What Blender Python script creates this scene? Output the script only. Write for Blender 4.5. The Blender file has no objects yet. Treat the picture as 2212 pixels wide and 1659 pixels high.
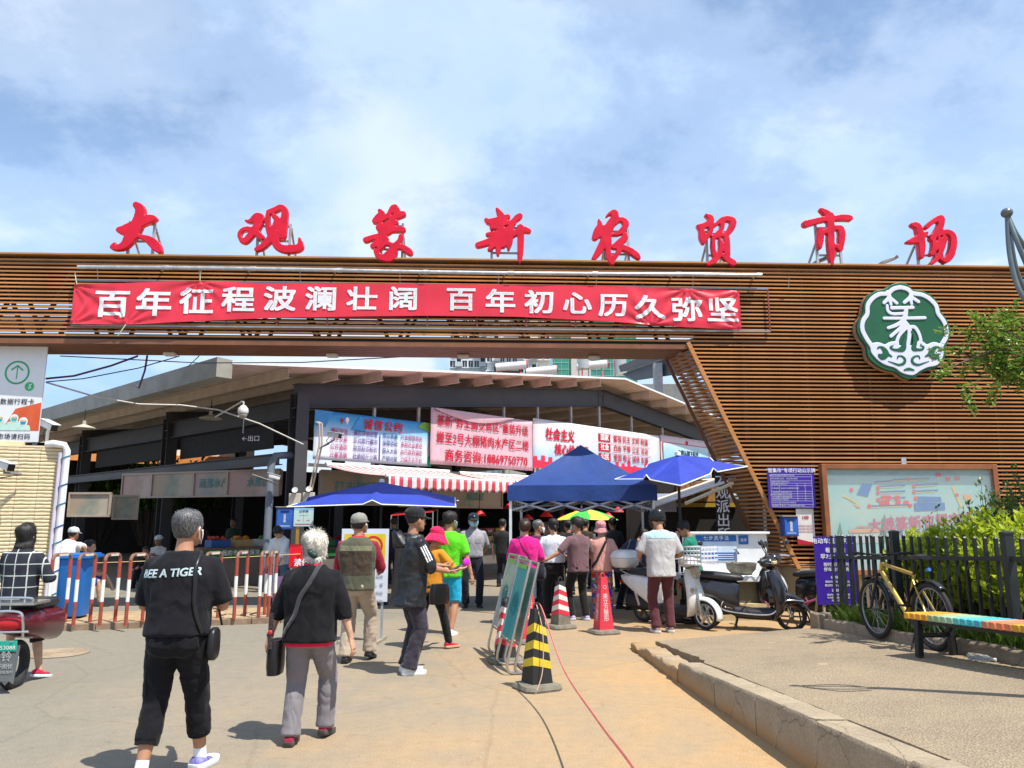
import bpy,bmesh,math,random
import numpy as np
from mathutils import Vector,Matrix,noise
from mathutils.bvhtree import BVHTree
random.seed(7)
PI=math.pi
R=math.radians
S=bpy.context.scene
C=S.collection
CAM_H,PITCH,FPX=1.645,R(9.96),1660.0
cam=bpy.data.cameras.new('camera')
cam.sensor_width=36.0
cam.lens=36.0*FPX/2212.0
cam.clip_start,cam.clip_end=0.05,3000
camo=bpy.data.objects.new('camera',cam)
C.objects.link(camo)
camo.location=(0,0,CAM_H)
camo.rotation_euler=(PI/2+PITCH,0,0)
S.camera=camo
SUN=Vector((0.36,-0.29,0.92)).normalized()
sun=bpy.data.lights.new('sun','SUN')
sun.energy,sun.angle,sun.color=5.0,R(0.53),(1.0,0.95,0.86)
suno=bpy.data.objects.new('sun',sun)
C.objects.link(suno)
suno.rotation_euler=SUN.to_track_quat('Z','Y').to_euler()
suno.location=(10,-10,30)
W=bpy.data.worlds.new('World')
W.cycles.sampling_method='MANUAL'
W.cycles.sample_map_resolution=512
S.world=W
W.use_nodes=True
nt=W.node_tree
nt.nodes.clear()
def N(nt,t,**kw):
 n=nt.nodes.new(t)
 for k,v in kw.items():
  if k in n.inputs.keys():
   n.inputs[k].default_value=v
  else:
   setattr(n,k,v)
 return n
def L(nt,a,ao,b,bi):
 nt.links.new(a.outputs[ao],b.inputs[bi])
def mathn(nt,op,a,b=None,c=None):
 n=nt.nodes.new('ShaderNodeMath');n.operation=op
 for i,x in enumerate((a,b,c)):
  if x is None:continue
  if isinstance(x,(int,float)):n.inputs[i].default_value=x
  else:nt.links.new(x,n.inputs[i])
 return n.outputs[0]
def ramp(nt,fac,stops,interp='LINEAR'):
 n=nt.nodes.new('ShaderNodeValToRGB')
 n.color_ramp.interpolation=interp
 e=n.color_ramp.elements
 while len(e)<len(stops):e.new(0.5)
 for i,(p,c)in enumerate(stops):
  e[i].position=p
  e[i].color=(*c,1)if len(c)==3 else c
 nt.links.new(fac,n.inputs[0])
 return n.outputs[0]
def mixc(nt,f,a,b,mode='MIX'):
 n=nt.nodes.new('ShaderNodeMix');n.data_type='RGBA';n.blend_type=mode
 for idx,x in((0,f),(6,a),(7,b)):
  if isinstance(x,(int,float)):n.inputs[idx].default_value=x
  elif isinstance(x,tuple):n.inputs[idx].default_value=(*x,1)if len(x)==3 else x
  else:nt.links.new(x,n.inputs[idx])
 return n.outputs[2]
sky=N(nt,'ShaderNodeTexSky',sky_type='NISHITA',sun_disc=False,sun_elevation=math.asin(SUN.z),sun_rotation=math.atan2(SUN.x,SUN.y),altitude=1900,air_density=1.0,dust_density=0.6,ozone_density=1.2)
tc=N(nt,'ShaderNodeTexCoord')
sep=N(nt,'ShaderNodeSeparateXYZ');L(nt,tc,'Generated',sep,0)
den=mathn(nt,'ADD',mathn(nt,'MAXIMUM',sep.outputs[2],0.0),0.30)
cx=mathn(nt,'DIVIDE',sep.outputs[0],den);cy=mathn(nt,'DIVIDE',sep.outputs[1],den)
cmb=N(nt,'ShaderNodeCombineXYZ')
nt.links.new(cx,cmb.inputs[0]);nt.links.new(cy,cmb.inputs[1]);cmb.inputs[2].default_value=20.1
n1=N(nt,'ShaderNodeTexNoise',Scale=1.15,Detail=8.0,Roughness=0.58,Distortion=0.15);L(nt,cmb,0,n1,'Vector')
n2=N(nt,'ShaderNodeTexNoise',Scale=3.6,Detail=7.0,Roughness=0.62,Distortion=0.1);L(nt,cmb,0,n2,'Vector')
dens=mathn(nt,'ADD',mathn(nt,'MULTIPLY',n1.outputs[0],0.72),mathn(nt,'MULTIPLY',n2.outputs[0],0.28))
cov=ramp(nt,dens,[(0.40,(0,0,0)),(0.48,(0.5,0.5,0.5)),(0.56,(1,1,1))],'EASE')
cmb2=N(nt,'ShaderNodeCombineXYZ')
nt.links.new(cx,cmb2.inputs[0]);nt.links.new(cy,cmb2.inputs[1]);cmb2.inputs[2].default_value=9.3
n3=N(nt,'ShaderNodeTexNoise',Scale=1.7,Detail=7.0,Roughness=0.56,Distortion=0.2);L(nt,cmb2,0,n3,'Vector')
ccol=ramp(nt,n3.outputs[0],[(0.34,(4.5,6.4,9.5)),(0.50,(5.7,7.3,9.8)),(0.64,(7.4,8.5,10.0))],'EASE')
mp=N(nt,'ShaderNodeMapping');mp.inputs['Scale'].default_value=(3.2,3.2,5.5);mp.inputs['Location'].default_value=(2.1,1.05,0.0)
L(nt,tc,'Generated',mp,0)
n4=N(nt,'ShaderNodeTexNoise',Scale=1.0,Detail=6.0,Roughness=0.53,Distortion=0.25);L(nt,mp,0,n4,'Vector')
band=ramp(nt,sep.outputs[2],[(0.10,(1,1,1)),(0.28,(0.8,0.8,0.8)),(0.46,(0,0,0))])
cum=ramp(nt,mathn(nt,'MULTIPLY',n4.outputs[0],band),[(0.49,(0,0,0)),(0.55,(1,1,1))],'EASE')
skyt=mixc(nt,1.0,mixc(nt,1.0,sky.outputs[0],(2.5,2.35,2.1),'MULTIPLY'),(3.9,6.1,9.7),'DARKEN')
c1=mixc(nt,mathn(nt,'MULTIPLY',cov,0.80),skyt,ccol)
c2=mixc(nt,mathn(nt,'MULTIPLY',cum,0.8),c1,(7.6,8.1,8.7))
bg=N(nt,'ShaderNodeBackground',Strength=0.088);nt.links.new(c2,bg.inputs[0])
wo=N(nt,'ShaderNodeOutputWorld');L(nt,bg,0,wo,0)
S.view_settings.view_transform='Standard'
S.view_settings.look='None'
S.view_settings.gamma=1.0
S.view_settings.exposure=0.5
S.view_settings.use_curve_mapping=False
S.render.engine='CYCLES'
S.cycles.use_denoising=True
S.cycles.max_bounces=6
S.cycles.diffuse_bounces=3
S.cycles.transparent_max_bounces=12
S.cycles.sample_clamp_indirect=6
S.cycles.use_adaptive_sampling=False
def ray(u,v):
 xc,yc=(u-1106)/FPX,(829.5-v)/FPX
 y=math.cos(PITCH)-yc*math.sin(PITCH)
 z=math.sin(PITCH)+yc*math.cos(PITCH)
 return xc/y,z/y
def at(u,v,Y):
 a,b=ray(u,v)
 return Vector((a*Y,Y,CAM_H+b*Y))
def gnd(u,v,z=0.0):
 a,b=ray(u,v)
 return at(u,v,(z-CAM_H)/b)
GA=R(2.35)
GY=14.0
def fac(u,v,d=0.0):
 """facade coordinates (s along, z up) of a photo point lying d behind the gate front"""
 a,b=ray(u,v)
 Y=(GY+d/math.cos(GA))/(1-math.tan(GA)*a)
 x=a*Y
 return x*math.cos(GA)+(Y-GY)*math.sin(GA),CAM_H+b*Y
MATS={}
def M(name,col=(0.5,0.5,0.5),rough=0.6,metal=0.0,var=0.12,scale=6.0,bump=0.0,bscale=40.0,spec=0.4,coat=0.0,var2=None,sheen=0.0,trans=0.0,alpha=1.0,emit=None):
 if name in MATS:return MATS[name]
 m=bpy.data.materials.new(name);m.use_nodes=True
 t=m.node_tree;b=t.nodes['Principled BSDF']
 b.inputs['Roughness'].default_value=rough
 b.inputs['Metallic'].default_value=metal
 b.inputs['Specular IOR Level'].default_value=spec
 b.inputs['Coat Weight'].default_value=coat
 b.inputs['Sheen Weight'].default_value=sheen
 b.inputs['Transmission Weight'].default_value=trans
 b.inputs['Alpha'].default_value=alpha
 tc=N(t,'ShaderNodeTexCoord')
 if var>0:
  n=N(t,'ShaderNodeTexNoise',Scale=scale,Detail=5.0,Roughness=0.6);L(t,tc,'Object',n,'Vector')
  lo=tuple(c*(1-var)for c in col);hi=tuple(min(1,c*(1+var))for c in col)
  if var2:lo=var2
  o=ramp(t,n.outputs[0],[(0.3,lo),(0.7,hi)])
  t.links.new(o,b.inputs['Base Color'])
  r=mathn(t,'MULTIPLY_ADD',n.outputs[0],0.3,rough-0.15)
  t.links.new(r,b.inputs['Roughness'])
 else:
  b.inputs['Base Color'].default_value=(*col,1)
 if bump>0:
  n=N(t,'ShaderNodeTexNoise',Scale=bscale,Detail=4.0);L(t,tc,'Object',n,'Vector')
  bp=N(t,'ShaderNodeBump',Strength=bump,Distance=0.01);L(t,n,0,bp,'Height')
  L(t,bp,0,b,'Normal')
 if emit:
  b.inputs['Emission Color'].default_value=(*emit[0],1);b.inputs['Emission Strength'].default_value=emit[1]
 MATS[name]=m
 return m
def newmat(name):
 m=bpy.data.materials.new(name);m.use_nodes=True
 MATS[name]=m
 t=m.node_tree
 return m,t,t.nodes['Principled BSDF'],N(t,'ShaderNodeTexCoord')
class MB:
 def __init__(s):s.v,s.f,s.m=[],[],[]
 def add(s,vs,fs,m=0):
  o=len(s.v)
  s.v.extend([tuple(p)for p in vs])
  for f in fs:s.f.append([i+o for i in f]);s.m.append(m)
  return s
 def box(s,c,d,rot=None,m=0):
  c=Vector(c);hx,hy,hz=d[0]/2,d[1]/2,d[2]/2
  vs=[Vector((x,y,z))for x in(-hx,hx)for y in(-hy,hy)for z in(-hz,hz)]
  if rot is not None:vs=[rot@p for p in vs]
  return s.add([p+c for p in vs],[(0,1,3,2),(4,6,7,5),(0,4,5,1),(2,3,7,6),(0,2,6,4),(1,5,7,3)],m)
 def bar(s,p,q,w,h=None,m=0,up=(0,0,1)):
  p,q=Vector(p),Vector(q);h=h or w
  d=(q-p);ln=d.length;d.normalize();up=Vector(up)
  if abs(d.dot(up))>0.99:up=Vector((0,1,0))
  x=d.cross(up).normalized();z=x.cross(d)
  rot=Matrix((x,d,z)).transposed()
  return s.box((p+q)/2,(w,ln,h),rot,m)
 def ring(s,c,ax,ay,rx,ry,n=10,pw=1.0):
  o=[]
  for i in range(n):
   a=2*PI*i/n
   ca,sa=math.cos(a),math.sin(a)
   if pw!=1.0:
    ca=math.copysign(abs(ca)**pw,ca);sa=math.copysign(abs(sa)**pw,sa)
   o.append(c+ax*(rx*ca)+ay*(ry*sa))
  return o
 def loft(s,rings,m=0,caps=True,closed=False):
  n=len(rings[0]);o=len(s.v)
  for r in rings:s.v.extend([tuple(p)for p in r])
  k=len(rings)
  for i in range(k-(0 if closed else 1)):
   a,b=o+i*n,o+((i+1)%k)*n
   for j in range(n):
    s.f.append([a+j,a+(j+1)%n,b+(j+1)%n,b+j]);s.m.append(m)
  if caps and not closed:
   s.f.append([o+j for j in reversed(range(n))]);s.m.append(m)
   s.f.append([o+(k-1)*n+j for j in range(n)]);s.m.append(m)
  return s
 def tube(s,pts,r,n=8,m=0,closed=False,flat=1.0):
  pts=[Vector(p)for p in pts];k=len(pts)
  rr=r if isinstance(r,(list,tuple))else[r]*k
  rings=[];x=None
  for i in range(k):
   if closed:d=pts[(i+1)%k]-pts[i-1]
   else:d=pts[min(i+1,k-1)]-pts[max(i-1,0)]
   d.normalize()
   if x is None:
    u=Vector((0,0,1))if abs(d.z)<0.9 else Vector((0,1,0))
    x=d.cross(u).normalized()
   else:
    x=(x-d*x.dot(d));x.normalize()
   y=d.cross(x)
   rings.append(s.ring(pts[i],x,y,rr[i],rr[i]*flat,n))
  return s.loft(rings,m,closed=closed)
 def lathe(s,prof,c=(0,0,0),n=16,m=0,rot=None):
  c=Vector(c);rings=[]
  for r,z in prof:
   ring=[Vector((r*math.cos(2*PI*i/n),r*math.sin(2*PI*i/n),z))for i in range(n)]
   rings.append([(rot@p if rot is not None else p)+c for p in ring])
  return s.loft(rings,m)
 def ball(s,c,r,sc=(1,1,1),n=12,m=0,rot=None):
  k=max(4,n//2);prof=[(max(1e-4,math.sin(PI*i/k))*r,-math.cos(PI*i/k)*r)for i in range(k+1)]
  c=Vector(c);rings=[]
  for rr,z in prof:
   ring=[Vector((rr*math.cos(2*PI*i/n)*sc[0],rr*math.sin(2*PI*i/n)*sc[1],z*sc[2]))for i in range(n)]
   rings.append([(rot@p if rot is not None else p)+c for p in ring])
  return s.loft(rings,m)
 def poly(s,pts,m=0):
  return s.add(pts,[list(range(len(pts)))],m)
 def prism(s,pts,vec,m=0):
  n=len(pts);vec=Vector(vec);a=[Vector(p)for p in pts]
  return s.loft([a,[p+vec for p in a]],m)
 def sheet(s,fn,nu,nv,m=0):
  vs=[fn(i/nu,j/nv)for j in range(nv+1)for i in range(nu+1)]
  fs=[(j*(nu+1)+i,j*(nu+1)+i+1,(j+1)*(nu+1)+i+1,(j+1)*(nu+1)+i)for j in range(nv)for i in range(nu)]
  return s.add(vs,fs,m)
 def mesh(s,name,mats,smooth=35):
  me=bpy.data.meshes.new(name)
  me.from_pydata(s.v,[],s.f)
  if not isinstance(mats,(list,tuple)):mats=[mats]
  for m in mats:me.materials.append(m)
  if len(mats)>1:me.polygons.foreach_set('material_index',s.m)
  if smooth:
   me.polygons.foreach_set('use_smooth',[True]*len(me.polygons))
   me.update()
   if smooth<180:me.set_sharp_from_angle(angle=R(smooth))
  me.update()
  return me
 def obj(s,name,mats,parent=None,smooth=35,bevel=0.0,solid=0.0,subd=0,loc=None,rot=None):
  return link(name,s.mesh(name,mats,smooth),parent,bevel,solid,subd,loc,rot)
def link(name,me,parent=None,bevel=0.0,solid=0.0,subd=0,loc=None,rot=None):
 o=bpy.data.objects.new(name,me);C.objects.link(o)
 if parent is not None:o.parent=parent
 if loc is not None:o.location=loc
 if rot is not None:o.rotation_euler=rot
 if solid:
  md=o.modifiers.new('thick','SOLIDIFY');md.thickness=solid;md.offset=0
 if bevel:
  md=o.modifiers.new('edge','BEVEL');md.width=bevel;md.segments=2;md.limit_method='ANGLE';md.angle_limit=R(40)
 if subd:
  md=o.modifiers.new('smooth','SUBSURF');md.levels=md.render_levels=subd
 return o
def tag(o,label=None,cat=None,group=None,kind=None):
 if label:o['label']=label
 if cat:o['category']=cat
 if group:o['group']=group
 if kind:o['kind']=kind
 return o
def thing(name,label,cat,loc=(0,0,0),rz=0.0,group=None,rot=None):
 o=bpy.data.objects.new(name,None);C.objects.link(o)
 o.empty_display_size=0.1
 o.location=loc;o.rotation_euler=rot if rot is not None else(0,0,rz)
 return tag(o,label,cat,group)
def copy_tree(o,parent=None):
 c=o.copy();C.objects.link(c)
 if parent is not None:c.parent=parent
 for ch in o.children:copy_tree(ch,c)
 return c
TMP=bpy.data.scenes.new('workbench')
def evaluate(data,mods=()):
 o=bpy.data.objects.new('t',data);TMP.collection.objects.link(o)
 for t,kw in mods:
  md=o.modifiers.new('m',t)
  for k,v in kw.items():setattr(md,k,v)
 with bpy.context.temp_override(scene=TMP,view_layer=TMP.view_layers[0]):
  dg=bpy.context.evaluated_depsgraph_get()
  me=bpy.data.meshes.new_from_object(o.evaluated_get(dg))
 bpy.data.objects.remove(o)
 return me
def remesh(mb,vox,smooth=2,name='mesh'):
 me=bpy.data.meshes.new('t');me.from_pydata(mb.v,[],mb.f);me.update()
 mods=[('REMESH',dict(mode='VOXEL',voxel_size=vox))]
 if smooth:mods.append(('SMOOTH',dict(factor=0.5,iterations=smooth)))
 r=evaluate(me,mods);bpy.data.meshes.remove(me)
 n=len(r.vertices);co=np.empty(n*3,dtype=np.float32);r.vertices.foreach_get('co',co)
 fs=[list(p.vertices)for p in r.polygons]
 bpy.data.meshes.remove(r)
 return co.reshape(-1,3),fs
def npmesh(name,co,fs,mat,smooth=180):
 me=bpy.data.meshes.new(name);me.from_pydata([tuple(map(float,c))for c in co],[],fs)
 me.materials.append(mat)
 me.polygons.foreach_set('use_smooth',[True]*len(me.polygons));me.update()
 return me
TEXTS={}
def textmesh(body,size=1.0,bold=0.0,ext=0.0,align='CENTER',space=1.0,line=1.0,shear=0.0):
 cu=bpy.data.curves.new('lettering','FONT')
 cu.body=body;cu.size=size;cu.offset=0.0;cu.extrude=ext
 cu.align_x=align;cu.align_y='CENTER';cu.space_character=space;cu.space_line=line;cu.shear=shear
 cu.resolution_u=3
 me=evaluate(cu)
 bpy.data.curves.remove(cu)
 if bold>0:
  n=len(me.vertices);co=np.empty(n*3,dtype=np.float32);me.vertices.foreach_get('co',co);co=co.reshape(-1,3)
  fs=[list(p.vertices)for p in me.polygons]
  bpy.data.meshes.remove(me)
  vs,ff=[],[]
  d=bold*size
  for k,(a,b_)in enumerate(((0,0),(d,d),(-d,-d),(d,-d),(-d,d))):
   vs.append(co+np.array([a,b_,0.0004*k],dtype=np.float32));ff+=[[i+k*n for i in f]for f in fs]
  me=bpy.data.meshes.new('lettering');me.from_pydata(np.concatenate(vs).tolist(),[],ff);me.update()
 return me
def text(body,size,mat,parent,x=0.0,z=0.0,y=-0.006,bold=0.012,ext=0.0,align='CENTER',space=1.0,sx=1.0,name='lettering',warp=None,line=1.0,shear=0.0,ry=0.0,vertical=False):
 """lettering lying in the x-z plane and facing -y"""
 if vertical:body='\n'.join(body)
 me=textmesh(body,size,bold,ext,align,space,line,shear)
 cr,sr=math.cos(ry),math.sin(ry)
 for v in me.vertices:
  a,b,d=v.co.x*sx,v.co.y,v.co.z
  a,b=a*cr-b*sr,a*sr+b*cr
  p=(x+a,y-d,z+b)
  v.co=warp(*p)if warp else p
 me.materials.clear();me.materials.append(mat)
 return link(name,me,parent)
def patch(parent,pts,mat,y=-0.004,name='print',warp=None):
 """a flat printed area on a panel (x-z plane)"""
 vs=[(p[0],y,p[1])for p in pts]
 if warp:vs=[warp(*p)for p in vs]
 mb=MB();mb.poly(vs)
 return mb.obj(name,mat,parent,smooth=0)
def rect(parent,x0,z0,x1,z1,mat,y=-0.004,name='print'):
 return patch(parent,[(x0,z0),(x1,z0),(x1,z1),(x0,z1)],mat,y,name)
def disc(parent,x,z,r,mat,y=-0.004,n=24,name='print',sz=1.0):
 return patch(parent,[(x+r*math.cos(2*PI*i/n),z+r*sz*math.sin(2*PI*i/n))for i in range(n)],mat,y,name)
def strokes_mb(strokes,y0,y1,cap=True,n=10,mb=None):
 """brush strokes [(x, z, width)...] as slabs between depths y0 and y1"""
 mb=mb or MB()
 for st in strokes:
  pts=[]
  for i in range(len(st)-1):
   p0,p1,p2,p3=st[max(i-1,0)],st[i],st[i+1],st[min(i+2,len(st)-1)]
   for k in range(4):
    t=k/4
    pts.append(tuple(0.5*(2*p1[j]+(p2[j]-p0[j])*t+(2*p0[j]-5*p1[j]+4*p2[j]-p3[j])*t*t+(3*p1[j]-p0[j]-3*p2[j]+p3[j])*t**3)for j in range(3)))
  pts.append(st[-1])
  for i in range(len(pts)):
   x,z,w=pts[i];r=max(w/2,1e-3)
   ring=[Vector((x+r*math.cos(2*PI*j/n),y0,z+r*math.sin(2*PI*j/n)))for j in range(n)]
   mb.loft([ring,[Vector((p.x,y1,p.z))for p in ring]])
   if i:
    xa,za,wa=pts[i-1];dx,dz=x-xa,z-za;ln=math.hypot(dx,dz)
    if ln<1e-5:continue
    nx,nz=-dz/ln,dx/ln
    q=[(xa+nx*wa/2,za+nz*wa/2),(x+nx*r,z+nz*r),(x-nx*r,z-nz*r),(xa-nx*wa/2,za-nz*wa/2)]
    mb.loft([[Vector((a,y0,b))for a,b in q],[Vector((a,y1,b))for a,b in q]])
 return mb
def ground_mat():
 m,t,b,tc=newmat('dusty_road')
 geo=N(t,'ShaderNodeNewGeometry');sp=N(t,'ShaderNodeSeparateXYZ');L(t,geo,'Position',sp,0)
 big=N(t,'ShaderNodeTexNoise',Scale=0.33,Detail=6.0,Roughness=0.62,Distortion=0.4);L(t,geo,'Position',big,'Vector')
 mid=N(t,'ShaderNodeTexNoise',Scale=2.2,Detail=7.0,Roughness=0.65);L(t,geo,'Position',mid,'Vector')
 fine=N(t,'ShaderNodeTexNoise',Scale=85.0,Detail=3.0,Roughness=0.7);L(t,geo,'Position',fine,'Vector')
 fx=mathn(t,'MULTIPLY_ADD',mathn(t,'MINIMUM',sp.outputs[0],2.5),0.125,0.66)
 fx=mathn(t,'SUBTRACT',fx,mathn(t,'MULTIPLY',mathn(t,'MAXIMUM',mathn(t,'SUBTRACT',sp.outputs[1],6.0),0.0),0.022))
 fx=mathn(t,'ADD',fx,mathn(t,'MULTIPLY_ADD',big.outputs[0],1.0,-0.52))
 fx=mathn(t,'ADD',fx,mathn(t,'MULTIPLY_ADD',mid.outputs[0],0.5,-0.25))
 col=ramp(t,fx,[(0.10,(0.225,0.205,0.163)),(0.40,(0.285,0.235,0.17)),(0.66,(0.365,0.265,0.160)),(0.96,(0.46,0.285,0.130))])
 gr=ramp(t,fine.outputs[0],[(0.28,(0.66,0.66,0.66)),(0.72,(1.2,1.2,1.2))])
 col=mixc(t,1.0,col,gr,'MULTIPLY')
 blot=N(t,'ShaderNodeTexNoise',Scale=9.0,Detail=6.0,Roughness=0.7);L(t,geo,'Position',blot,'Vector')
 col=mixc(t,0.8,col,ramp(t,blot.outputs[0],[(0.3,(0.88,0.87,0.86)),(0.7,(1.08,1.07,1.05))]),'MULTIPLY')
 st=N(t,'ShaderNodeTexNoise',Scale=5.5,Detail=8.0,Roughness=0.75,Distortion=0.6);L(t,geo,'Position',st,'Vector')
 stain=ramp(t,st.outputs[0],[(0.30,(0.70,0.66,0.62)),(0.42,(1,1,1))])
 col=mixc(t,0.8,col,stain,'MULTIPLY')
 ve=N(t,'ShaderNodeTexVoronoi',Scale=0.42,feature='DISTANCE_TO_EDGE');wob=mixc(t,0.10,geo.outputs['Position'],mid.outputs[1]);t.links.new(wob,ve.inputs['Vector'])
 col=mixc(t,0.2,col,ramp(t,ve.outputs['Distance'],[(0.002,(0.45,0.42,0.4)),(0.007,(1,1,1))]),'MULTIPLY')
 vo=N(t,'ShaderNodeTexVoronoi',Scale=3.1,Randomness=1.0);L(t,geo,'Position',vo,'Vector')
 sp_=ramp(t,vo.outputs['Distance'],[(0.018,(0.45,0.42,0.4)),(0.035,(1,1,1))])
 col=mixc(t,0.75,col,sp_,'MULTIPLY')
 vo2=N(t,'ShaderNodeTexVoronoi',Scale=1.9,Randomness=1.0);L(t,geo,'Position',vo2,'Vector')
 lt=ramp(t,vo2.outputs['Distance'],[(0.012,(1,1,1)),(0.024,(0,0,0))])
 col=mixc(t,mathn(t,'MULTIPLY',lt,0.55),col,(0.62,0.57,0.48))
 t.links.new(col,b.inputs['Base Color'])
 b.inputs['Roughness'].default_value=0.88;b.inputs['Specular IOR Level'].default_value=0.25
 bp=N(t,'ShaderNodeBump',Strength=0.35,Distance=0.006)
 h=mathn(t,'ADD',fine.outputs[0],mathn(t,'MULTIPLY',mid.outputs[0],0.8));t.links.new(h,bp.inputs['Height'])
 L(t,bp,0,b,'Normal')
 return m
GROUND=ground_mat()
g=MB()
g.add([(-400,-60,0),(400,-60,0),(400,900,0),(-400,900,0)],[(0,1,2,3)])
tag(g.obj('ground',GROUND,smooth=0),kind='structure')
def pz(x,y):return 0.479+0.05*x-0.045*y
def asphalt_mat():
 m,t,b,tc=newmat('coarse_asphalt')
 geo=N(t,'ShaderNodeNewGeometry')
 vo=N(t,'ShaderNodeTexVoronoi',Scale=70.0);L(t,geo,'Position',vo,'Vector')
 mid=N(t,'ShaderNodeTexNoise',Scale=1.1,Detail=8.0,Roughness=0.66);L(t,geo,'Position',mid,'Vector')
 fine=N(t,'ShaderNodeTexNoise',Scale=55.0,Detail=3.0);L(t,geo,'Position',fine,'Vector')
 col=ramp(t,mid.outputs[0],[(0.30,(0.31,0.25,0.178)),(0.5,(0.38,0.305,0.212)),(0.72,(0.44,0.345,0.225))])
 gr=ramp(t,vo.outputs['Distance'],[(0.05,(1.22,1.2,1.17)),(0.5,(0.62,0.60,0.58))])
 col=mixc(t,0.8,col,gr,'MULTIPLY')
 gr=ramp(t,fine.outputs[0],[(0.3,(0.78,0.78,0.78)),(0.7,(1.12,1.12,1.12))])
 col=mixc(t,1.0,col,gr,'MULTIPLY')
 vo2=N(t,'ShaderNodeTexVoronoi',Scale=1.3);L(t,geo,'Position',vo2,'Vector')
 dry=ramp(t,mathn(t,'ADD',vo2.outputs['Distance'],mathn(t,'MULTIPLY',fine.outputs[0],0.05)),[(0.06,(1,1,1)),(0.11,(0,0,0))])
 col=mixc(t,mathn(t,'MULTIPLY',dry,0.6),col,(0.50,0.37,0.23))
 t.links.new(col,b.inputs['Base Color']);b.inputs['Roughness'].default_value=0.9
 b.inputs['Specular IOR Level'].default_value=0.25
 bp=N(t,'ShaderNodeBump',Strength=0.6,Distance=0.012)
 h=mathn(t,'SUBTRACT',mathn(t,'MULTIPLY',fine.outputs[0],0.6),vo.outputs['Distance']);t.links.new(h,bp.inputs['Height'])
 L(t,bp,0,b,'Normal')
 return m
ASPH=asphalt_mat()
def curb_x(y):return 1.95-0.092*(y-5.6)
def kerb_x(y):return 4.12+0.085*(10.8-y)
YF=lambda x:10.15+0.25*(x-1.45)
mb=MB()
nu,nv=44,70
def pfn(a,b_):
 y1=0.6+b_*9.5
 y=y1
 x0=curb_x(y)+(0.24 if y<8.25 else 0.30+0.05*noise.noise(Vector((y*9,1,2))))
 x=x0+a*(kerb_x(y)+0.05-x0)
 if b_>0.9:
  y=y+(YF(x)-10.1)*(b_-0.9)/0.1+(0.03*noise.noise(Vector((x*8,5,2)))if b_==1 else 0)
 return Vector((x,y,pz(x,y)+0.006*noise.noise(Vector((x*1.5,y*1.5,0)))))
mb.sheet(pfn,nu,nv)
top=len(mb.v)
edge=[j*(nu+1)for j in range(nv+1)]+[nv*(nu+1)+i for i in range(1,nu+1)]
for k in edge:x,y,z=mb.v[k];mb.v.append((x,y,-0.03))
for k in range(len(edge)-1):mb.f.append([edge[k],edge[k+1],top+k+1,top+k]);mb.m.append(0)
plat=tag(mb.obj('raised_pavement',ASPH,smooth=40),kind='structure')
def concrete_mat(name,a,b_,stain):
 m,t,b,tc=newmat(name)
 geo=N(t,'ShaderNodeNewGeometry')
 n1=N(t,'ShaderNodeTexNoise',Scale=2.5,Detail=8.0,Roughness=0.65);L(t,geo,'Position',n1,'Vector')
 n2=N(t,'ShaderNodeTexNoise',Scale=60.0,Detail=4.0);L(t,geo,'Position',n2,'Vector')
 col=ramp(t,n1.outputs[0],[(0.32,a),(0.68,b_)])
 col=mixc(t,1.0,col,ramp(t,n2.outputs[0],[(0.3,(0.8,0.8,0.8)),(0.7,(1.12,1.12,1.12))]),'MULTIPLY')
 sp=N(t,'ShaderNodeSeparateXYZ');L(t,geo,'Position',sp,0)
 hz=mathn(t,'ADD',sp.outputs[2],mathn(t,'MULTIPLY_ADD',n1.outputs[0],0.28,-0.14))
 f=ramp(t,hz,[(0.03,(1,1,1)),(0.17,(0,0,0))])
 col=mixc(t,mathn(t,'MULTIPLY',f,stain),col,(0.40,0.235,0.10))
 vo=N(t,'ShaderNodeTexVoronoi',Scale=1.7,feature='DISTANCE_TO_EDGE')
 n3=N(t,'ShaderNodeTexNoise',Scale=6.0,Detail=5.0);L(t,geo,'Position',n3,'Vector')
 wv=mixc(t,0.12,geo.outputs['Position'],n3.outputs[1]);t.links.new(wv,vo.inputs['Vector'])
 cr=ramp(t,vo.outputs['Distance'],[(0.002,(0.25,0.22,0.2)),(0.006,(1,1,1))])
 col=mixc(t,0.4,col,cr,'MULTIPLY')
 t.links.new(col,b.inputs['Base Color']);b.inputs['Roughness'].default_value=0.88
 b.inputs['Specular IOR Level'].default_value=0.25
 bp=N(t,'ShaderNodeBump',Strength=0.5,Distance=0.008)
 h=mathn(t,'ADD',n2.outputs[0],mathn(t,'MULTIPLY',cr,2.0));t.links.new(h,bp.inputs['Height']);L(t,bp,0,b,'Normal')
 return m
CONC=concrete_mat('curb_concrete',(0.27,0.215,0.15),(0.37,0.30,0.205),0.9)
def rough_stone(mb,path,w0,hfun,base=-0.02,seg=10,rough=0.006,inward=1):
 """a kerb stone along path [(x,y),(x,y)] with worn edges; w0 = width towards +x"""
 (xa,ya),(xb,yb)=path
 rings=[]
 for i in range(seg+1):
  t=i/seg;x,y=xa+(xb-xa)*t,ya+(yb-ya)*t
  h=hfun(x,y)
  def j(k,s=rough):return s*noise.noise(Vector((x*3+k*7,y*6,k)))
  c=0.02
  rings.append([Vector((x+j(0),y,base)),Vector((x+j(1),y,h-c*1.4+j(2))),Vector((x+c+j(3),y,h+j(4))),Vector((x+w0-c,y,h+j(5))),Vector((x+w0,y,h-c)),Vector((x+w0,y,base))])
 mb.loft(rings)
cb=tag(bpy.data.objects.new('road_curb',None),kind='structure');C.objects.link(cb)
ys=[0.7,1.9,3.1,4.3,5.35,6.3,7.2,8.25]
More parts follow.
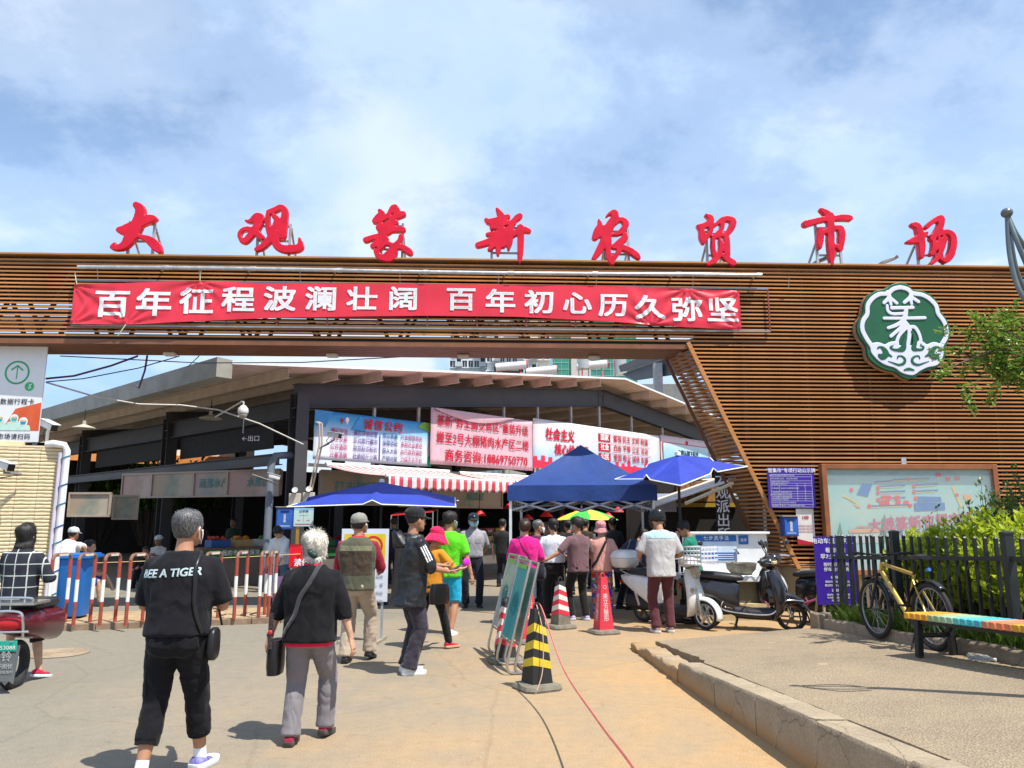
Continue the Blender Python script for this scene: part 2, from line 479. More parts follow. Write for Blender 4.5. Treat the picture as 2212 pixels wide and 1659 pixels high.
for a,b_ in zip(ys,ys[1:]):
 q=MB();off=random.uniform(-0.008,0.008)
 rough_stone(q,[(curb_x(a)+off,a+0.006),(curb_x(b_)+off,b_-0.006)],0.25,lambda x,y:pz(x,y)+0.012+off)
 q.obj('kerb_stone',CONC,cb,smooth=50)
q=MB();rough_stone(q,[(curb_x(8.26)-0.02,8.26),(curb_x(10.35)+0.02,10.35)],0.27,lambda x,y:0.135-(y-8.3)*0.026+0.02*noise.noise(Vector((x*2,y*4,0))),seg=26,rough=0.03)
q.obj('broken_kerb_stone',CONC,cb,smooth=50)
KERB=concrete_mat('planter_kerb_concrete',(0.23,0.18,0.13),(0.31,0.245,0.17),0.55)
pk=tag(bpy.data.objects.new('planter_kerb',None),kind='structure');C.objects.link(pk)
ys=[1.5,2.5,3.5,4.5,5.4,6.3,7.2,8.05,8.95,9.8,10.62]
for a,b_ in zip(ys,ys[1:]):
 q=MB();off=random.uniform(-0.012,0.012)
 rough_stone(q,[(kerb_x(a)+off,a+0.006),(kerb_x(b_)+off,b_-0.006)],0.11,lambda x,y:pz(x,y)+0.13+off,base=0.05,rough=0.015)
 q.obj('kerb_stone',KERB,pk,smooth=50)
q=MB();q.box((kerb_x(10.75)+0.12,10.78,pz(4.1,10.8)+0.06),(0.34,0.28,0.26));q.obj('kerb_corner_block',KERB,pk,bevel=0.015)
q=MB()
q.sheet(lambda a,b_:Vector((kerb_x(1.5+9.35*b_)+0.06+a*9.0,1.5+9.35*b_,pz(4.4,1.5+9.35*b_)+0.08+0.03*noise.noise(Vector((a*20,b_*15,1))))),30,30)
SOIL=M('planter_soil',(0.10,0.07,0.04),0.95,var=0.35,scale=9,bump=0.8,bscale=30)
tag(q.obj('planter_soil',SOIL,smooth=60),kind='structure')
PA,PB=gnd(60,1366),gnd(668,1344)
TILE=concrete_mat('pavement_tile',(0.34,0.26,0.165),(0.42,0.325,0.205),0.5)
kd=(PB-PA).normalized();kn=Vector((-kd.y,kd.x,0))
pav=tag(bpy.data.objects.new('left_pavement',None),kind='structure');C.objects.link(pav)
KTILE=M('kerb_edge_stone',(0.25,0.17,0.11),0.8,var=0.3,scale=7,bump=0.3)
n=9;ln=(PB-PA).length+0.0
for i in range(-1,n):
 a=PA+kd*(ln*i/n+0.004);b_=PA+kd*(ln*(i+1)/n-0.004)
 q=MB();q.prism([a+Vector((0,0,-0.02)),b_+Vector((0,0,-0.02)),b_+kn*0.14+Vector((0,0,-0.02)),a+kn*0.14+Vector((0,0,-0.02))],(0,0,0.115))
 q.obj('kerb_stone',KTILE,pav,bevel=0.008)
for r_ in range(3):
 for i in range(-1,12):
  a=PA+kd*(ln*i/12+0.003)+kn*(0.147+r_*0.5);b_=PA+kd*(ln*(i+1)/12-0.003)+kn*(0.147+r_*0.5)
  q=MB();h=random.uniform(-0.002,0.002)
  q.prism([a+Vector((0,0,-0.02)),b_+Vector((0,0,-0.02)),b_+kn*0.494+Vector((0,0,-0.02)),a+kn*0.494+Vector((0,0,-0.02))],(0,0,0.108+h))
  q.obj('paving_slab',TILE,pav)
mh=gnd(142,1412)
t_=thing('manhole_cover','round worn manhole cover in the road at far left','manhole cover',(mh.x-0.1,mh.y,0.004))
q=MB();q.lathe([(0.001,0.0),(0.36,0.0),(0.36,0.006),(0.001,0.006)],n=40);q.obj('cover',M('manhole_iron',(0.26,0.19,0.12),0.8,var=0.25,scale=12,bump=0.3),t_)
for rr in(0.12,0.2,0.28,0.345):
 q=MB();q.tube([(rr*math.cos(a*PI/20),rr*math.sin(a*PI/20),0.006)for a in range(40)],0.006,6,closed=True)
 q.obj('ridge',M('manhole_ridge',(0.33,0.26,0.18),0.7,var=0.2),t_)
def slat_mat():
 m,t,b,tc=newmat('wood_slat')
 oi=N(t,'ShaderNodeObjectInfo')
 mp=N(t,'ShaderNodeMapping');mp.inputs['Scale'].default_value=(0.9,14,14);L(t,tc,'Object',mp,0)
 n1=N(t,'ShaderNodeTexNoise',Scale=2.0,Detail=7.0,Roughness=0.6);L(t,mp,0,n1,'Vector')
 col=ramp(t,n1.outputs[0],[(0.3,(0.42,0.172,0.052)),(0.7,(0.55,0.250,0.082))])
 spx=N(t,'ShaderNodeSeparateXYZ');L(t,tc,'Object',spx,0)
 wn_=N(t,'ShaderNodeTexWhiteNoise',noise_dimensions='1D');t.links.new(mathn(t,'ADD',mathn(t,'FLOOR',mathn(t,'ADD',mathn(t,'DIVIDE',spx.outputs[0],2.44),mathn(t,'MULTIPLY',oi.outputs['Random'],7.0))),mathn(t,'MULTIPLY',oi.outputs['Random'],91.0)),wn_.inputs['W'])
 v=mathn(t,'MULTIPLY_ADD',wn_.outputs['Value'],0.36,0.80)
 geo=N(t,'ShaderNodeNewGeometry');mq=N(t,'ShaderNodeMapping');mq.inputs['Scale'].default_value=(1.6,1.6,.22);L(t,geo,'Position',mq,0)
 nw=N(t,'ShaderNodeTexNoise',Scale=1.0,Detail=5.0,Roughness=.65);L(t,mq,0,nw,'Vector')
 v=mathn(t,'MULTIPLY',v,mathn(t,'MULTIPLY_ADD',nw.outputs[0],0.7,0.66))
 hs=N(t,'ShaderNodeHueSaturation');t.links.new(v,hs.inputs['Value']);t.links.new(col,hs.inputs['Color'])
 L(t,hs,0,b,'Base Color');b.inputs['Roughness'].default_value=0.55;b.inputs['Specular IOR Level'].default_value=0.3
 bp=N(t,'ShaderNodeBump',Strength=0.15,Distance=0.004);L(t,n1,0,bp,'Height');L(t,bp,0,b,'Normal')
 return m
SLAT=slat_mat()
STEEL=M('black_steel',(0.018,0.017,0.017),0.55,var=0.3,scale=4)
DARK=M('gap_shade',(0.012,0.010,0.009),0.9,var=0.2)  # near-black colour standing in for the shade seen between slats
GALV=M('galvanised_steel',(0.50,0.52,0.53),0.42,0.75,var=0.18,scale=9)
GREYP=M('grey_steel_paint',(0.23,0.26,0.28),0.5,0.2,var=0.15)
gate=thing('market_gate','wide market gate clad in horizontal orange wooden slats','gate',(0,GY,0),GA)
ZT,ZB,Z0=6.44,4.90,0.80
SX0,SX1=-11.5,11.6
def diag(z):return 3.36+(ZB-z)/(ZB-0.78)*(5.20-3.36)
DEP=1.05
zs=[Z0+0.0755*i for i in range(int((ZT-Z0)/0.0755)+1)]
for z in zs:
 x0=SX0 if z>ZB else diag(z)
 q=MB();q.box(((x0+SX1)/2,0.015,0),(SX1-x0,0.03,0.0285))
 q.obj('slat',SLAT,gate,loc=(0,0,z+random.uniform(-0.0015,0.0015)),smooth=0)
for z in zs:
 if z<ZB:
  q=MB();q.bar((diag(z)+0.02,0.075,z),(diag(z)-0.17,DEP-0.02,z),0.05,0.034)
  q.obj('cheek_slat',SLAT,gate,smooth=0)
  q=MB();q.box(((diag(z)-0.18+SX1)/2,DEP+0.03,z),(SX1-diag(z)+0.18,0.05,0.034));q.obj('rear_slat',SLAT,gate,smooth=0)
 elif z>5.32:
  q=MB();q.box(((SX0+SX1)/2,DEP+0.03,z),(SX1-SX0,0.05,0.034));q.obj('rear_slat',SLAT,gate,smooth=0)
q=MB();q.bar((diag(ZB+0.02)-0.035,-0.006,ZB+0.02),(diag(0.76)-0.035,-0.006,0.76),0.05,0.075);q.obj('edge_trim',SLAT,gate,bevel=0.004)
q=MB();q.bar((diag(ZB)-0.24,DEP,ZB-0.02),(diag(0.76)-0.24,DEP,0.76),0.05,0.06);q.obj('rear_edge_trim',M('brown_trim',(0.16,0.07,0.03),0.6),gate)
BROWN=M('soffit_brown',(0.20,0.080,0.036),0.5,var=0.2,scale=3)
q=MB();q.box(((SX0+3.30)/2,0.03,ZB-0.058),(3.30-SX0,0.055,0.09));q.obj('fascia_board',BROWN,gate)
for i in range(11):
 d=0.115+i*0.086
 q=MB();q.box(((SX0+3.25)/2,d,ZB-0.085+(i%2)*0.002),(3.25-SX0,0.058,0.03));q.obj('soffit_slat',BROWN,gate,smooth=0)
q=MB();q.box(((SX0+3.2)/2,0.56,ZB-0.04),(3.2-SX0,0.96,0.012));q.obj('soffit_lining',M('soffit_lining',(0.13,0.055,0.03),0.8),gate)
for u in(369,719,1001,1282):
 s,_=fac(u,760,0.75)
 q=MB();q.box((s,0.72,ZB-0.135),(0.22,0.16,0.07));q.obj('soffit_lamp',M('lamp_housing',(0.62,0.58,0.50),0.6),gate,bevel=0.02)
for z in(4.98,5.62,6.30):
 for d in(0.22,0.92):
  if z==5.62 and d==0.22:continue
  q=MB();q.box(((SX0+SX1)/2,d,z),(SX1-SX0,0.08,0.09));q.obj('chord',STEEL,gate,smooth=0)
s=SX0
k=0
while s<3.2:
 for d in(0.24,0.90):
  q=MB();q.bar((s,d,5.0),(s+0.55,d,6.28),0.07,0.06);q.obj('brace',STEEL,gate,smooth=0)
  q=MB();q.bar((s+1.12,d+0.005,5.0),(s+0.57,d+0.005,6.28),0.07,0.06);q.obj('brace',STEEL,gate,smooth=0)
 s+=1.34;k+=1
q=MB();q.box(((SX0+SX1)/2,0.56,6.395),(SX1-SX0,0.96,0.03));q.obj('roof_sheet',M('grey_roof_sheet',(0.33,0.30,0.27),0.7,var=0.2),gate)
q=MB();q.box(((SX0+SX1)/2,0.50,6.485),(SX1-SX0,1.12,0.03));q.obj('coping',M('coping_brown',(0.42,0.20,0.07),0.6,var=0.15,scale=2),gate)
q=MB();q.box(((SX0+3.6)/2,0.60,6.05),(3.6-SX0,0.012,0.62));q.obj('upper_shade_sheet',DARK,gate)  # added dark sheet, paints shade into the upper beam gaps
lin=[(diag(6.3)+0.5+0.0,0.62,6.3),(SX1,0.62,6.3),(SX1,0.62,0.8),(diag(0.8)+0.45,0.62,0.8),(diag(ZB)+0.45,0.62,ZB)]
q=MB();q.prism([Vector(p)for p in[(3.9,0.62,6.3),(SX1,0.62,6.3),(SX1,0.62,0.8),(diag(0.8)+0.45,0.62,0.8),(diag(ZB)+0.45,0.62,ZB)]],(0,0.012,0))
q.obj('tower_shade_sheet',DARK,gate)  # added dark sheet, stands in for the shaded tower interior
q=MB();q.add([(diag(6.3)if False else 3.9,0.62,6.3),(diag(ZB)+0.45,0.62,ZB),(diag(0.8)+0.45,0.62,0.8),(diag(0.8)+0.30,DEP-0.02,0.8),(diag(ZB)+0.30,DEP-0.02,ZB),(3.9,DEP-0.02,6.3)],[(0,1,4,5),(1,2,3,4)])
q.obj('cheek_shade_sheet',DARK,gate,smooth=0)  # added dark faces so the cheek gaps read as deep shade
s=4.4
while s<11.5:
 zb=0.8 if s>5.6 else(ZB-(s-3.36)/1.84*4.12+0.5)
 q=MB();q.box((s,0.11,(zb+6.3)/2),(0.06,0.06,6.3-zb));q.obj('stud',STEEL,gate,smooth=0);s+=1.2
PLIN=M('plinth_render',(0.40,0.32,0.20),0.85,var=0.15,scale=3,bump=0.2)
q=MB();q.box(((5.15+SX1)/2,0.55,0.38),(SX1-5.15,1.1,0.78));q.obj('plinth',PLIN,gate)
q=MB();q.box((-10.55,0.80,2.4),(2.6,0.5,4.8));q.obj('left_pier',M('orange_pier',(0.50,0.22,0.05),0.6,var=0.1),gate)
RED=M('red_acrylic',(0.62,0.004,0.026),0.38,var=0.14,scale=5,coat=0.12,spec=0.3)
CH=[('大',0,[[(360,75,60),(400,120,85),(390,200,90),(360,290,110),(300,400,105),(245,480,75),(180,510,55),(115,508,40),(140,470,25)],[(185,330,55),(250,330,95),(330,290,90),(420,245,90),(500,215,75),(545,215,50)],[(360,392,25),(430,405,45),(500,440,75),(560,495,85),(595,540,55)]],'first from the left'),('观',0,[[(1480,235,20),(1530,240,40),(1590,190,60),(1625,200,70)],[(1625,200,75),(1600,290,75),(1540,370,60),(1480,440,55),(1440,440,45)],[(1440,440,40),(1415,385,35),(1440,335,35),(1500,320,45),(1570,350,55),(1640,405,55)],[(1715,150,50),(1780,125,50),(1840,100,55),(1880,140,60),(1870,250,65),(1855,390,65)],[(1705,170,35),(1705,280,45),(1725,370,50)],[(1770,190,45),(1800,230,55),(1770,330,60),(1720,430,60),(1650,500,55),(1590,530,40)],[(1790,360,55),(1790,470,70),(1850,520,70),(1950,525,75),(2035,505,65),(2030,420,25)]],'second from the left'),('篆',1,[[(340,150,40),(365,190,70),(330,230,80),(285,270,60)],[(300,270,55),(360,255,55),(430,215,45),(490,120,55),(520,110,60)],[(520,110,60),(545,175,70),(520,220,55)],[(470,240,50),(550,215,60),(610,190,65)],[(330,345,65),(400,330,70),(480,290,65),(530,290,55)],[(350,380,60),(450,372,65),(540,368,62),(610,370,60)],[(180,490,62),(270,460,55),(380,430,50),(450,400,45)],[(410,330,70),(385,430,75),(330,515,70),(260,560,55)],[(420,480,50),(370,560,50),(310,620,45)],[(400,520,50),(460,540,45),(500,570,60),(510,640,68),(470,700,70),(400,700,70),(330,680,60),(290,620,40)],[(590,450,55),(570,500,48),(510,560,52),(430,650,48),(390,690,55)],[(530,560,45),(610,580,65),(680,625,70),(700,645,48)]],'third from the left'),('新',1,[[(1700,130,30),(1730,180,60),(1760,230,80)],[(1575,255,40),(1620,280,65),(1720,260,70),(1830,220,50)],[(1640,345,45),(1700,335,60),(1780,295,60),(1860,290,45),(1940,230,65),(1970,210,55)],[(1590,425,40),(1680,420,55),(1780,390,52),(1870,340,45)],[(1480,550,60),(1580,520,68),(1690,475,65),(1790,440,52)],[(1760,290,52),(1740,420,60),(1722,550,68),(1712,660,30)],[(1680,500,60),(1640,570,52),(1610,600,36)],[(1765,480,50),(1775,560,45)],[(1910,290,30),(1870,330,55),(1855,420,70),(1842,520,68),(1835,595,28)],[(1850,450,62),(1930,400,60),(2010,370,66),(2070,385,52)],[(1975,340,62),(1978,450,68),(1975,600,62),(1970,700,48),(1965,745,28)]],'fourth from the left'),('农',2,[[(355,175,20),(400,140,40),(460,130,75),(460,200,85),(400,300,105),(330,470,85),(260,620,82),(190,720,50)],[(255,225,25),(270,290,60),(240,370,90),(205,450,70)],[(210,440,78),(300,360,85),(420,285,70),(540,215,55),(600,260,78),(590,320,68),(520,390,58),(440,415,30)],[(385,420,55),(385,520,65),(375,640,65),(400,730,78),(430,780,58)],[(420,760,58),(480,680,55),(530,610,55)],[(590,410,50),(590,460,78),(520,520,76),(450,570,58)],[(470,570,58),(560,580,72),(660,620,72),(740,680,72),(775,715,45)]],'fourth from the right'),('贸',2,[[(1650,160,35),(1700,190,68),(1710,240,66),(1640,290,66),(1580,310,66)],[(1545,300,40),(1590,360,66),(1600,450,76),(1615,515,48)],[(1610,500,55),(1670,430,52),(1720,350,45)],[(1700,330,45),(1790,270,42),(1860,220,62),(1950,210,70),(2000,250,75),(1970,340,72),(1920,400,62)],[(1860,260,52),(1850,340,52),(1790,400,45),(1730,440,30)],[(1740,450,42),(1740,560,50),(1755,680,50)],[(1770,450,38),(1860,420,46),(1910,440,64),(1920,560,74),(1920,690,70)],[(1830,490,42),(1840,580,52),(1815,680,62),(1740,760,64),(1670,795,38)],[(1870,690,48),(1930,740,72),(2000,780,76)]],'third from the right'),('市',3,[[(345,115,40),(400,150,70),(450,190,80)],[(160,290,78),(250,265,68),(370,235,62),(500,225,58),(620,210,72),(700,220,66)],[(460,190,80),(465,330,78),(465,500,80),(475,650,72),(478,780,38)],[(335,350,48),(340,430,76),(330,520,72),(335,580,38)],[(340,430,55),(410,370,50),(500,345,55),(580,340,62),(600,400,76),(595,500,72),(585,600,52)],[(580,600,48),(530,560,42)]],'second from the right'),('场',3,[[(1475,300,58),(1530,320,76),(1560,420,80),(1580,540,80),(1580,690,52)],[(1410,510,34),(1490,490,76),(1590,440,66),(1640,400,38)],[(1640,330,48),(1680,290,52),(1760,235,58),(1820,220,66),(1810,310,70),(1760,400,64),(1700,470,55)],[(1700,440,46),(1800,410,55),(1890,390,60),(1960,440,74),(1965,560,74),(1930,680,74),(1870,735,66),(1810,710,38)],[(1720,450,46),(1730,560,50),(1715,650,54)],[(1860,470,62),(1830,580,58),(1790,680,54),(1720,760,42),(1680,780,20)],[(1800,480,52),(1770,560,45),(1700,660,46)]],'first from the right'),]
CROP=[(400,780,850/2212),(1380,780,750/2212),(2280,800,670/2212),(3120,790,710/2212)]
STRUT=M('strut_steel',(0.36,0.40,0.43),0.5,0.3,var=0.15)
for ch,ci,st,where in CH:
 x0,y0,sc=CROP[ci]
 conv=[]
 for s_ in st:
  row=[]
  for(px,py,w)in s_:
   s,z=fac((x0+px*sc)/1.8228,(y0+py*sc)/1.8228,-0.02)
   row.append((s,z,w*sc/1.8228*0.00885*1.16))
  conv.append(row)
 smin=min(p[0]for r_ in conv for p in r_);smax=max(p[0]for r_ in conv for p in r_)
 zmin=min(p[1]for r_ in conv for p in r_);zmax=max(p[1]for r_ in conv for p in r_)
 co,fs=remesh(strokes_mb(conv,-0.065,0.055),0.013,2)
 root=thing('rooftop_character',f'raised red calligraphic character {ch} standing on the gate roof, {where}','sign',(0,GY,0),GA,'red characters along the gate roof')
 link('character',npmesh('character',co,fs,RED),root)
 a,b_=smin+(smax-smin)*0.27,smin+(smax-smin)*0.80
 for s in(a,b_):
  q=MB();q.bar((s,0.085,6.5),(s,0.085,zmax-0.28),0.045,0.045);q.obj('strut',STRUT,root,smooth=0)
  q=MB();q.bar((s+0.012,0.75,6.5),(s+0.012,0.11,zmin+0.5),0.035,0.035);q.obj('brace',STRUT,root,smooth=0)
 for z in(zmin+0.22,zmax-0.33):
  q=MB();q.bar((a,0.10,z),(b_,0.10,z),0.035,0.035);q.obj('cross_bar',STRUT,root,smooth=0)
for u,lab in((1763,'small floodlight on the gate roof beside the character 市'),(1905,'small floodlight on the gate roof left of the last character')):
 s,z=fac(u,572,0.3)
 t_=thing('floodlight',lab,'floodlight',gate.matrix_basis@Vector((s,0.3,6.5)),GA,'floodlights on the gate roof')
 W_=M('floodlight_white',(0.62,0.64,0.64),0.5)
 q=MB();q.box((-0.1,0,0.04),(0.6,0.2,0.06));q.obj('base',W_,t_,bevel=0.01)
 q=MB();q.bar((0,0,0.07),(0.06,0,0.16),0.05,0.05);q.obj('bracket',W_,t_)
 q=MB();q.box((0.14,0,0.2),(0.36,0.16,0.06),Matrix.Rotation(R(-22),3,'Y'));q.obj('lamp_head',M('floodlight_head',(0.25,0.26,0.27),0.4),t_,bevel=0.01)
def lerp_tab(tab,x):
 if x<=tab[0][0]:return tab[0][1]
 for(a,b_),(c,d)in zip(tab,tab[1:]):
  if x<=c:return b_+(d-b_)*(x-a)/(c-a)
 return tab[-1][1]
t_=thing('banner_pole','long galvanised pipe fixed along the top of the gate slats','pipe',(0,GY,0),GA)
a,b_=fac(168,577,-0.14),fac(1645,596,-0.14)
npc=14
prev=None
for i in range(8):
 f0,f1=i/8,(i+1)/8
 p0=(a[0]+(b_[0]-a[0])*f0,-0.14,a[1]+(b_[1]-a[1])*f0+0.012*math.sin(i));p1=(a[0]+(b_[0]-a[0])*f1,-0.14,a[1]+(b_[1]-a[1])*f1+0.012*math.sin(i+1))
 q=MB();q.tube([p0,p1],0.038,12);q.obj('pipe',GALV,t_)
 q=MB();q.tube([Vector(p1)-Vector((0.10 if i==7 else 0.05,0,0)),Vector(p1)+Vector((0.0 if i==7 else 0.05,0,0))],0.046,12);q.obj('pipe_collar',GALV,t_)
 q=MB();q.bar((p1[0]-0.12,-0.14,p1[2]),(p1[0]-0.12,0.02,p1[2]-0.01),0.03,0.03);q.obj('bracket',GALV,t_)
fr=thing('banner_rack','thin grey rectangular steel rack carrying the red banner','rack',(0,GY,0),GA)
fl,frt=fac(164,606,-0.06),fac(1655,624,-0.06)
zb_l,zb_r=fac(164,703,-0.06)[1],fac(1663,716,-0.06)[1]
sl,sr=fl[0],frt[0]+0.03
q=MB();q.bar((sl,-0.06,fl[1]),(sr,-0.06,frt[1]),0.035,0.03);q.obj('frame_bar',GREYP,fr)
q=MB();q.bar((sl,-0.06,zb_l),(sr,-0.06,zb_r),0.035,0.03);q.obj('frame_bar',GREYP,fr)
for i in range(15):
 s=sl+(sr-sl)*i/14;zt=fl[1]+(frt[1]-fl[1])*i/14;zb=zb_l+(zb_r-zb_l)*i/14
 q=MB();q.bar((s,-0.055,zb),(s,-0.055,zt),0.022,0.022);q.obj('upright',M('rack_maroon',(0.22,0.05,0.04),0.5),fr,smooth=0)
 if i%2==0:
  q=MB();q.tube([(s+0.4,-0.14,zt+0.24),(s+0.4,-0.062,zt)],0.005,5);q.obj('wire',GALV,fr)
ban=thing('red_banner','long red cloth banner with white lettering tied across the gate beam','banner',(0,GY,0),GA)
TOP=[(157,615),(300,610),(437,607),(520,611),(700,613),(1000,614),(1300,617),(1598,628)]
BOT=[(155,700),(278,701),(380,696),(460,692),(600,686),(900,682),(1104,684),(1300,694),(1400,702),(1480,707),(1598,712)]
bs0,bs1=fac(157,650,-0.1)[0],fac(1598,650,-0.1)[0]
def bu(s):return 157+(s-bs0)/(bs1-bs0)*1441
def bz(s,t):
 u=bu(s);zt=fac(u,lerp_tab(TOP,u),-0.1)[1];zb=fac(u,lerp_tab(BOT,u),-0.1)[1]
 return zb+(zt-zb)*t
TIES=[(bs0+0.02,0.0),(fac(437,607)[0],1.0),(fac(278,700)[0],0.0),(fac(1404,703)[0],0.0),(bs1,1.0),(bs1,0.0),(bs0,1.0),(fac(1480,620)[0],1.0)]
def by(s,z):
 y=-0.105+0.012*noise.noise(Vector((s*1.3,z*2.2,0)))
 for ts,tt in TIES:
  dx,dz=s-ts,(z-bz(ts,tt))
  r=math.hypot(dx,dz)
  if r<2.0:y+=0.022*math.exp(-r/0.45)*math.sin(math.atan2(dz,dx)*13+ts)
 return y
mb=MB();mb.sheet(lambda a,b_:Vector((bs0+(bs1-bs0)*a,by(bs0+(bs1-bs0)*a,bz(bs0+(bs1-bs0)*a,b_)),bz(bs0+(bs1-bs0)*a,b_))),420,26)
m,t,b,tc=newmat('red_cloth')
n1=N(t,'ShaderNodeTexNoise',Scale=2.0,Detail=5.0);L(t,tc,'Object',n1,'Vector')
t.links.new(ramp(t,n1.outputs[0],[(0.3,(0.62,0.009,0.032)),(0.7,(0.74,0.015,0.045))]),b.inputs['Base Color'])
b.inputs['Roughness'].default_value=0.42;b.inputs['Sheen Weight'].default_value=0.3
wv=N(t,'ShaderNodeTexNoise',Scale=90.0,Detail=2.0);L(t,tc,'Object',wv,'Vector')
bp=N(t,'ShaderNodeBump',Strength=0.08,Distance=0.003);L(t,wv,0,bp,'Height');L(t,bp,0,b,'Normal')
mb.obj('cloth',m,ban,smooth=180)
WHITE=M('white_print',(0.80,0.80,0.82),0.6,var=0.04)
def subdiv(me,mx):
 bm=bmesh.new();bm.from_mesh(me)
 for _ in range(5):
  es=[e for e in bm.edges if e.calc_length()>mx]
  if not es:break
  bmesh.ops.subdivide_edges(bm,edges=es,cuts=1)
  bmesh.ops.triangulate(bm,faces=[f for f in bm.faces if len(f.verts)>4])
 bm.to_mesh(me);bm.free()
for c_,u,v,hh in[('百',243,657,60),('年',333,653,60),('征',425,650,57),('程',515,647,55),('波',605,645,54),('澜',693,645,54),('壮',782,645,52),('阔',871,645,52),('百',996,647,52),('年',1081,650,52),('初',1164,652,52),('心',1247,655,50),('历',1324,660,52),('久',1404,664,54),('弥',1484,668,55),('坚',1561,669,56)]:
 s,z=fac(u,v,-0.1)
 me=textmesh(c_,hh*0.0092,0.022)
 xs=[p.co.x for p in me.vertices];zs_=[p.co.y for p in me.vertices]
 mx,mz=(min(xs)+max(xs))/2,(min(zs_)+max(zs_))/2
 subdiv(me,0.03)
 for p in me.vertices:
  ps,pz_=s+(p.co.x-mx)*1.22,z+(p.co.y-mz)*0.98
  p.co=(ps,by(ps,pz_)-0.011,pz_)
 me.materials.clear();me.materials.append(WHITE)
 link('lettering',me,ban)
for ts,tt,dx,dz in((fac(278,700)[0],0.0,-0.12,-0.22),(bs0+0.05,1.0,-0.05,0.22),(fac(437,607)[0],1.0,0.01,0.2)):
 z=bz(ts,tt)
 q=MB();q.tube([(ts,-0.11,z),(ts+dx*0.4,-0.13,z+dz*0.5),(ts+dx,-0.12,z+dz)],0.008,5);q.obj('tie_cord',M('tie_cord',(0.55,0.62,0.5),0.8),ban)
GREEN=M('emblem_green',(0.012,0.105,0.045),0.45,var=0.08,scale=2)
EMW=M('emblem_white',(0.66,0.69,0.86),0.5,var=0.03)
em=thing('gate_emblem','large green lobed emblem plate with white tree-like seal character','emblem',(0,GY,0),GA)
def ez(px,py,d=-0.2):return fac((3300+px*520/1917)/1.8228,(1080+py*520/1917)/1.8228,d)
OUT=[(900,115),(1010,140),(1090,215),(1220,235),(1340,290),(1440,390),(1490,520),(1560,620),(1620,740),(1640,860),(1600,980),(1560,1080),(1550,1210),(1470,1330),(1350,1380),(1230,1420),(1130,1490),(1040,1520),(930,1490),(830,1420),(680,1380),(550,1310),(440,1200),(410,1050),(330,930),(280,820),(290,690),(360,570),(380,430),(440,310),(540,240),(680,205),(780,145)]
def crloop(pts,k=5):
 o=[]
 n=len(pts)
 for i in range(n):
  p0,p1,p2,p3=pts[i-1],pts[i],pts[(i+1)%n],pts[(i+2)%n]
  for j in range(k):
   t=j/k
   o.append(tuple(0.5*(2*p1[c]+(p2[c]-p0[c])*t+(2*p0[c]-5*p1[c]+4*p2[c]-p3[c])*t*t+(3*p1[c]-p0[c]-3*p2[c]+p3[c])*t**3)for c in range(len(p1))))
 return o
loop=[ez(*p)for p in crloop(OUT)]
loop=[(s,z)for s,z in loop][::-1]
mb=MB();mb.prism([Vector((s,-0.195,z))for s,z in loop],(0,0.17,0));mb.obj('plate',GREEN,em,bevel=0.012)
cs,cz=np.mean([p[0]for p in loop]),np.mean([p[1]for p in loop])
mb=MB();mb.loft([[Vector((cs+(s-cs)*1.006,y,cz+(z-cz)*1.006))for s,z in loop]for y in(-0.15,-0.03)],caps=False)
mb.obj('rim',M('emblem_rim',(0.34,0.22,0.15),0.5,var=0.25,scale=14),em)
RINGW=[(900,190),(1000,215),(1080,275),(1220,300),(1330,360),(1420,460),(1450,570),(1530,680),(1570,800),(1560,920),(1500,1030),(1500,1130),(1480,1200),(1420,1290),(1290,1320),(1180,1370),(1090,1430),(1020,1430),(930,1400),(830,1330),(700,1290),(600,1230),(510,1130),(490,1050),(410,930),(350,800),(360,680),(420,580),(430,450),(500,350),(600,290),(720,280),(800,215),(900,190)]
EMS=[[(x,y,62)for x,y in RINGW],[(720,260,60),(740,330,55),(665,415,50)],[(740,340,55),(765,440,42)],[(750,340,50),(850,420,46)],[(1060,270,60),(1040,340,55),(960,410,50)],[(1050,350,50),(1065,430,42)],[(1060,330,50),(1165,400,50)],[(775,490,50),(930,487,50),(1085,483,48)],[(710,455,42),(720,530,46),(790,575,44),(950,570,44)],[(985,500,58),(975,600,66),(940,680,74)],[(665,640,44),(900,640,44),(1260,633,46)],[(930,690,58),(830,745,52),(725,780,44)],[(950,740,52),(860,820,48),(765,900,48)],[(990,770,56),(900,870,48),(855,960,48),(855,1040,48),(805,1075,34)],[(960,690,66),(1030,790,66),(1030,900,58),(1010,1050,58),(1015,1200,66),(1020,1400,66)],[(1030,770,52),(1110,770,52),(1170,860,48),(1195,970,48),(1140,1030,52),(1190,1075,38)],[(480,1030,50),(580,1016,56),(680,1050,60),(760,1005,46),(850,995,46)],[(1470,1035,50),(1390,1012,56),(1290,1050,60),(1220,1000,46)],[(540,1095,130),(760,1090,120),(1010,1100,130),(1250,1090,120),(1480,1095,120)],[(600,1190,130),(1010,1190,140),(1420,1190,130)],[(720,1270,90),(1010,1280,110),(1310,1270,90)],[(890,1350,80),(1010,1370,110),(1150,1350,80)]]
EMG=[[(570,1075,24),(600,1055,30),(650,1080,60),(690,1150,90),(640,1200,90),(600,1180,60)],[(690,1150,70),(775,1195,18)],[(720,1262,10),(800,1290,24),(880,1315,34),(950,1290,42),(965,1235,38),(920,1190,28),(870,1190,24),(855,1225,18)],[(1060,830,20),(1100,900,50),(1110,1000,60),(1090,1080,66),(1150,1095,44),(1215,1090,36),(1235,1055,28),(1190,1035,18)],[(985,890,20),(955,1000,58),(935,1080,84),(860,1100,50),(790,1090,36),(755,1060,28),(795,1035,18)],[(955,1392,22),(1020,1376,46),(1095,1392,22)]]
EMG+=[[(2035-x,y,w)for x,y,w in s_]for s_ in EMG[:3]]
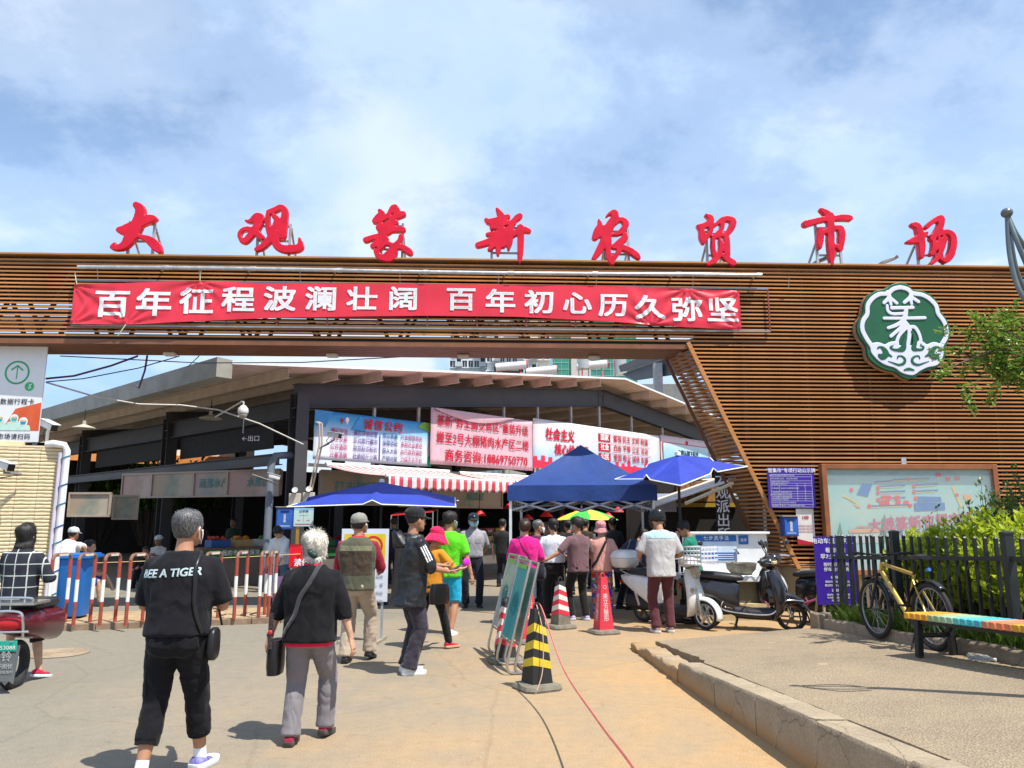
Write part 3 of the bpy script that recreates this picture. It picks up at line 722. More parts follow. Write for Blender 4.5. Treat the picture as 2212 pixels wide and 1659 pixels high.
conv=[[(*ez(x,y),w*520/1917/1.8228*0.0090)for x,y,w in s_]for s_ in EMS]
co,fs=remesh(strokes_mb(conv,-0.212,-0.188),0.0075,1)
link('seal_relief',npmesh('seal_relief',co,fs,EMW),em)
conv=[[(*ez(x,y),w*520/1917/1.8228*0.0090)for x,y,w in s_]for s_ in EMG]
co,fs=remesh(strokes_mb(conv,-0.222,-0.19),0.0075,1)
link('green_curls',npmesh('green_curls',co,fs,GREEN),em)
PHI=R(47)
HC=Vector((-6.15,16.5,0))
hgd,hnb=Vector((math.cos(PHI),math.sin(PHI),0)),Vector((-math.sin(PHI),math.cos(PHI),0))
def hw(x,y,z=0):return HC+hgd*x+hnb*y+Vector((0,0,z))
def hx(u,y,v=1000):
 a,_=ray(u,v);p=HC+hnb*y
 return(a*p.y-p.x)/(hgd.x-a*hgd.y)
APX=15.0
def rz(x):return 4.98+0.11*(x if x<APX else 2*APX-x)
hall=thing('market_hall','large open steel market hall with shallow gabled roof behind the gate','hall',HC,PHI)
CONCG=M('weathered_fascia',(0.30,0.30,0.27),0.85,var=0.2,scale=1.6,bump=0.2)
PURL=M('primed_purlin',(0.60,0.50,0.42),0.6,var=0.14,scale=3)
ROOFU=M('roof_sheet_pale',(0.62,0.50,0.43),0.55,var=0.1,scale=2)
DSTEEL=M('slate_steel_paint',(0.060,0.060,0.066),0.5,0.1,var=0.2,scale=1.5)
LEN=26.0
def roof_side(xa,xb):
 mb=MB();rings=[]
 k=int(LEN/0.2)
 prof=[]
 for i in range(k):
  y=i*0.2
  prof+=[(y,0),(y+0.13,0),(y+0.145,0.022),(y+0.185,0.022)]
 vs=[]
 for x in(xa,xb):vs+=[Vector((x,y,rz(x)+h))for y,h in prof]
 n=len(prof)
 mb.add(vs,[(i,i+1,n+i+1,n+i)for i in range(n-1)])
 return mb
roof_side(0.0,APX).obj('roof_sheet',ROOFU,hall,smooth=0,solid=0.006)
roof_side(APX,2*APX).obj('roof_sheet',ROOFU,hall,smooth=0,solid=0.006)
for xa,xb in((0.0,APX),(APX,2*APX)):
 q=MB();q.bar((xa,-0.02,rz(xa)+0.03),(xb,-0.02,rz(xb)+0.03),0.05,0.06);q.obj('verge_flashing',M('verge_white',(0.72,0.74,0.75),0.5),hall)
k=0
for i in range(10):
 for x in(1.45+1.36*i,2*APX-1.0-1.36*i):
  z=rz(x)-0.012
  pr=[(-0.045,0),(0.025,0),(0.025,-0.21),(0.085,-0.21),(0.085,-0.198),(0.035,-0.198),(0.035,0.0)]
  q=MB();q.prism([Vector((x+a,0.12,z+b_-0.002))for a,b_ in[(-0.045,0),(-0.045,-0.012),(0.020,-0.012),(0.020,-0.235),(0.085,-0.235),(0.085,-0.223),(0.032,-0.223),(0.032,0)]],(0,LEN-0.3,0))
  q.obj('purlin',PURL,hall,smooth=0)
q=MB();q.prism([Vector((-0.34,-0.03,z))for z in(4.66,5.09)]+[Vector((0.02,-0.03,z))for z in(5.07,4.66)],(0,LEN,0));q.obj('eave_fascia',CONCG,hall,smooth=0)
def ibeam(p,q_,h,w,name,mat,par,tw=0.02):
 p,q_=Vector(p),Vector(q_)
 dz=Vector((0,0,h/2-0.012))
 mb=MB();mb.bar(p,q_,tw,h-0.03);mb.bar(p+dz,q_+dz,w,0.022);mb.bar(p-dz,q_-dz,w,0.022)
 return mb.obj(name,mat,par,smooth=0)
gy=1.0
GB=0.31+0.27
for xa,xb in((2.2,APX-0.02),(APX+0.02,2*APX-2.2)):
 ibeam((xa,gy,rz(xa)-GB),(xb,gy,rz(xb)-GB),0.62,0.26,'gable_girder',DSTEEL,hall)
for s in(-1,1):
 xx=APX+s*0.16
 q=MB();q.box((xx,gy-0.016,rz(xx)-GB),(0.24,0.014,0.56));q.obj('splice_plate',DSTEEL,hall)
 for i in range(2):
  for j in range(5):
   q=MB();q.lathe([(0.016,0),(0.016,0.014),(0.001,0.018)],(xx+(i-0.5)*0.12,gy-0.024,rz(xx)-GB-0.22+j*0.11),6,rot=Matrix.Rotation(R(90),3,'X'));q.obj('bolt',DSTEEL,hall)
def hcol(x,y,z1,w=0.34,name='column'):
 mb=MB();mb.box((x,y,z1/2),(0.02,w,z1));mb.box((x,y-w/2,z1/2),(w,0.022,z1));mb.box((x,y+w/2,z1/2),(w,0.022,z1))
 return mb.obj(name,DSTEEL,hall,smooth=0)
for y in(gy,8.4,15.8,23.2):
 hcol(2.35,y,4.72);hcol(27.6,y,4.7)
for x in(8.6,21.4):
 for y in(8.4,15.8,23.2):hcol(x,y,rz(x)-0.8)
for y in(8.4,15.8,23.2):
 for xa,xb in((2.2,APX),(APX,27.7)):ibeam((xa,y,rz(xa)-GB),(xb,y,rz(xb)-GB),0.6,0.24,'rafter',DSTEEL,hall)
ibeam((2.35,gy,4.36),(2.35,24.0,4.36),0.5,0.22,'eave_beam',DSTEEL,hall)
ibeam((2.1,gy+0.4,3.1),(2.1,24.0,3.1),0.28,0.2,'side_rail',DSTEEL,hall)
for y0,y1,z0,z1 in((2.4,7.9,3.45,4.1),(9.0,15.0,3.5,4.1)):
 q=MB();q.box((2.5,(y0+y1)/2,(z0+z1)/2),(0.03,y1-y0,z1-z0));q.obj('dark_hoarding',M('hoarding_black',(0.014,0.014,0.015),0.7),hall)
q=MB();q.tube([(1.75,1.15,0.0),(1.75,1.15,2.9),(1.85,1.15,3.15),(2.3,1.15,3.2)],0.09,12);q.obj('downpipe',M('pipe_bluegrey',(0.16,0.19,0.23),0.5),hall)
for u in(812,908,1092,1165,1237,1298,1367,1433,1500):
 x=hx(u,0.9,900);z1=rz(x)-GB-0.3
 q=MB();q.box((x,0.98,(2.95+z1)/2),(0.07,0.07,z1-2.95));q.obj('mullion',M('pale_mullion',(0.50,0.47,0.45),0.6),hall,smooth=0)
q=MB();q.box((9.6,0.98,2.97),(14.2,0.08,0.08));q.obj('banner_rail',M('pale_mullion'),hall)
for i in range(9):
 x=6+(i%3)*4+(i//3)*0.7;y=5.0+(i//3)*5
 q=MB();q.box((x,y,rz(x)-0.01),(1.1,0.9,0.01),Matrix.Rotation(-math.atan(0.11),3,'Y'));q.obj('roof_light',M('roof_light_panel',(0.85,0.82,0.62),0.5,var=0.1),hall)
BACK=M('added_dark_wall',(0.035,0.03,0.026),0.9,var=0.3,scale=0.8)  # near-black, so the added walls keep the hall interior dark
q=MB();q.box((17.5,24.6,2.2),(26.0,0.15,4.4));q.obj('added_back_wall',BACK,hall)  # added across the open back to block the bright horizon
q=MB();q.box((28.4,12.5,2.2),(0.15,24.0,4.4));q.obj('added_side_wall',BACK,hall)  # added on the far side, also shutting out horizon light
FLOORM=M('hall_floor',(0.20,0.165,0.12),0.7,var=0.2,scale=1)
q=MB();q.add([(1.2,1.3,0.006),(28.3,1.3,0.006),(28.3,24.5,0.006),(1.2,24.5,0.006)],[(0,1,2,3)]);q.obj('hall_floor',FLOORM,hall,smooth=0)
def hall_panel(name,label,cat,u0,u1,vt,vb,y,mat,group=None):
 x0,x1=hx(u0,y,vt[0]),hx(u1,y,vt[1])
 def zz(u,v,x):p=hw(x,y);return CAM_H+ray(u,v)[1]*p.y
 zt0,zt1,zb0,zb1=zz(u0,vt[0],x0),zz(u1,vt[1],x1),zz(u0,vb[0],x0),zz(u1,vb[1],x1)
 zt,zb=(zt0+zt1)/2,(zb0+zb1)/2
 w,h=x1-x0,zt-zb
 root=thing(name,label,cat,hw((x0+x1)/2,y,(zt+zb)/2),PHI,group)
 mb=MB();mb.sheet(lambda a,b_:Vector(((a-0.5)*w,0.012*noise.noise(Vector((a*7,b_*4,u0))),(b_-0.5)*h)),24,10)
 mb.obj('panel',mat,root,smooth=180,solid=0.004)
 return root,w,h
REDP=M('red_print',(0.46,0.004,0.030),0.6,var=0.04)
BLUEP=M('blue_print',(0.010,0.030,0.20),0.6,var=0.04)
MAGP=M('magenta_print',(0.36,0.008,0.10),0.6,var=0.04)
PURP=M('violet_print',(0.07,0.015,0.20),0.6,var=0.04)
def grad_mat(name,stops,horiz=False,noise_amt=0.12,lo=-0.6,hi=0.6,scale=3.0):
 m,t,b,tc=newmat(name)
 sp=N(t,'ShaderNodeSeparateXYZ');L(t,tc,'Object',sp,0)
 n1=N(t,'ShaderNodeTexNoise',Scale=scale,Detail=4.0);L(t,tc,'Object',n1,'Vector')
 f=mathn(t,'DIVIDE',mathn(t,'SUBTRACT',sp.outputs[0 if horiz else 2],lo),hi-lo)
 f=mathn(t,'ADD',f,mathn(t,'MULTIPLY_ADD',n1.outputs[0],noise_amt*2,-noise_amt))
 t.links.new(ramp(t,f,stops),b.inputs['Base Color']);b.inputs['Roughness'].default_value=0.5
 return m
m=grad_mat('pledge_print',[(0.0,(0.62,0.66,0.74)),(0.45,(0.60,0.68,0.78)),(0.66,(0.30,0.56,0.76)),(0.85,(0.05,0.34,0.66)),(1.0,(0.03,0.26,0.58))],noise_amt=0.06)
p,w,h=hall_panel('pledge_banner','pale blue market pledge banner with columns of coloured characters on the hall','banner',680,932,(889,911),(999,1002),0.78,m)
text('诚信公约',0.30,REDP,p,0.05*w,0.30*h,-0.03,0.022,space=1.25,shear=0.15)
MAG=MAGP
rows=[('遵纪守法','诚实守信经营','保证质量','打击假冒伪劣'),('公平交易','反对欺行霸市','保障供给','承担社会责任'),('公开透明','规范标识标价','服从大局','执行政府调控'),('计量准确','杜绝短斤少两','产销对接','力保天天平价')]
for i,r_ in enumerate(rows):
 z=0.10*h-i*0.165*h
 for j,(s_,fx,mm)in enumerate(zip(r_,(-0.31,-0.095,0.115,0.31),(MAGP,PURP,BLUEP,MAGP))):
  text(s_,0.155,mm,p,fx*w,z,-0.03,0.008,sx=0.84)
rect(p,0.022*w,-0.45*h,0.03*w,0.12*h,BLUEP,-0.024)
patch(p,[(-0.5*w,0.5*h),(-0.36*w,0.5*h),(-0.42*w,0.16*h),(-0.5*w,0.2*h)],M('print_sky_blue',(0.05,0.30,0.62),0.6),-0.022)
patch(p,[(-0.22*w,0.16*h),(-0.14*w,0.48*h),(-0.09*w,0.16*h)],M('print_sky_blue'),-0.022)
patch(p,[(0.42*w,0.5*h),(0.5*w,0.5*h),(0.5*w,0.2*h),(0.46*w,0.3*h),(0.36*w,0.38*h)],M('print_leaf',(0.16,0.36,0.06),0.6,var=0.3,scale=20),-0.022)
patch(p,[(0.465*w,-0.5*h),(0.5*w,-0.5*h),(0.5*w,-0.22*h),(0.465*w,-0.3*h)],M('print_green',(0.02,0.30,0.16),0.6),-0.022)
for fx,fz,r_,mm in((-0.29,0.34,0.045,REDP),(-0.25,0.36,0.06,WHITE)):
 disc(p,fx*w,fz*h,r_,mm,-0.024,sz=1.2);patch(p,[(fx*w-0.02,fz*h-r_*1.3),(fx*w+0.02,fz*h-r_*1.3),(fx*w+0.012,fz*h-r_*2),(fx*w-0.012,fz*h-r_*2)],mm,-0.024)
PINKC=M('pink_banner_cloth',(0.56,0.39,0.44),0.7,var=0.06,scale=3)
p,w,h=hall_panel('notice_banner','pink relocation notice banner with red characters and a telephone number','banner',931,1150,(885,905),(1008,1012),0.66,PINKC)
text('篆新“野生菌交易区”重装升级',0.33,REDP,p,0,0.27*h,-0.03,0.014,sx=0.92)
text('搬至2号大棚猪肉水产区二楼',0.35,REDP,p,0.0,-0.03*h,-0.03,0.014,sx=0.90)
text('商务咨询:18869750770',0.38,REDP,p,0.03*w,-0.34*h,-0.03,0.014,sx=0.96)
mb=MB();mb.sheet(lambda a,b_:Vector((-0.47*w+a*0.75*w,-0.045-0.02*math.sin(b_*PI),0.5*h-b_*(0.02+0.16*math.sin(a*PI))*h)),16,5);mb.obj('folded_edge',PINKC,p,smooth=180)
m=grad_mat('values_print',[(0.0,(0.30,0.50,0.70)),(0.35,(0.46,0.60,0.74)),(0.55,(0.64,0.62,0.66)),(1.0,(0.68,0.64,0.66))],noise_amt=0.2)
p,w,h=hall_panel('slogan_banner','white and sky-blue slogan banner with red characters and boxed word rows','banner',1151,1424,(906,939),(1013,1028),0.70,m)
text('社会主义',0.42,REDP,p,-0.32*w,0.20*h,-0.03,0.03,sx=0.92,shear=0.1)
text('核心价值观',0.40,REDP,p,-0.24*w,-0.10*h,-0.03,0.03,sx=0.92,shear=0.1)
for i,(a,b_)in enumerate((('国家','富强 民主 文明 和谐'),('社会','自由 平等 公正 法治'),('公民','爱国 敬业 诚信 友善'))):
 z=0.28*h-i*0.215*h
 rect(p,-0.035*w,z-0.088*h,0.06*w,z+0.088*h,REDP,-0.022)
 text(a,0.25,WHITE,p,0.0125*w,z,-0.028,0.02)
 text(b_,0.26,REDP,p,0.235*w,z,-0.028,0.016,sx=1.0)
 for zz_ in(-0.09,0.09):rect(p,0.06*w,z+zz_*h-0.004,0.41*w,z+zz_*h+0.004,REDP,-0.022)
sk=[(-0.5*w,-0.5*h)]+[(0.5*w,-0.5*h)]
pts=[]
random.seed(3)
for i in range(41):
 f=i/40;zz_=-0.36+0.05*math.sin(f*7)+(random.choice((0,0,0.03,0.07,0.11))if i%2 else 0)
 pts.append(((0.5-f)*w,zz_*h));
 if i<40:pts.append(((0.5-f-0.024)*w,zz_*h))
patch(p,sk+pts,M('print_red_ribbon',(0.66,0.02,0.06),0.6),-0.02)
m=grad_mat('courtesy_print',[(0.0,(0.10,0.42,0.62)),(0.6,(0.30,0.56,0.70)),(1.0,(0.55,0.64,0.70))],noise_amt=0.25)
p,w,h=hall_panel('courtesy_banner','blue courtesy banner with dark characters at the right end of the hall banners','banner',1426,1534,(941,953),(1030,1034),0.74,M('pale_pink_cloth',(0.62,0.50,0.54),0.7))
rect(p,-0.47*w,-0.46*h,0.46*w,0.32*h,m,-0.02)
for a in((-0.47,0.32,0.46,0.335),(-0.47,-0.46,-0.455,0.32),(0.445,-0.46,0.46,0.32)):rect(p,a[0]*w,a[1]*h,a[2]*w,a[3]*h,REDP,-0.024)
disc(p,0,0.38*h,0.09,REDP,-0.026)
BLK=M('black_print',(0.02,0.02,0.035),0.6,var=0)
text('文明从脚下起步',0.25,BLK,p,0.02*w,0.10*h,-0.03,0.022,sx=0.95)
text('礼让斑马线开始',0.25,BLK,p,0.02*w,-0.14*h,-0.03,0.022,sx=0.95)
def stripe_mat(name,a,b_,period,axis=0):
 m,t,b,tc=newmat(name)
 sp=N(t,'ShaderNodeSeparateXYZ');L(t,tc,'Object',sp,0)
 fr=mathn(t,'FRACT',mathn(t,'DIVIDE',mathn(t,'ADD',sp.outputs[axis],50.0),period))
 f=mathn(t,'GREATER_THAN',fr,0.5)
 n1=N(t,'ShaderNodeTexNoise',Scale=4.0,Detail=5.0);L(t,tc,'Object',n1,'Vector')
 c=mixc(t,f,a,b_);c=mixc(t,0.5,c,ramp(t,n1.outputs[0],[(0.3,(0.75,0.72,0.7)),(0.7,(1,1,1))]),'MULTIPLY')
 t.links.new(c,b.inputs['Base Color']);b.inputs['Roughness'].default_value=0.7
 return m
STR=stripe_mat('red_white_stripe',(0.62,0.05,0.09),(0.78,0.72,0.66),0.25)
def awning(label,x0,x1,y0,y1,z0,z1,group='striped awnings on the hall front'):
 root=thing('striped_awning',label,'awning',hw((x0+x1)/2,y0,0),PHI,group)
 w=x1-x0;d=y0-y1
 mb=MB();mb.sheet(lambda a,b_:Vector(((a-0.5)*w,-b_*d,z0+(z1-z0)*b_-0.05*math.sin(b_*PI))),30,8);mb.obj('canopy',STR,root,smooth=180,solid=0.004)
 mb=MB()
 ns=int(w/0.25);k=12
 def val(a,b_):
  x=(a-0.5)*w;sc=0.24+0.05*abs(math.sin((x+50)/0.25*PI))
  return Vector((x,-d-0.035-0.02*b_*math.sin(x*9),z1-0.02-b_*sc))
 mb.sheet(val,ns*8,4);mb.obj('valance',STR,root,smooth=180,solid=0.003)
 q=MB();q.tube([(-w/2-0.06,-d,z1+0.0),(w/2+0.06,-d,z1+0.0)],0.035,10);q.obj('front_bar',M('awning_bar',(0.75,0.75,0.75),0.4),root)
 for s in(-1,1):
  q=MB();q.bar((s*w*0.42,-0.05,z0-0.05),(s*w*0.2,-d*0.55,(z0+z1)/2-0.1),0.03,0.05);q.bar((s*w*0.2,-d*0.55,(z0+z1)/2-0.1),(s*w*0.42,-d+0.03,z1-0.03),0.03,0.05);q.obj('folding_arm',M('awning_bar'),root)
 q=MB();q.tube([(-w/2,-0.02,z0+0.02),(w/2,-0.02,z0+0.02)],0.055,10);q.obj('roller',M('awning_bar'),root)
awning('red and white striped awning left of the blue gazebo',2.9,7.0,0.6,-1.9,2.95,2.6)
awning('red and white striped awning behind the blue gazebo',7.4,12.2,0.6,-1.7,2.93,2.62)
t_=thing('cream_awning','plain cream awning sloping down behind the right blue umbrella','awning')
A_,B_,C_,D_=at(1405,1092,15.6),at(1590,1030,15.2),at(1520,1035,18.5),at(1400,1078,18.5)
mb=MB();mb.sheet(lambda a,b_:(A_*(1-a)+B_*a)*(1-b_)+(D_*(1-a)+C_*a)*b_,10,6);mb.obj('canopy',M('cream_canvas',(0.66,0.56,0.46),0.7),t_,smooth=180,solid=0.006)
q=MB();q.tube([A_+Vector((0,-.02,-.03)),B_+Vector((0,-.02,-.03))],0.03,8);q.obj('front_bar',M('awning_bar'),t_)
q=MB();q.tube([at(1480,1088,15.3),at(1585,1043,15.0)],0.035,8);q.obj('arm',M('cream_tube',(0.62,0.56,0.40),0.5),t_)
def tower(label,u0,u1,dist,z1,wall,cols,zs_,fh=3.0,ww=1.3,wh=1.5,side=0.0):
 xa,xb=ray(u0,790)[0]*dist,ray(u1,790)[0]*dist
 w=xb-xa
 root=thing('apartment_tower',label,'building',((xa+xb)/2,dist,0))
 q=MB();q.box((0,7,z1/2),(w,14,z1));q.obj('wall',wall,root)
 q=MB();q.box((0,7,z1+0.4),(w+0.6,14.6,0.8));q.obj('parapet',wall,root)
 fm=MB()
 for s in(-1,1):fm.box((s*ww/2,-0.15,0),(0.16,0.4,wh+0.2));fm.box((0,-0.15,s*wh/2),(ww,0.4,0.16))
 fm.box((0,-0.15,0.1),(0.08,0.2,wh));fme=fm.mesh('window',M('window_white',(0.72,0.74,0.76),0.5))
 pm=MB();pm.box((0,-0.02,0),(ww,0.06,wh));pme=pm.mesh('pane',M('dark_window_glass',(0.05,0.07,0.09),0.15,var=0.4,scale=0.3))
 bm_=MB();bm_.box((0,-0.3,-0.1),(1.5,0.7,0.9));bm_.box((0,0.0,0.9),(1.5,0.1,1.2),m=1)
 bme=bm_.mesh('balcony',[wall,M('recess_dark',(0.03,0.035,0.04),0.6)])
 for z in zs_:
  for i in range(cols):
   x=(i+0.5)/cols*w-w/2
   if i%4==1:
    link('balcony',bme,root,loc=(x,-0.02,z))
   else:
    o=link('window',fme,root,loc=(x,0,z));link('pane',pme,o)
 for i in range(cols+1):
  if i%4 in(1,2):q=MB();q.box((i/cols*w-w/2,-0.12,z1/2),(0.35,0.3,z1-0.2));q.obj('pilaster',M('pilaster_grey',(0.36,0.40,0.44),0.8),root)
TW=M('tower_pale',(0.50,0.54,0.55),0.8,var=0.08)
tower('pale grey apartment tower seen under the left of the beam gap',972,1062,150,46,TW,7,[29+3*i for i in range(6)])
tower('white apartment tower right of the taller grey one',1052,1132,135,40,M('tower_white',(0.62,0.64,0.62),0.8,var=0.08),6,[27+3*i for i in range(5)])
tower('narrow cream apartment tower beside the green glass block',1134,1186,128,42,M('tower_cream',(0.66,0.60,0.47),0.8,var=0.08),4,[26+3*i for i in range(6)])
xa,xb=ray(1194,790)[0]*140,ray(1376,790)[0]*140
gl=thing('green_glass_block','green curtain-wall office block beyond the hall roof','building',((xa+xb)/2,140,0))
w=xb-xa
GLS=M('green_glass',(0.04,0.24,0.18),0.2,var=0.3,scale=0.25,spec=0.6)
q=MB();q.box((0,8,21),(w,16,42));q.obj('glass_wall',GLS,gl)
q=MB();q.box((-w*0.5+5.2,-0.15,21),(3.6,0.5,42));q.obj('stair_core',M('core_pinkgrey',(0.52,0.47,0.44),0.8),gl)
for i in range(15):
 q=MB();q.box((0,-0.04,24+i*1.25),(w,0.06,0.14));q.obj('transom',M('transom_green',(0.20,0.42,0.34),0.4),gl,smooth=0)
for i in range(12):
 q=MB();q.box((-w/2+0.3+i*w/12,-0.03,31),(0.09,0.05,20));q.obj('glass_rib',M('transom_green'),gl,smooth=0)
lb=thing('grey_rooftop_block','grey low block with parapet just above the hall roof line','building',(ray(1215,800)[0]*62,62,0))
q=MB();q.box((0.4,6,6.1),(10.5,12,12.2));q.obj('wall',M('grey_block_wall',(0.40,0.38,0.33),0.8),lb)
q=MB();q.prism([Vector((x,0.2,z))for x,z in((-0.6,12.2),(4.0,12.2),(2.6,13.2),(1.2,13.2))],(0,5,0));q.obj('stair_gable',M('grey_block_wall'),lb)
q=MB();q.box((-4.6,1.5,12.9),(2.2,3,1.5));q.obj('stair_head',M('dark_block',(0.10,0.095,0.08),0.8),lb)
def heater(u,v,lab,colr,tank=False):
 P=at(u,v,61.0);t_=thing('water_heater',lab,'water heater',(P.x,61.6,12.2),0,'water heaters on the far roof')
 zc=P.z-12.2
 if tank:
  q=MB();q.lathe([(0.01,0),(0.55,0.05),(0.55,1.3),(0.42,1.45),(0.01,1.5)],(0,0,zc-0.7),14);q.obj('tank',M('tank_steel',(0.52,0.50,0.44),0.35,0.6),t_)
  q=MB();
  for s in(-1,1):q.bar((s*0.4,0,0),(s*0.4,0,zc-0.66),0.08)
  q.obj('stand',GREYP,t_)
 else:
  q=MB();q.tube([(-1.25,0,zc-0.12),(1.25,0,zc+0.12)],0.33,14);q.obj('tank',M('heater_white',(0.66,0.62,0.60),0.4),t_)
  q=MB();q.tube([(1.25,0,zc+0.12),(1.33,0,zc+0.13)],0.345,14);q.obj('end_cap',colr,t_)
  q=MB()
  for s in(-0.8,0.8):q.bar((s,0,0),(s,0,zc-0.3),0.08);q.bar((s,-1.2,0),(s,0,zc-0.3),0.06)
  q.obj('stand',M('heater_red',(0.52,0.03,0.06),0.5),t_)
HR=M('heater_red',(0.52,0.03,0.06),0.5)
heater(1104,788,'white rooftop water heater with pink end, nearest the apartment towers',HR)
heater(1170,798,'white rooftop water heater with red stand in the middle of the far roof',HR)
heater(1280,786,'red-ended rooftop water heater beside the small gable',HR)
heater(1262,777,'steel rooftop tank above the small gable',HR,True)
heater(1341,790,'steel rooftop tank at the right end of the far roof',HR,True)
dh=thing('steel_side_hall','dark blue-grey steel hall with sloping roof beside the gate tower','hall')
BLUES=M('bluegrey_cladding',(0.055,0.075,0.095),0.55,var=0.2,scale=1)
def q4(a,b_,c,d,name,mat,solid=0.2):
 mb=MB();mb.add([a,b_,c,d],[(0,1,2,3)]);return mb.obj(name,mat,dh,smooth=0,solid=solid)
q4(at(1338,797,40),at(1520,730,34),at(1560,740,52),at(1400,790,55),'roof',BLUES,0.35)
q4(at(1345,808,40.5),at(1520,748,34.5),at(1520,800,34.5),at(1372,822,39.5),'cladding',BLUES,0.1)
for u,Y in((1425,36.5),(1500,35)):
 P=at(u,780,Y);q=MB();q.box((P.x,Y+0.6,P.z/2),(0.4,0.4,P.z));q.obj('column',GREYP,dh)
q4(at(1380,830,47),at(1560,830,43),at(1560,1000,43),at(1380,1000,47),'rear_wall',M('pale_rear_wall',(0.5,0.55,0.53),0.8),0.2)
def cloth(name,col,seed=0,tr=0.35):
 m,t,b,tc=newmat(name)
 n1=N(t,'ShaderNodeTexNoise',Scale=3.0,Detail=5.0);L(t,tc,'Object',n1,'Vector')
 c=ramp(t,n1.outputs[0],[(0.3,tuple(x*0.85 for x in col)),(0.7,tuple(x*1.1 for x in col))])
 t.links.new(c,b.inputs['Base Color']);b.inputs['Roughness'].default_value=0.6
 n2=N(t,'ShaderNodeTexNoise',Scale=7.0,Detail=4.0,Distortion=1.0);L(t,tc,'Object',n2,'Vector')
 bp=N(t,'ShaderNodeBump',Strength=0.35,Distance=0.02);L(t,n2,0,bp,'Height');L(t,bp,0,b,'Normal')
 tl=N(t,'ShaderNodeBsdfTranslucent');t.links.new(c,tl.inputs[0])
 mx=N(t,'ShaderNodeMixShader');mx.inputs[0].default_value=tr
 out=[n for n in t.nodes if n.type=='OUTPUT_MATERIAL'][0]
 L(t,b,0,mx,1);L(t,tl,0,mx,2);L(t,mx,0,out,0)
 return m
NAVY=cloth('gazebo_blue',(0.008,0.042,0.20),tr=0.06)
UBLUE=cloth('umbrella_blue',(0.020,0.046,0.38),tr=0.10)
TUBEW=M('white_tube',(0.66,0.70,0.70),0.4,0.2)
TUBEG=M('frame_tube',(0.36,0.38,0.42),0.45,0.3)
PIPING=M('white_piping',(0.75,0.78,0.82),0.6)
gz=thing('gazebo','blue pop-up gazebo with peaked roof over the queue','gazebo',(1.34,15.0,0),R(-5))
H_=1.30
def gzroof(side):
 def fn(a,b_):
  e=H_*(1-b_)
  x=(a*2-1)*e
  z=2.23+0.84*(b_**1.12)-0.05*math.sin(b_*PI)*(1-abs(a*2-1))+0.008*noise.noise(Vector((a*6,b_*5,side)))
  p=Vector((x,-e,z));return Matrix.Rotation(side*PI/2,3,'Z')@p
 return fn
for s_ in range(4):
 mb=MB();mb.sheet(gzroof(s_),14,14);mb.obj('roof_panel',NAVY,gz,smooth=180)
 mb=MB()
 def val(a,b_,s_=s_):
  x=(a*2-1)*(H_+0.012)
  p=Vector((x,-H_-0.014-0.012*math.sin(a*21+s_)*b_,2.235-0.27*b_-0.012*math.sin(a*PI)*b_));return Matrix.Rotation(s_*PI/2,3,'Z')@p
 mb.sheet(val,20,5);mb.obj('valance',NAVY,gz,smooth=180)
 rm=Matrix.Rotation(s_*PI/2,3,'Z')
 q=MB();p=rm@Vector((-H_+0.04,-H_+0.04,0));q.box((p.x,p.y,1.1),(0.045,0.045,2.2));q.box((p.x,p.y,0.01),(0.12,0.12,0.02));q.obj('leg',TUBEW,gz)
 q=MB()
 for a,b_,z0,z1 in((-1,-0.5,1.98,1.80),(-1,-0.5,1.80,1.98),(-0.5,0,1.98,1.80),(-0.5,0,1.80,1.98),(0,0.5,1.98,1.80),(0,0.5,1.80,1.98),(0.5,1,1.98,1.80),(0.5,1,1.80,1.98)):
  q.bar(rm@Vector((a*H_*0.95,-H_+0.05,z0)),rm@Vector((b_*H_*0.95,-H_+0.05,z1)),0.018,0.032)
 q.bar(rm@Vector((0,-H_+0.05,1.85)),rm@Vector((0,0,1.95)),0.018,0.03)
 q.obj('scissor_truss',TUBEG,gz,smooth=0)
q=MB();q.tube([(0,0,1.85),(0,0,3.0)],0.02,8);q.obj('centre_pole',TUBEG,gz)
def umbrella(label,loc,rz_,half,zp,ze,tilt,pole=True,mat=UBLUE):
 root=thing('parasol',label,'umbrella',loc,0,'square blue umbrellas beside the gazebo',rot=(0,0,rz_))
 rt=Matrix.Rotation(tilt[0],3,'X')@Matrix.Rotation(tilt[1],3,'Y')
 top=Vector((0,0,zp))
 def fn(side):
  def f(a,b_):
   e=half*(1-b_);k=abs(a*2-1)
   z=(ze-zp)*(1-b_)**1.05+(0.07*max(0,1-k*9)*(1-b_)+0.05*(1-k)*(1-b_))
   p=Matrix.Rotation(side*PI/2,3,'Z')@Vector(((a*2-1)*e,-e*(0.97+0.03*k),z));return rt@p+top
  return f
 for s_ in range(4):
  mb=MB();mb.sheet(fn(s_),18,8);mb.obj('canopy_panel',mat,root,smooth=180)
  q=MB();q.tube([fn(s_)(i/18,0)for i in range(19)],0.011,5);q.obj('edge_piping',PIPING,root)
  q=MB();q.tube([fn(s_)(0,0)-Vector((0,0,0.02)),fn(s_)(0,0.5)-Vector((0,0,0.03)),top-Vector((0,0,0.05))],0.008,5);q.tube([fn(s_)(0.5,0.0)-Vector((0,0,0.02)),top-Vector((0,0,0.06))],0.008,5);q.obj('rib',STEEL,root)
 q=MB();q.tube([(0,0,0.0),top+Vector((0,0,0.02))],0.024,10);q.obj('pole',STEEL,root)
 q=MB();q.lathe([(0.05,0),(0.05,0.06),(0.02,0.07),(0.001,0.07)],top+Vector((0,0,0.0)),10);q.obj('finial',PIPING,root)
 q=MB();q.lathe([(0.001,0),(0.25,0),(0.25,0.06),(0.06,0.1),(0.05,0.35),(0.001,0.35)],(0,0,0),16);q.obj('base',STEEL,root)
P=at(825,1042,15.6)
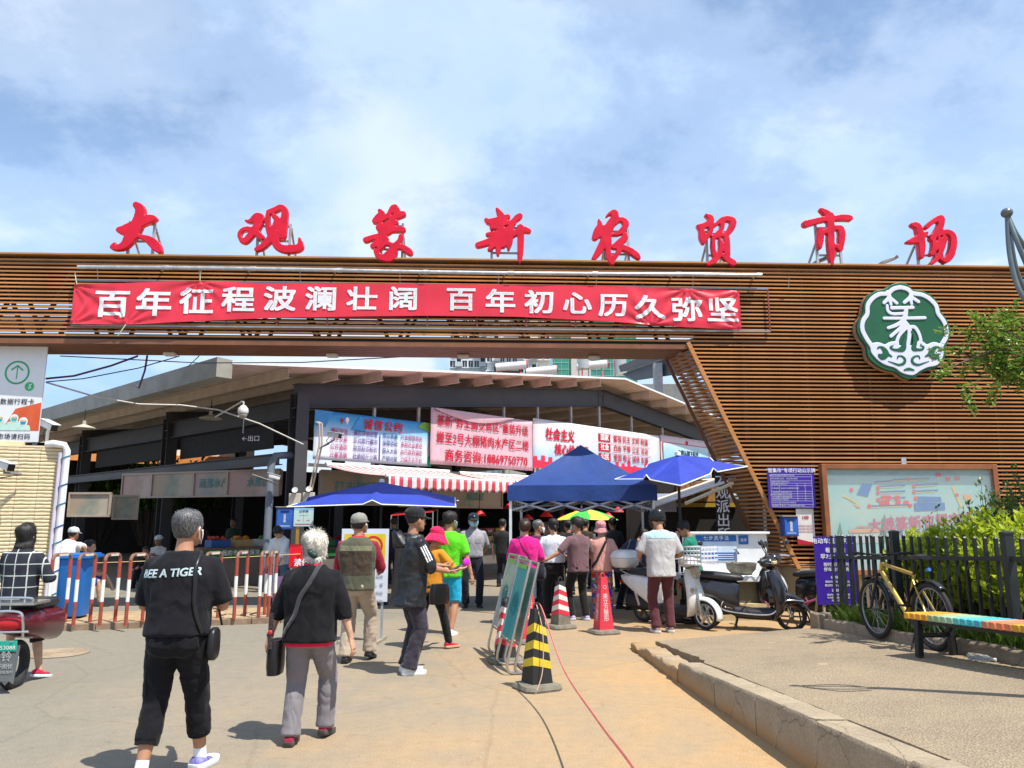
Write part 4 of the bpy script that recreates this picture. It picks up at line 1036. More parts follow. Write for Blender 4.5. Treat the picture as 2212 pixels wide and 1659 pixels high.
umbrella('blue square umbrella with white piping left of the gazebo',(P.x,15.6,0),R(3),1.52,P.z,P.z-0.42,(R(3.5),0),True)
P=at(1464,984,13.0)
umbrella('blue square umbrella tilted over behind the gazebo on its right',(P.x,13.0,0),R(33),0.78,P.z,P.z-0.30,(R(6),R(-13)),True)
tw=thing('tiled_wall','cream wall faced with long split tiles at the left edge','wall')
wr=gnd(97,1352);wdir=Vector((-0.93,-0.36,0)).normalized();wn=Vector((wdir.y,-wdir.x,0))
wn=wn if wn.y<0 else-wn
WH=2.78
rotw=Matrix((wdir,-wn,Vector((0,0,1)))).transposed()
q=MB();cc=wr+wdir*1.5-wn*0.2;q.box((cc.x,cc.y,WH/2),(3.0,0.36,WH),rotw);q.obj('wall_core',M('tile_grout',(0.30,0.24,0.16),0.9),tw)
TILEC=M('cream_tile',(0.66,0.54,0.34),0.6,var=0.12,scale=3,bump=0.3,bscale=20)
tl=[]
for k in range(4):
 mb=MB();n=8;rings=[]
 for i in range(n+1):
  f=i/n;x=f*0.292;d=0.010+0.008*noise.noise(Vector((f*5,k*3.1,0)));e=0.012+0.006*noise.noise(Vector((f*6,k*2.3,5)))
  rings.append([Vector((x,0,0.003)),Vector((x,-0.008,0.004)),Vector((x,-0.008-d,0.014+e*0.3)),Vector((x,-0.009-d,0.040)),Vector((x,-0.006,0.053)),Vector((x,0,0.054))])
 mb.loft(rings);tl.append(mb.mesh('tile',TILEC,30))
ang=math.atan2(wdir.y,wdir.x)
nrow=int(WH/0.057);cnt=0
front=wr+wdir*0.0
for j in range(nrow):
 for i in range(6 if j>nrow-32 else 5):
  o=link('tile',random.choice(tl),tw)
  o.matrix_basis=Matrix.Translation(front+wdir*(0.003+(i+1)*0.297)+wn*-0.02+Vector((0,0,0.04+j*0.057)))@Matrix.Rotation(math.atan2(-wdir.y,-wdir.x),4,'Z')
q=MB();cc=wr+wdir*1.5-wn*0.2;q.box((cc.x,cc.y,WH+0.012),(3.0,0.40,0.03),rotw);q.obj('coping',TILEC,tw)
cc=wr+wdir*0.75-wn*0.12;q=MB();q.box((cc.x,cc.y,WH+0.06),(0.36,0.12,0.07),rotw);q.obj('loose_brick',TILEC,tw,bevel=0.006)
t_=thing('wrapped_drainpipe','white drainpipe wound with blue tape on the tiled wall corner','pipe')
pb=wr-wdir*0.07+wn*0.06
q=MB();q.tube([pb,pb+Vector((0,0,2.74)),pb+wdir*0.04+Vector((0,0,2.82)),pb+wdir*0.18+Vector((0,0,2.84)),pb+wdir*0.3-wn*0.1+Vector((0,0,2.83))],0.055,12);q.obj('pipe',M('pvc_white',(0.68,0.66,0.66),0.4,var=0.12),t_)
for i,z in enumerate((0.35,0.7,1.15,1.4,1.75,2.05,2.5)):
 q=MB();q.tube([pb+Vector((0.058*math.cos(a*0.5),0.058*math.sin(a*0.5),z+a*0.012))for a in range(7,14)],0.022,5,flat=0.25);q.obj('tape_wrap',M(('tape_cyan','tape_blue')[i%2],((0.10,0.45,0.55),(0.05,0.25,0.6))[i%2],0.5),t_)
q=MB();q.tube([pb+wdir*0.085+wn*0.01+Vector((0,0,0.0)),pb+wdir*0.085+wn*0.01+Vector((0,0,2.7))],0.028,8);q.obj('side_conduit',M('conduit_lilac',(0.55,0.50,0.60),0.5),t_)
P0=fac(-75,744,0.32);P1=fac(103,748,0.32);pzb=fac(85,955,0.32)[1]
pw=P1[0]-P0[0];ph=P1[1]-pzb
po=thing('health_poster','tall white poster with green arrow ring hung under the beam at left','poster',gate.matrix_basis@Vector(((P0[0]+P1[0])/2,0.32,(P1[1]+pzb)/2)),GA+R(1))
q=MB();q.box((0,0.0,0),(pw,0.03,ph));q.obj('panel',M('poster_white',(0.74,0.75,0.76),0.5,var=0.03),po)
gx,gz_=fac(38,805,0.32);cxp=gx-(P0[0]+P1[0])/2;czp=gz_-(P1[1]+pzb)/2
GRN=M('poster_green',(0.03,0.36,0.17),0.5)
def annulus(parent,x,z,r0,r1,mat,y,n=40,name='print'):
 mb=MB();vs=[]
 for i in range(n):
  a=2*PI*i/n;vs+=[(x+r0*math.cos(a),y,z+r0*math.sin(a)),(x+r1*math.cos(a),y,z+r1*math.sin(a))]
 mb.add(vs,[(2*i,2*i+1,(2*i+3)%(2*n),(2*i+2)%(2*n))for i in range(n)]);return mb.obj(name,mat,parent,smooth=0)
annulus(po,cxp,czp,0.188,0.222,GRN,-0.018)
def arrow(parent,x,z,s,mat,y):
 patch(parent,[(x-0.02*s,z-0.6*s),(x+0.07*s,z-0.6*s),(x+0.09*s,z+0.6*s),(x+0.0*s,z+0.6*s)],mat,y)
 patch(parent,[(x+0.045*s,z+0.72*s),(x-0.52*s,z+0.3*s),(x-0.47*s,z+0.16*s),(x+0.045*s,z+0.55*s),(x+0.56*s,z+0.12*s),(x+0.60*s,z+0.26*s)],mat,y-0.002)
arrow(po,cxp-0.01,czp,0.2,GRN,-0.018)
disc(po,cxp+0.245,czp-0.26,0.085,M('badge_green',(0.05,0.45,0.15),0.5),-0.018)
text('S',0.12,WHITE,po,cxp+0.245,czp-0.26,-0.022,0.02,shear=0.3)
gx2,gz2=fac(75,869,0.32)
text('通信大数据行程卡',0.118,BLK,po,gx2-(P0[0]+P1[0])/2,gz2-(P1[1]+pzb)/2,-0.02,0.008,align='RIGHT',space=1.08)
gx3,gz3=fac(66,944,0.32)
gx4,gz4=fac(86,931,0.32)
ox,oz=(P0[0]+P1[0])/2,(P1[1]+pzb)/2
zl,zh=gz4-oz,fac(80,895,0.32)[1]-oz
patch(po,[(-pw/2,zl),(pw/2,zl),(pw/2,zh+0.22),(0.2*pw,zh+0.1),(0.1*pw,zl+0.12),(-0.2*pw,zl+0.05),(-pw/2,zl+0.15)],M('poster_orange',(0.62,0.10,0.03),0.5),-0.017)
for fx,fz,r_,mk in((0.03,0.12,0.075,0),(0.20,0.13,0.075,0),(0.31,0.07,0.08,1),(-0.12,0.10,0.07,0),(-0.28,0.12,0.07,0)):
 X,Z=fx*pw,zl+0.10+fz
 patch(po,[(X-0.14,zl+0.005),(X+0.14,zl+0.005),(X+0.12,Z-0.08),(X,Z-0.02),(X-0.12,Z-0.08)],M('poster_gown',(0.50,0.72,0.62),0.5),-0.020-0.0006*fx)
 disc(po,X,Z,r_,M('poster_hood',(0.72,0.82,0.76),0.5),-0.0225-0.0006*fx,18)
 patch(po,[(X-0.055,Z-0.005),(X+0.055,Z-0.005),(X+0.035,Z-0.055),(X-0.035,Z-0.055)],M('poster_mask_blue',(0.03,0.25,0.55),0.5)if mk else M('poster_mask_teal',(0.03,0.42,0.42),0.5),-0.025)
 patch(po,[(X-0.055,Z-0.003),(X+0.055,Z-0.003),(X+0.05,Z+0.03),(X-0.05,Z+0.03)],M('poster_skin',(0.66,0.44,0.22),0.5),-0.026)
text('进入市场请扫码',0.112,BLK,po,gx3-ox,gz3-oz,-0.02,0.008,align='RIGHT',space=1.08)
for x in(-0.3*pw,0.44*pw):
 q=MB();q.box((x,0.06,-0.25),(0.06,0.05,ph+0.5));q.obj('post',GREYP,po)
def bullet_cam(label,P,rz_,pitch=-12,arm=None,post=None,scale=1.0):
 t_=thing('security_camera',label,'camera',P,rz_,'security cameras')
 rm=Matrix.Rotation(R(pitch),3,'Y')
 WP=M('camera_white',(0.62,0.62,0.62),0.4)
 q=MB();q.box(rm@Vector((0.0,0,0)),(0.34*scale,0.12*scale,0.11*scale),rm);q.obj('housing',WP,t_,bevel=0.02)
 q=MB();q.box(rm@Vector((0.02,0,0.065)),(0.40*scale,0.14*scale,0.012),rm);q.obj('sunshield',WP,t_,bevel=0.004)
 q=MB();q.box(rm@Vector((0.172*scale,0,-0.005)),(0.012,0.11*scale,0.10*scale),rm);q.obj('lens',M('lens_black',(0.01,0.01,0.012),0.15),t_,bevel=0.004)
 if post:
  q=MB();q.tube([(0,0,-0.06),(-0.02,0,-0.12),(-0.02,0,-post)],0.025,8);q.obj('post',WP,t_)
  q=MB();q.tube([(-0.1,0,-0.05),(-0.16,0,-0.16),(-0.1,0.02,-0.26),(-0.03,0,-0.3)],0.008,6);q.obj('cable',STEEL,t_)
 if arm:
  q=MB();q.tube([(0,0,-0.05),(0,0,-0.11),tuple(Vector(arm))],0.018,8);q.obj('bracket',M('camera_bracket',(0.2,0.2,0.2),0.5),t_)
  q=MB();q.tube([(-0.12,0,-0.02),(-0.2,-0.03,-0.12),(-0.12,-0.02,-0.2),tuple(Vector(arm))],0.009,6);q.obj('cable',STEEL,t_)
bullet_cam('white security camera on a post above the tiled wall',at(106,919,12.55),R(-30),18,post=0.42)
pc=wr+wdir*0.72+wn*0.28;bullet_cam('white security camera bracketed to the tiled wall face',Vector((pc.x,pc.y,2.46)),R(-25),12,arm=(0.02,0.26,-0.12))
bullet_cam('white security camera on an arm in front of the pledge banner',at(722,940,17.6),R(-25),10,arm=(-0.55,0.15,-0.28))
bullet_cam('small white security camera on the hall column pipe',at(592,1031,18.3),R(200),-14,arm=(0.5,0.1,0.05),scale=0.8)
P=at(525,890,17.0)
t_=thing('dome_camera','white dome camera hanging from a long arm under the hall roof','camera',P)
q=MB();q.lathe([(0.001,0.16),(0.05,0.15),(0.11,0.08),(0.12,0.0),(0.11,-0.03),(0.001,-0.03)],(0,0,0),16);q.obj('housing',M('camera_white'),t_)
q=MB();q.ball((0,0,-0.05),0.10,n=14);q.obj('dome',M('dome_grey',(0.42,0.40,0.36),0.3),t_)
q=MB();q.tube([(0,0,0.15),(0,0,0.23),(-0.06,0.05,0.24),(-1.0,1.0,0.02)],0.02,8);q.obj('arm',M('arm_white',(0.55,0.55,0.52),0.5),t_)
def cable(label,pts,r=0.014,mat=None,sag=0.0):
 pts=[Vector(p)for p in pts];o=[]
 for i in range(len(pts)-1):
  for k in range(8):
   t=k/8;p=pts[i].lerp(pts[i+1],t);p.z-=sag*4*t*(1-t);o.append(p)
 o.append(pts[-1])
 q=MB();q.tube(o,r,6);ob=q.obj('overhead_cable',mat or STEEL)
 return tag(ob,label,'cable','overhead cables')
PURC=M('cable_purple',(0.09,0.04,0.09),0.5);PALEC=M('cable_pale',(0.55,0.53,0.48),0.6)
cable('thin black cable running high under the beam soffit',[at(130,769,14.6),at(430,784,15.5),at(650,783,15.5),at(900,769,15.3)],0.011)
cable('purple cable curving up from the poster to the beam',[at(99,818,14.3),at(160,812,14.4),at(240,790,14.6),at(298,769,14.9)],0.02,PURC)
cable('slim dark cable below the curved purple one',[at(99,825,14.3),at(180,818,14.5),at(300,795,14.8),at(388,769,15.0)],0.011)
cable('long pale cable sagging from the poster to the hall column',[at(100,826,14.3),at(210,858,15.2),at(300,873,16),at(390,875,16.5),at(470,885,17),at(560,915,17.4),at(655,960,17.8)],0.017,PALEC)
cable('looped cable hanging from the beam to the eave',[at(318,769,15.0),at(313,800,15.6),at(304,826,16.2),at(300,838,16.6),at(290,830,17)],0.02,PURC)
cable('short cable slanting behind the eave corner',[at(430,769,15.0),at(405,793,16.4)],0.010)
def boxthing(name,label,cat,P,dims,mat,rz_=0.0,bevel=0.008):
 t_=thing(name,label,cat,P,rz_)
 q=MB();q.box((0,0,0),dims);q.obj('case',mat,t_,bevel=bevel)
 return t_
BOXC=M('box_cream',(0.55,0.50,0.42),0.6)
for u,v,lab in((637,1080,'left cream junction box low on the hall column'),(667,1078,'right cream junction box low on the hall column'),(612,952,None)):
 if lab:
  t_=boxthing('junction_box',lab,'junction box',at(u,v,17.9),(0.26,0.1,0.3),BOXC)
  q=MB();q.lathe([(0.001,0),(0.03,0.0),(0.07,0.08),(0.001,0.06)],(0.02,-0.04,0.2),12,rot=Matrix.Rotation(R(70),3,'X'));q.obj('siren_horn',M('camera_white'),t_)
t_=thing('conduit_run','pale conduits climbing the corner column of the hall','conduit')
for dx in(0,0.06):
 q=MB();q.tube([at(668,1060,17.95)+Vector((dx,0,0)),at(690,960,17.9)+Vector((dx,0,0)),at(690,915,17.9)+Vector((dx,0,0)),at(683,912,18.1)+Vector((dx,0,0))],0.022,8);q.obj('conduit',M('conduit_tan',(0.50,0.40,0.30),0.6),t_)
def mailbox(label,P,rz_,w=0.34,h=0.42):
 t_=boxthing('suggestion_box',label,'mailbox',P,(w,0.18,h),M('mailbox_blue',(0.02,0.07,0.28),0.4),rz_)
 t_['group']='blue suggestion boxes'
 q=MB();q.box((0,-0.01,h/2+0.008),(w+0.04,0.22,0.016));q.obj('lid',M('mailbox_lid',(0.45,0.38,0.28),0.6),t_)
 q=MB();q.box((0,-0.094,-0.01),(w*0.86,0.012,h*0.86));q.obj('door',M('mailbox_face',(0.03,0.12,0.46),0.4),t_,bevel=0.004)
 q=MB();q.box((0,-0.105,h*0.33),(w*0.5,0.012,0.03));q.obj('slot',M('slot_dark',(0.01,0.02,0.08),0.5),t_)
 text('投诉意见箱',0.055,WHITE,t_,0.0,0.0,-0.103,0.012,vertical=True,line=0.62)
 rect(t_,-w*0.3,-h*0.37,w*0.3,-h*0.30,M('mailbox_strip',(0.30,0.40,0.62),0.5),-0.1025)
 return t_
mailbox('blue suggestion box on the hall column',at(616,1120,17.7),R(10),0.38,0.5)
t_=thing('notice_board','pale blue fair-weighing notice on a gold stand by the column','sign',at(656,1117,17.2),R(5))
q=MB();q.box((0,0,0),(0.42,0.02,0.40));q.obj('panel',grad_mat('scale_notice',[(0,(0.55,0.62,0.66)),(0.2,(0.50,0.68,0.68)),(0.8,(0.50,0.70,0.70)),(1.0,(0.15,0.45,0.66))],lo=-0.2,hi=0.2),t_)
text('公平秤',0.07,BLUEP,t_,0,0.12,-0.014,0.01);rect(t_,-0.004,-0.10,0.004,0.06,M('gold',(0.5,0.33,0.06),0.4),-0.013)
rect(t_,-0.1,0.035,0.1,0.042,M('gold'),-0.0135)
for s in(-1,1):patch(t_,[(s*0.1-0.04,-0.06),(s*0.1+0.04,-0.06),(s*0.1+0.02,-0.08),(s*0.1-0.02,-0.08)],M('gold'),-0.0132)
rect(t_,-0.18,-0.16,0.18,-0.145,REDP,-0.013)
q=MB();q.bar((-0.12,0.03,-1.69),(-0.12,0.03,0.1),0.07,0.03);q.obj('post',M('brass_post',(0.48,0.28,0.05),0.35,0.5),t_)
FENR=M('barrier_red',(0.34,0.045,0.03),0.55,var=0.35,scale=6,var2=(0.18,0.06,0.035));FENW=M('barrier_white',(0.72,0.70,0.66),0.55,var=0.15)
FENB=M('barrier_top_brown',(0.20,0.10,0.07),0.5,var=0.3)
ga_,gb_=gnd(104,1350,0.09),gnd(566,1331,0.09)
bd=(gb_-ga_)
order=['at far left by the blue bin','second from the tiled wall','third from the tiled wall','fourth from the tiled wall','half hidden by the man in the black T-shirt','just right of the man in the black T-shirt','second left of the elderly woman','nearest the elderly woman']
tp=[(100,140),(158,194),(215,248),(271,307),(436,470),(505,528),(558,571),(579,592)]
for(u0,u1),od in zip(tp,order):
 v0=1351 if u0<300 else 1341-(u0-436)*.05;v1=v0-7
 a,b_=gnd(u0,v0,0.09),gnd(u1,v1,0.09)
 d=b_-a
 t_=thing('hoop_barrier',f'red and white steel hoop barrier, {od}','barrier',a,math.atan2(d.y,d.x),'red and white hoop barriers on the left')
 w=d.length;h=1.02
 for x in(0.0,w):
  for z0,z1,mm,nm in((0,0.34,FENR,'post_foot'),(0.34,0.66,FENW,'post_band'),(0.66,h-0.08,FENR,'post_head')):
   q=MB();q.tube([(x,0,z0),(x,0,z1)],0.027,10);q.obj(nm,mm,t_)
 q=MB();arc=[(0,0,h-0.08)]+[(0.08-0.08*math.cos(k*PI/8),0,h-0.08+0.08*math.sin(k*PI/8))for k in range(1,5)]+[(w-0.08+0.08*math.sin(k*PI/8),0,h-0.08+0.08*math.cos(k*PI/8))for k in range(0,5)]
 q.tube(arc,0.027,10);q.obj('top_bar',FENB,t_)
 q=MB();q.box((w/2,0,h-0.005),(min(0.2,w*0.5),0.07,0.03));q.obj('bar_wrap',M('wrap_pale',(0.6,0.58,0.5),0.6),t_)
tpz=1.13
q=MB();q.tube([at(150,1218,12.7),at(260,1214,13.1),at(420,1208,13.4),at(548,1202,13.7),at(640,1197,14.2),at(668,1196,14.5)],0.014,5,flat=0.3)
tag(q.obj('barrier_tape',M('tape_yellow',(0.72,0.60,0.25),0.5)),'yellow warning tape tied along the barrier tops','tape')
P=gnd(134,1338,0.09);bw=thing('wheelie_bin','large blue plastic wheelie bin behind the barrier','bin',(P.x,P.y+0.25,0.09),R(8))
BINB=M('bin_blue',(0.012,0.14,0.46),0.38,var=0.08,scale=2)
q=MB();rings=[]
for z,a,b_ in((0.03,0.21,0.21),(0.1,0.215,0.23),(0.85,0.265,0.29),(0.93,0.275,0.30)):
 rings.append(q.ring(Vector((0,0,z)),Vector((1,0,0)),Vector((0,1,0)),a,b_,24,0.35))
q.loft(rings);q.obj('body',BINB,bw,bevel=0.01)
q=MB();q.box((0,0,0.955),(0.62,0.66,0.05));q.box((0,-0.01,0.99),(0.56,0.60,0.03));q.obj('lid',BINB,bw,bevel=0.012)
for s in(-1,):
 q=MB();q.lathe([(0.02,-0.03),(0.10,-0.03),(0.10,0.03),(0.02,0.03)],(-0.24,-0.16,0.10),20,rot=Matrix.Rotation(R(90),3,'X'));q.obj('wheel',M('bin_wheel',(0.20,0.19,0.15),0.7),bw)
 q=MB();q.lathe([(0.001,-0.035),(0.05,-0.035),(0.05,0.035),(0.001,0.035)],(-0.24,-0.165,0.10),12,rot=Matrix.Rotation(R(90),3,'X'));q.obj('hub',M('bin_hub',(0.35,0.34,0.28),0.6),bw)
q=MB();q.tube([(-0.26,0.28,0.93),(-0.26,0.36,0.95),(0.26,0.36,0.95),(0.26,0.28,0.93)],0.018,8);q.obj('handle',BINB,bw)
GBAND=M('stall_green',(0.02,0.16,0.05),0.5,var=0.1)
STF=M('stall_front',(0.16,0.14,0.12),0.7,var=0.25,scale=2)
random.seed(11)
def stall(label,x0,x1,y,zt=0.82,lettering=None,depth=0.9):
 root=thing('market_stall',label,'stall',hw((x0+x1)/2,y,0),PHI,'produce stalls inside the hall')
 w=x1-x0
 q=MB();q.box((0,depth/2,zt/2-0.07),(w,depth,zt-0.14));q.obj('counter',STF,root)
 q=MB();q.box((0,depth/2-0.01,zt-0.05),(w+0.04,depth+0.06,0.18));q.obj('green_band',GBAND,root)
 if lettering:text(lettering,0.14,WHITE,root,0,zt-0.05,-0.052,0.014,space=1.1)
 q=MB();q.box((0,depth/2,zt+0.06),(w,depth,0.04));q.obj('counter_top',M('counter_wood',(0.22,0.14,0.08),0.6,var=0.3),root)
 return root
stall('green-banded stall counter left of the hall column',hx(430,2.6,1200),hx(600,2.6,1200),2.6,0.86,'我的市场我保洁')
stall('green-banded stall counter behind the yellow warning board',hx(690,2.0,1200),hx(838,2.0,1200),2.0,0.82,'我的市场我保洁')
stall('green-banded stall counter behind the black-jacket man',hx(842,2.0,1200),hx(962,2.0,1200),2.0,0.82,'垃圾我保洁')
stall('green-banded stall counter behind the guard',hx(966,2.0,1200),hx(1098,2.0,1200),2.0,0.82,'我的市场我做主')
stall('green-banded stall counter deep behind the queue',hx(1102,2.0,1200),hx(1330,2.0,1200),2.0,0.82,'我的市场我保洁')
GOODS=[('tomatoes',(0.45,0.05,0.02)),('oranges',(0.55,0.20,0.02)),('greens',(0.06,0.20,0.03)),('potatoes',(0.30,0.19,0.08)),('peppers',(0.30,0.02,0.02)),('squash',(0.55,0.34,0.05)),('mushrooms',(0.32,0.24,0.17))]
CRATES=[M('crate_green',(0.03,0.16,0.06),0.5),M('crate_blue',(0.03,0.09,0.28),0.5),M('crate_straw',(0.42,0.30,0.14),0.7),M('crate_white',(0.5,0.5,0.48),0.6)]
for i,(u,lab)in enumerate([(470,'at the left stall end'),(520,'in the middle of the left stall'),(570,'at the left stall near the column'),(700,'just right of the hall column'),(735,'left of the warning board'),(806,'right above the warning board'),(860,'behind the black-jacket man'),(905,'behind the red sun hat'),(985,'left of the guard'),(1048,'right of the guard'),(1070,'on the stall by the gazebo leg'),(1085,'beside the gazebo leg'),(1150,'beyond the queue at left'),(1210,'beyond the queue centre'),(1270,'beyond the queue at right')]):
 g_,col=GOODS[i%7]
 y=2.45 if u>640 else 3.0;x=hx(u,y,1180);P=hw(x,y,0.91 if u>640 else 0.95)
 t_=thing('produce_crate',f'crate of {g_} {lab}','crate',P,PHI,'produce crates on the stalls')
 cm=CRATES[(i*5+1)%4]
 q=MB()
 for s in(-1,1):q.box((s*0.24,0,0.09),(0.02,0.36,0.18));q.box((0,s*0.18,0.09),(0.46,0.02,0.18))
 q.box((0,0,0.01),(0.46,0.36,0.02));q.obj('crate_box',cm,t_)
 q=MB()
 for k in range(26):q.ball((random.uniform(-0.19,0.19),random.uniform(-0.13,0.13),0.17+random.uniform(0,0.07)),0.045,n=8)
 o=q.obj('produce',M('goods_'+g_,col,0.5,var=0.25),t_);o['kind']='stuff'
LAMPW=['right of the guard','behind the left gazebo leg','above the bun of the pink-shirt woman','left of the white-shirt queuer','above the white-shirt queuer','left of the green and yellow parasol','under the green and yellow parasol','right of the green and yellow parasol','right of the pink bucket hat','left of the helmeted man','hidden behind the helmeted man','just right of the helmet','over the green-shirt man']
LAMP=M('lamp_red',(0.70,0.03,0.04),0.5)
for i,(u,v)in enumerate([(1036,1113),(1100,1098),(1140,1121),(1180,1115),(1215,1122),(1245,1112),(1262,1120),(1314,1118),(1335,1105),(1380,1114),(1395,1108),(1412,1116),(1448,1110)]):
 Y=24+(i%3)*1.5;P=at(u,v,Y)
 t_=thing('pendant_lamp','red conical market lamp '+LAMPW[i],'lamp',P,0,'red lamps hanging over the stalls')
 q=MB();q.lathe([(0.03,0.16),(0.06,0.14),(0.20,0.0),(0.205,-0.02),(0.18,-0.01),(0.001,0.1)],(0,0,0),14);q.obj('shade',LAMP,t_)
 q=MB();q.tube([(0,0,0.15),(0,0,1.3)],0.008,5);q.obj('cord',STEEL,t_)
for u,v,Y,lab in((181,1007-100+18,20,'flat pale lamp shade hanging under the left eave'),(455,905,19,'flat pale lamp shade hanging near the hall corner')):
 P=at(u,v,Y);t_=thing('shed_lamp',lab,'lamp',P)
 q=MB();q.lathe([(0.04,0.2),(0.05,0.1),(0.27,0.02),(0.28,0.0),(0.001,0.03)],(0,0,0),18);q.obj('shade',M('shade_pale',(0.42,0.38,0.30),0.5),t_)
 q=MB();q.tube([(0,0,0.2),(0,0,0.5)],0.012,6);q.obj('stem',STEEL,t_)
P=at(1268,1100,21.5);t_=thing('market_parasol','small green and yellow parasol deep under the gazebo','umbrella',(P.x,21.5,0))
zt=P.z
for k in range(8):
 a0,a1=k*PI/4,(k+1)*PI/4;mb=MB()
 mb.sheet(lambda a,b_:Vector((0.85*b_*math.cos(a0+(a1-a0)*a),0.85*b_*math.sin(a0+(a1-a0)*a),zt-0.28*b_**1.6-0.02*(1-abs(2*a-1))*b_)),4,5)
 mb.obj('canopy_panel',M('parasol_green',(0.05,0.42,0.07),0.6)if k%2 else M('parasol_yellow',(0.80,0.58,0.05),0.6),t_,smooth=180)
q=MB();q.tube([(0,0,0),(0,0,zt)],0.02,8);q.obj('pole',TUBEG,t_)
t_=thing('red_stall_canopy','red canopy of a stall behind the black cap','canopy')
mb=MB();a,b_,c,d=at(845,1113,21.5),at(935,1105,22.5),at(945,1100,25),at(860,1107,25);mb.add([a,b_,c,d],[(0,1,2,3)])
mb.obj('sheet',M('canopy_red',(0.55,0.02,0.03),0.5),t_,smooth=0,solid=0.04)
for k,pp in enumerate((a,b_,c,d)):
 q=MB();q.tube([Vector((pp.x,pp.y,0)),pp],0.02,6);q.obj('post',TUBEG,t_)
LB=[grad_mat('lightbox_a',[(0.2,(0.42,0.27,0.24)),(0.5,(0.34,0.25,0.20)),(0.8,(0.46,0.34,0.30))],True,0.5),grad_mat('lightbox_b',[(0.2,(0.36,0.28,0.20)),(0.5,(0.22,0.25,0.20)),(0.8,(0.42,0.36,0.28))],True,0.5),grad_mat('lightbox_c',[(0.2,(0.40,0.30,0.28)),(0.5,(0.26,0.27,0.26)),(0.8,(0.38,0.32,0.26))],True,0.5)]
def lightbox(label,A,B,h,z,mi,g_='light-box signs inside the hall',word=None):
 d=B-A;t_=thing('lightbox_sign',label,'sign',(A+B)/2*1.0,math.atan2(d.y,d.x),g_)
 t_.location.z=z;w=Vector((d.x,d.y,0)).length
 q=MB();q.box((0,0.05,0),(w-0.02,0.1,h));q.obj('panel',LB[mi],t_)
 q=MB()
 for s in(-1,1):q.box((0,-0.01,s*h/2),(w,0.05,0.05));q.box((s*(w/2-0.02),-0.012,0),(0.04,0.05,h))
 q.obj('frame',M('lightbox_frame',(0.40,0.32,0.26),0.5),t_)
 if word:text(word,h*0.4,M('faded_teal',(0.10,0.26,0.26),0.6),t_,0.1*w,0,-0.014,0.012)
S0,S1=at(262,1072,22.4),at(605,1042,20.0)
uu=[262,332,427,499,605]
words=[None,None,'蔬菜水产','水果区']
names=['leftmost pinkish panel of the light-box row','second pale panel of the light-box row','third pale panel of the light-box row','rightmost panel of the light-box row, next to the downpipe']
for i in range(4):
 f0,f1=[(uu[k]-262)/343 for k in(i,i+1)]
 f0,f1=[f*22.4/(20.0+f*2.4)*0+f for f in(f0,f1)]
 A,B=S0.lerp(S1,f0),S0.lerp(S1,f1)
 lightbox(names[i],A,B,0.66,2.58,i%3,word=words[i])
lightbox('framed pale picture panel left of the light-box row',at(148,1088,19.5),at(240,1088,19.5),0.56,2.0,1)
lightbox('brown picture panel just right of the wrapped drainpipe',at(110,1092,19.6),at(132,1092,19.6),0.7,1.98,0)
lightbox('dim brown panel behind the framed pale picture panel',at(243,1092,20.5),at(300,1092,20.8),0.6,1.95,1)
A,B=hw(hx(692,1.4,1040),1.4),hw(hx(852,1.4,1040),1.4)
lightbox('green produce poster under the striped awning',A,B,0.85,2.45,1,word='打击欺行霸市')
A,B=hw(hx(862,1.4,1040),1.4),hw(hx(925,1.4,1040),1.4);lightbox('dark shop sign under the middle of the striped awning',A,B,0.5,2.25,2,word='市场繁荣')
A,B=hw(hx(932,1.4,1040),1.4),hw(hx(1085,1.4,1040),1.4);lightbox('cream shop sign with green characters under the striped awning',A,B,0.62,2.3,1,word='蔬菜区')
P=at(542,948,18.5);t_=thing('exit_sign','small black exit sign with white arrow hanging near the column','sign',P)
q=MB();q.box((0,0,0),(0.55,0.03,0.27));q.obj('panel',BLK,t_);text('←出口',0.15,WHITE,t_,0,0,-0.02,0.01)
q=MB();q.tube([(-0.2,0,0.13),(-0.2,0,0.6)],0.012,6);q.obj('hanger',GALV,t_)
ob=thing('orange_building','orange and cream building glimpsed through the hall at left','building',(-22.5,42,0),R(20))
q=MB();q.box((0,2,3.0),(16,4,6.0));q.obj('wall',M('cream_wall',(0.72,0.62,0.48),0.8),ob)
for z in(1.4,3.2,4.9):q=MB();q.box((0,-0.1,z),(16.2,0.3,0.5));q.obj('orange_band',M('orange_band',(0.66,0.24,0.06),0.7),ob)
for i in range(8):
 for z in(2.3,4.05):q=MB();q.box((-7+i*2,-0.04,z),(1.3,0.1,0.9));q.obj('window',M('dark_window_glass'),ob)
wsP=gnd(1600,1322);ws=thing('wash_stand','white hand-wash counter with splashback beside the slatted tower','wash stand',(3.72,13.35,0),R(4))
WSW=M('wash_white',(0.72,0.74,0.74),0.5,var=0.06);WST=M('wash_tan',(0.46,0.36,0.20),0.7,var=0.15)
q=MB();q.box((-0.05,0.30,0.30),(1.45,0.7,0.6));q.obj('cabinet',WST,ws)
q=MB();q.box((0.2,-0.055,0.36),(0.7,0.02,0.5));q.obj('cabinet_door',M('door_olive',(0.12,0.11,0.07),0.5),ws)
q=MB();q.box((-0.10,0.25,0.66),(1.5,0.85,0.10));q.obj('counter_slab',WSW,ws,bevel=0.01)
q=MB();q.box((0.08,0.66,1.02),(1.6,0.1,0.74));q.box((0.08,0.62,1.40),(1.66,0.2,0.04));q.obj('splashback',WSW,ws,bevel=0.006)
q=MB();q.box((-0.05,-0.12,0.13),(1.3,0.25,0.26));q.obj('step',WST,ws)
sg=MB();sg.box((-0.05,0.603,1.12),(0.74,0.012,0.42));s_=sg.obj('wash_sign',WSW,ws)
BLU=M('sign_blue',(0.02,0.13,0.42),0.5)
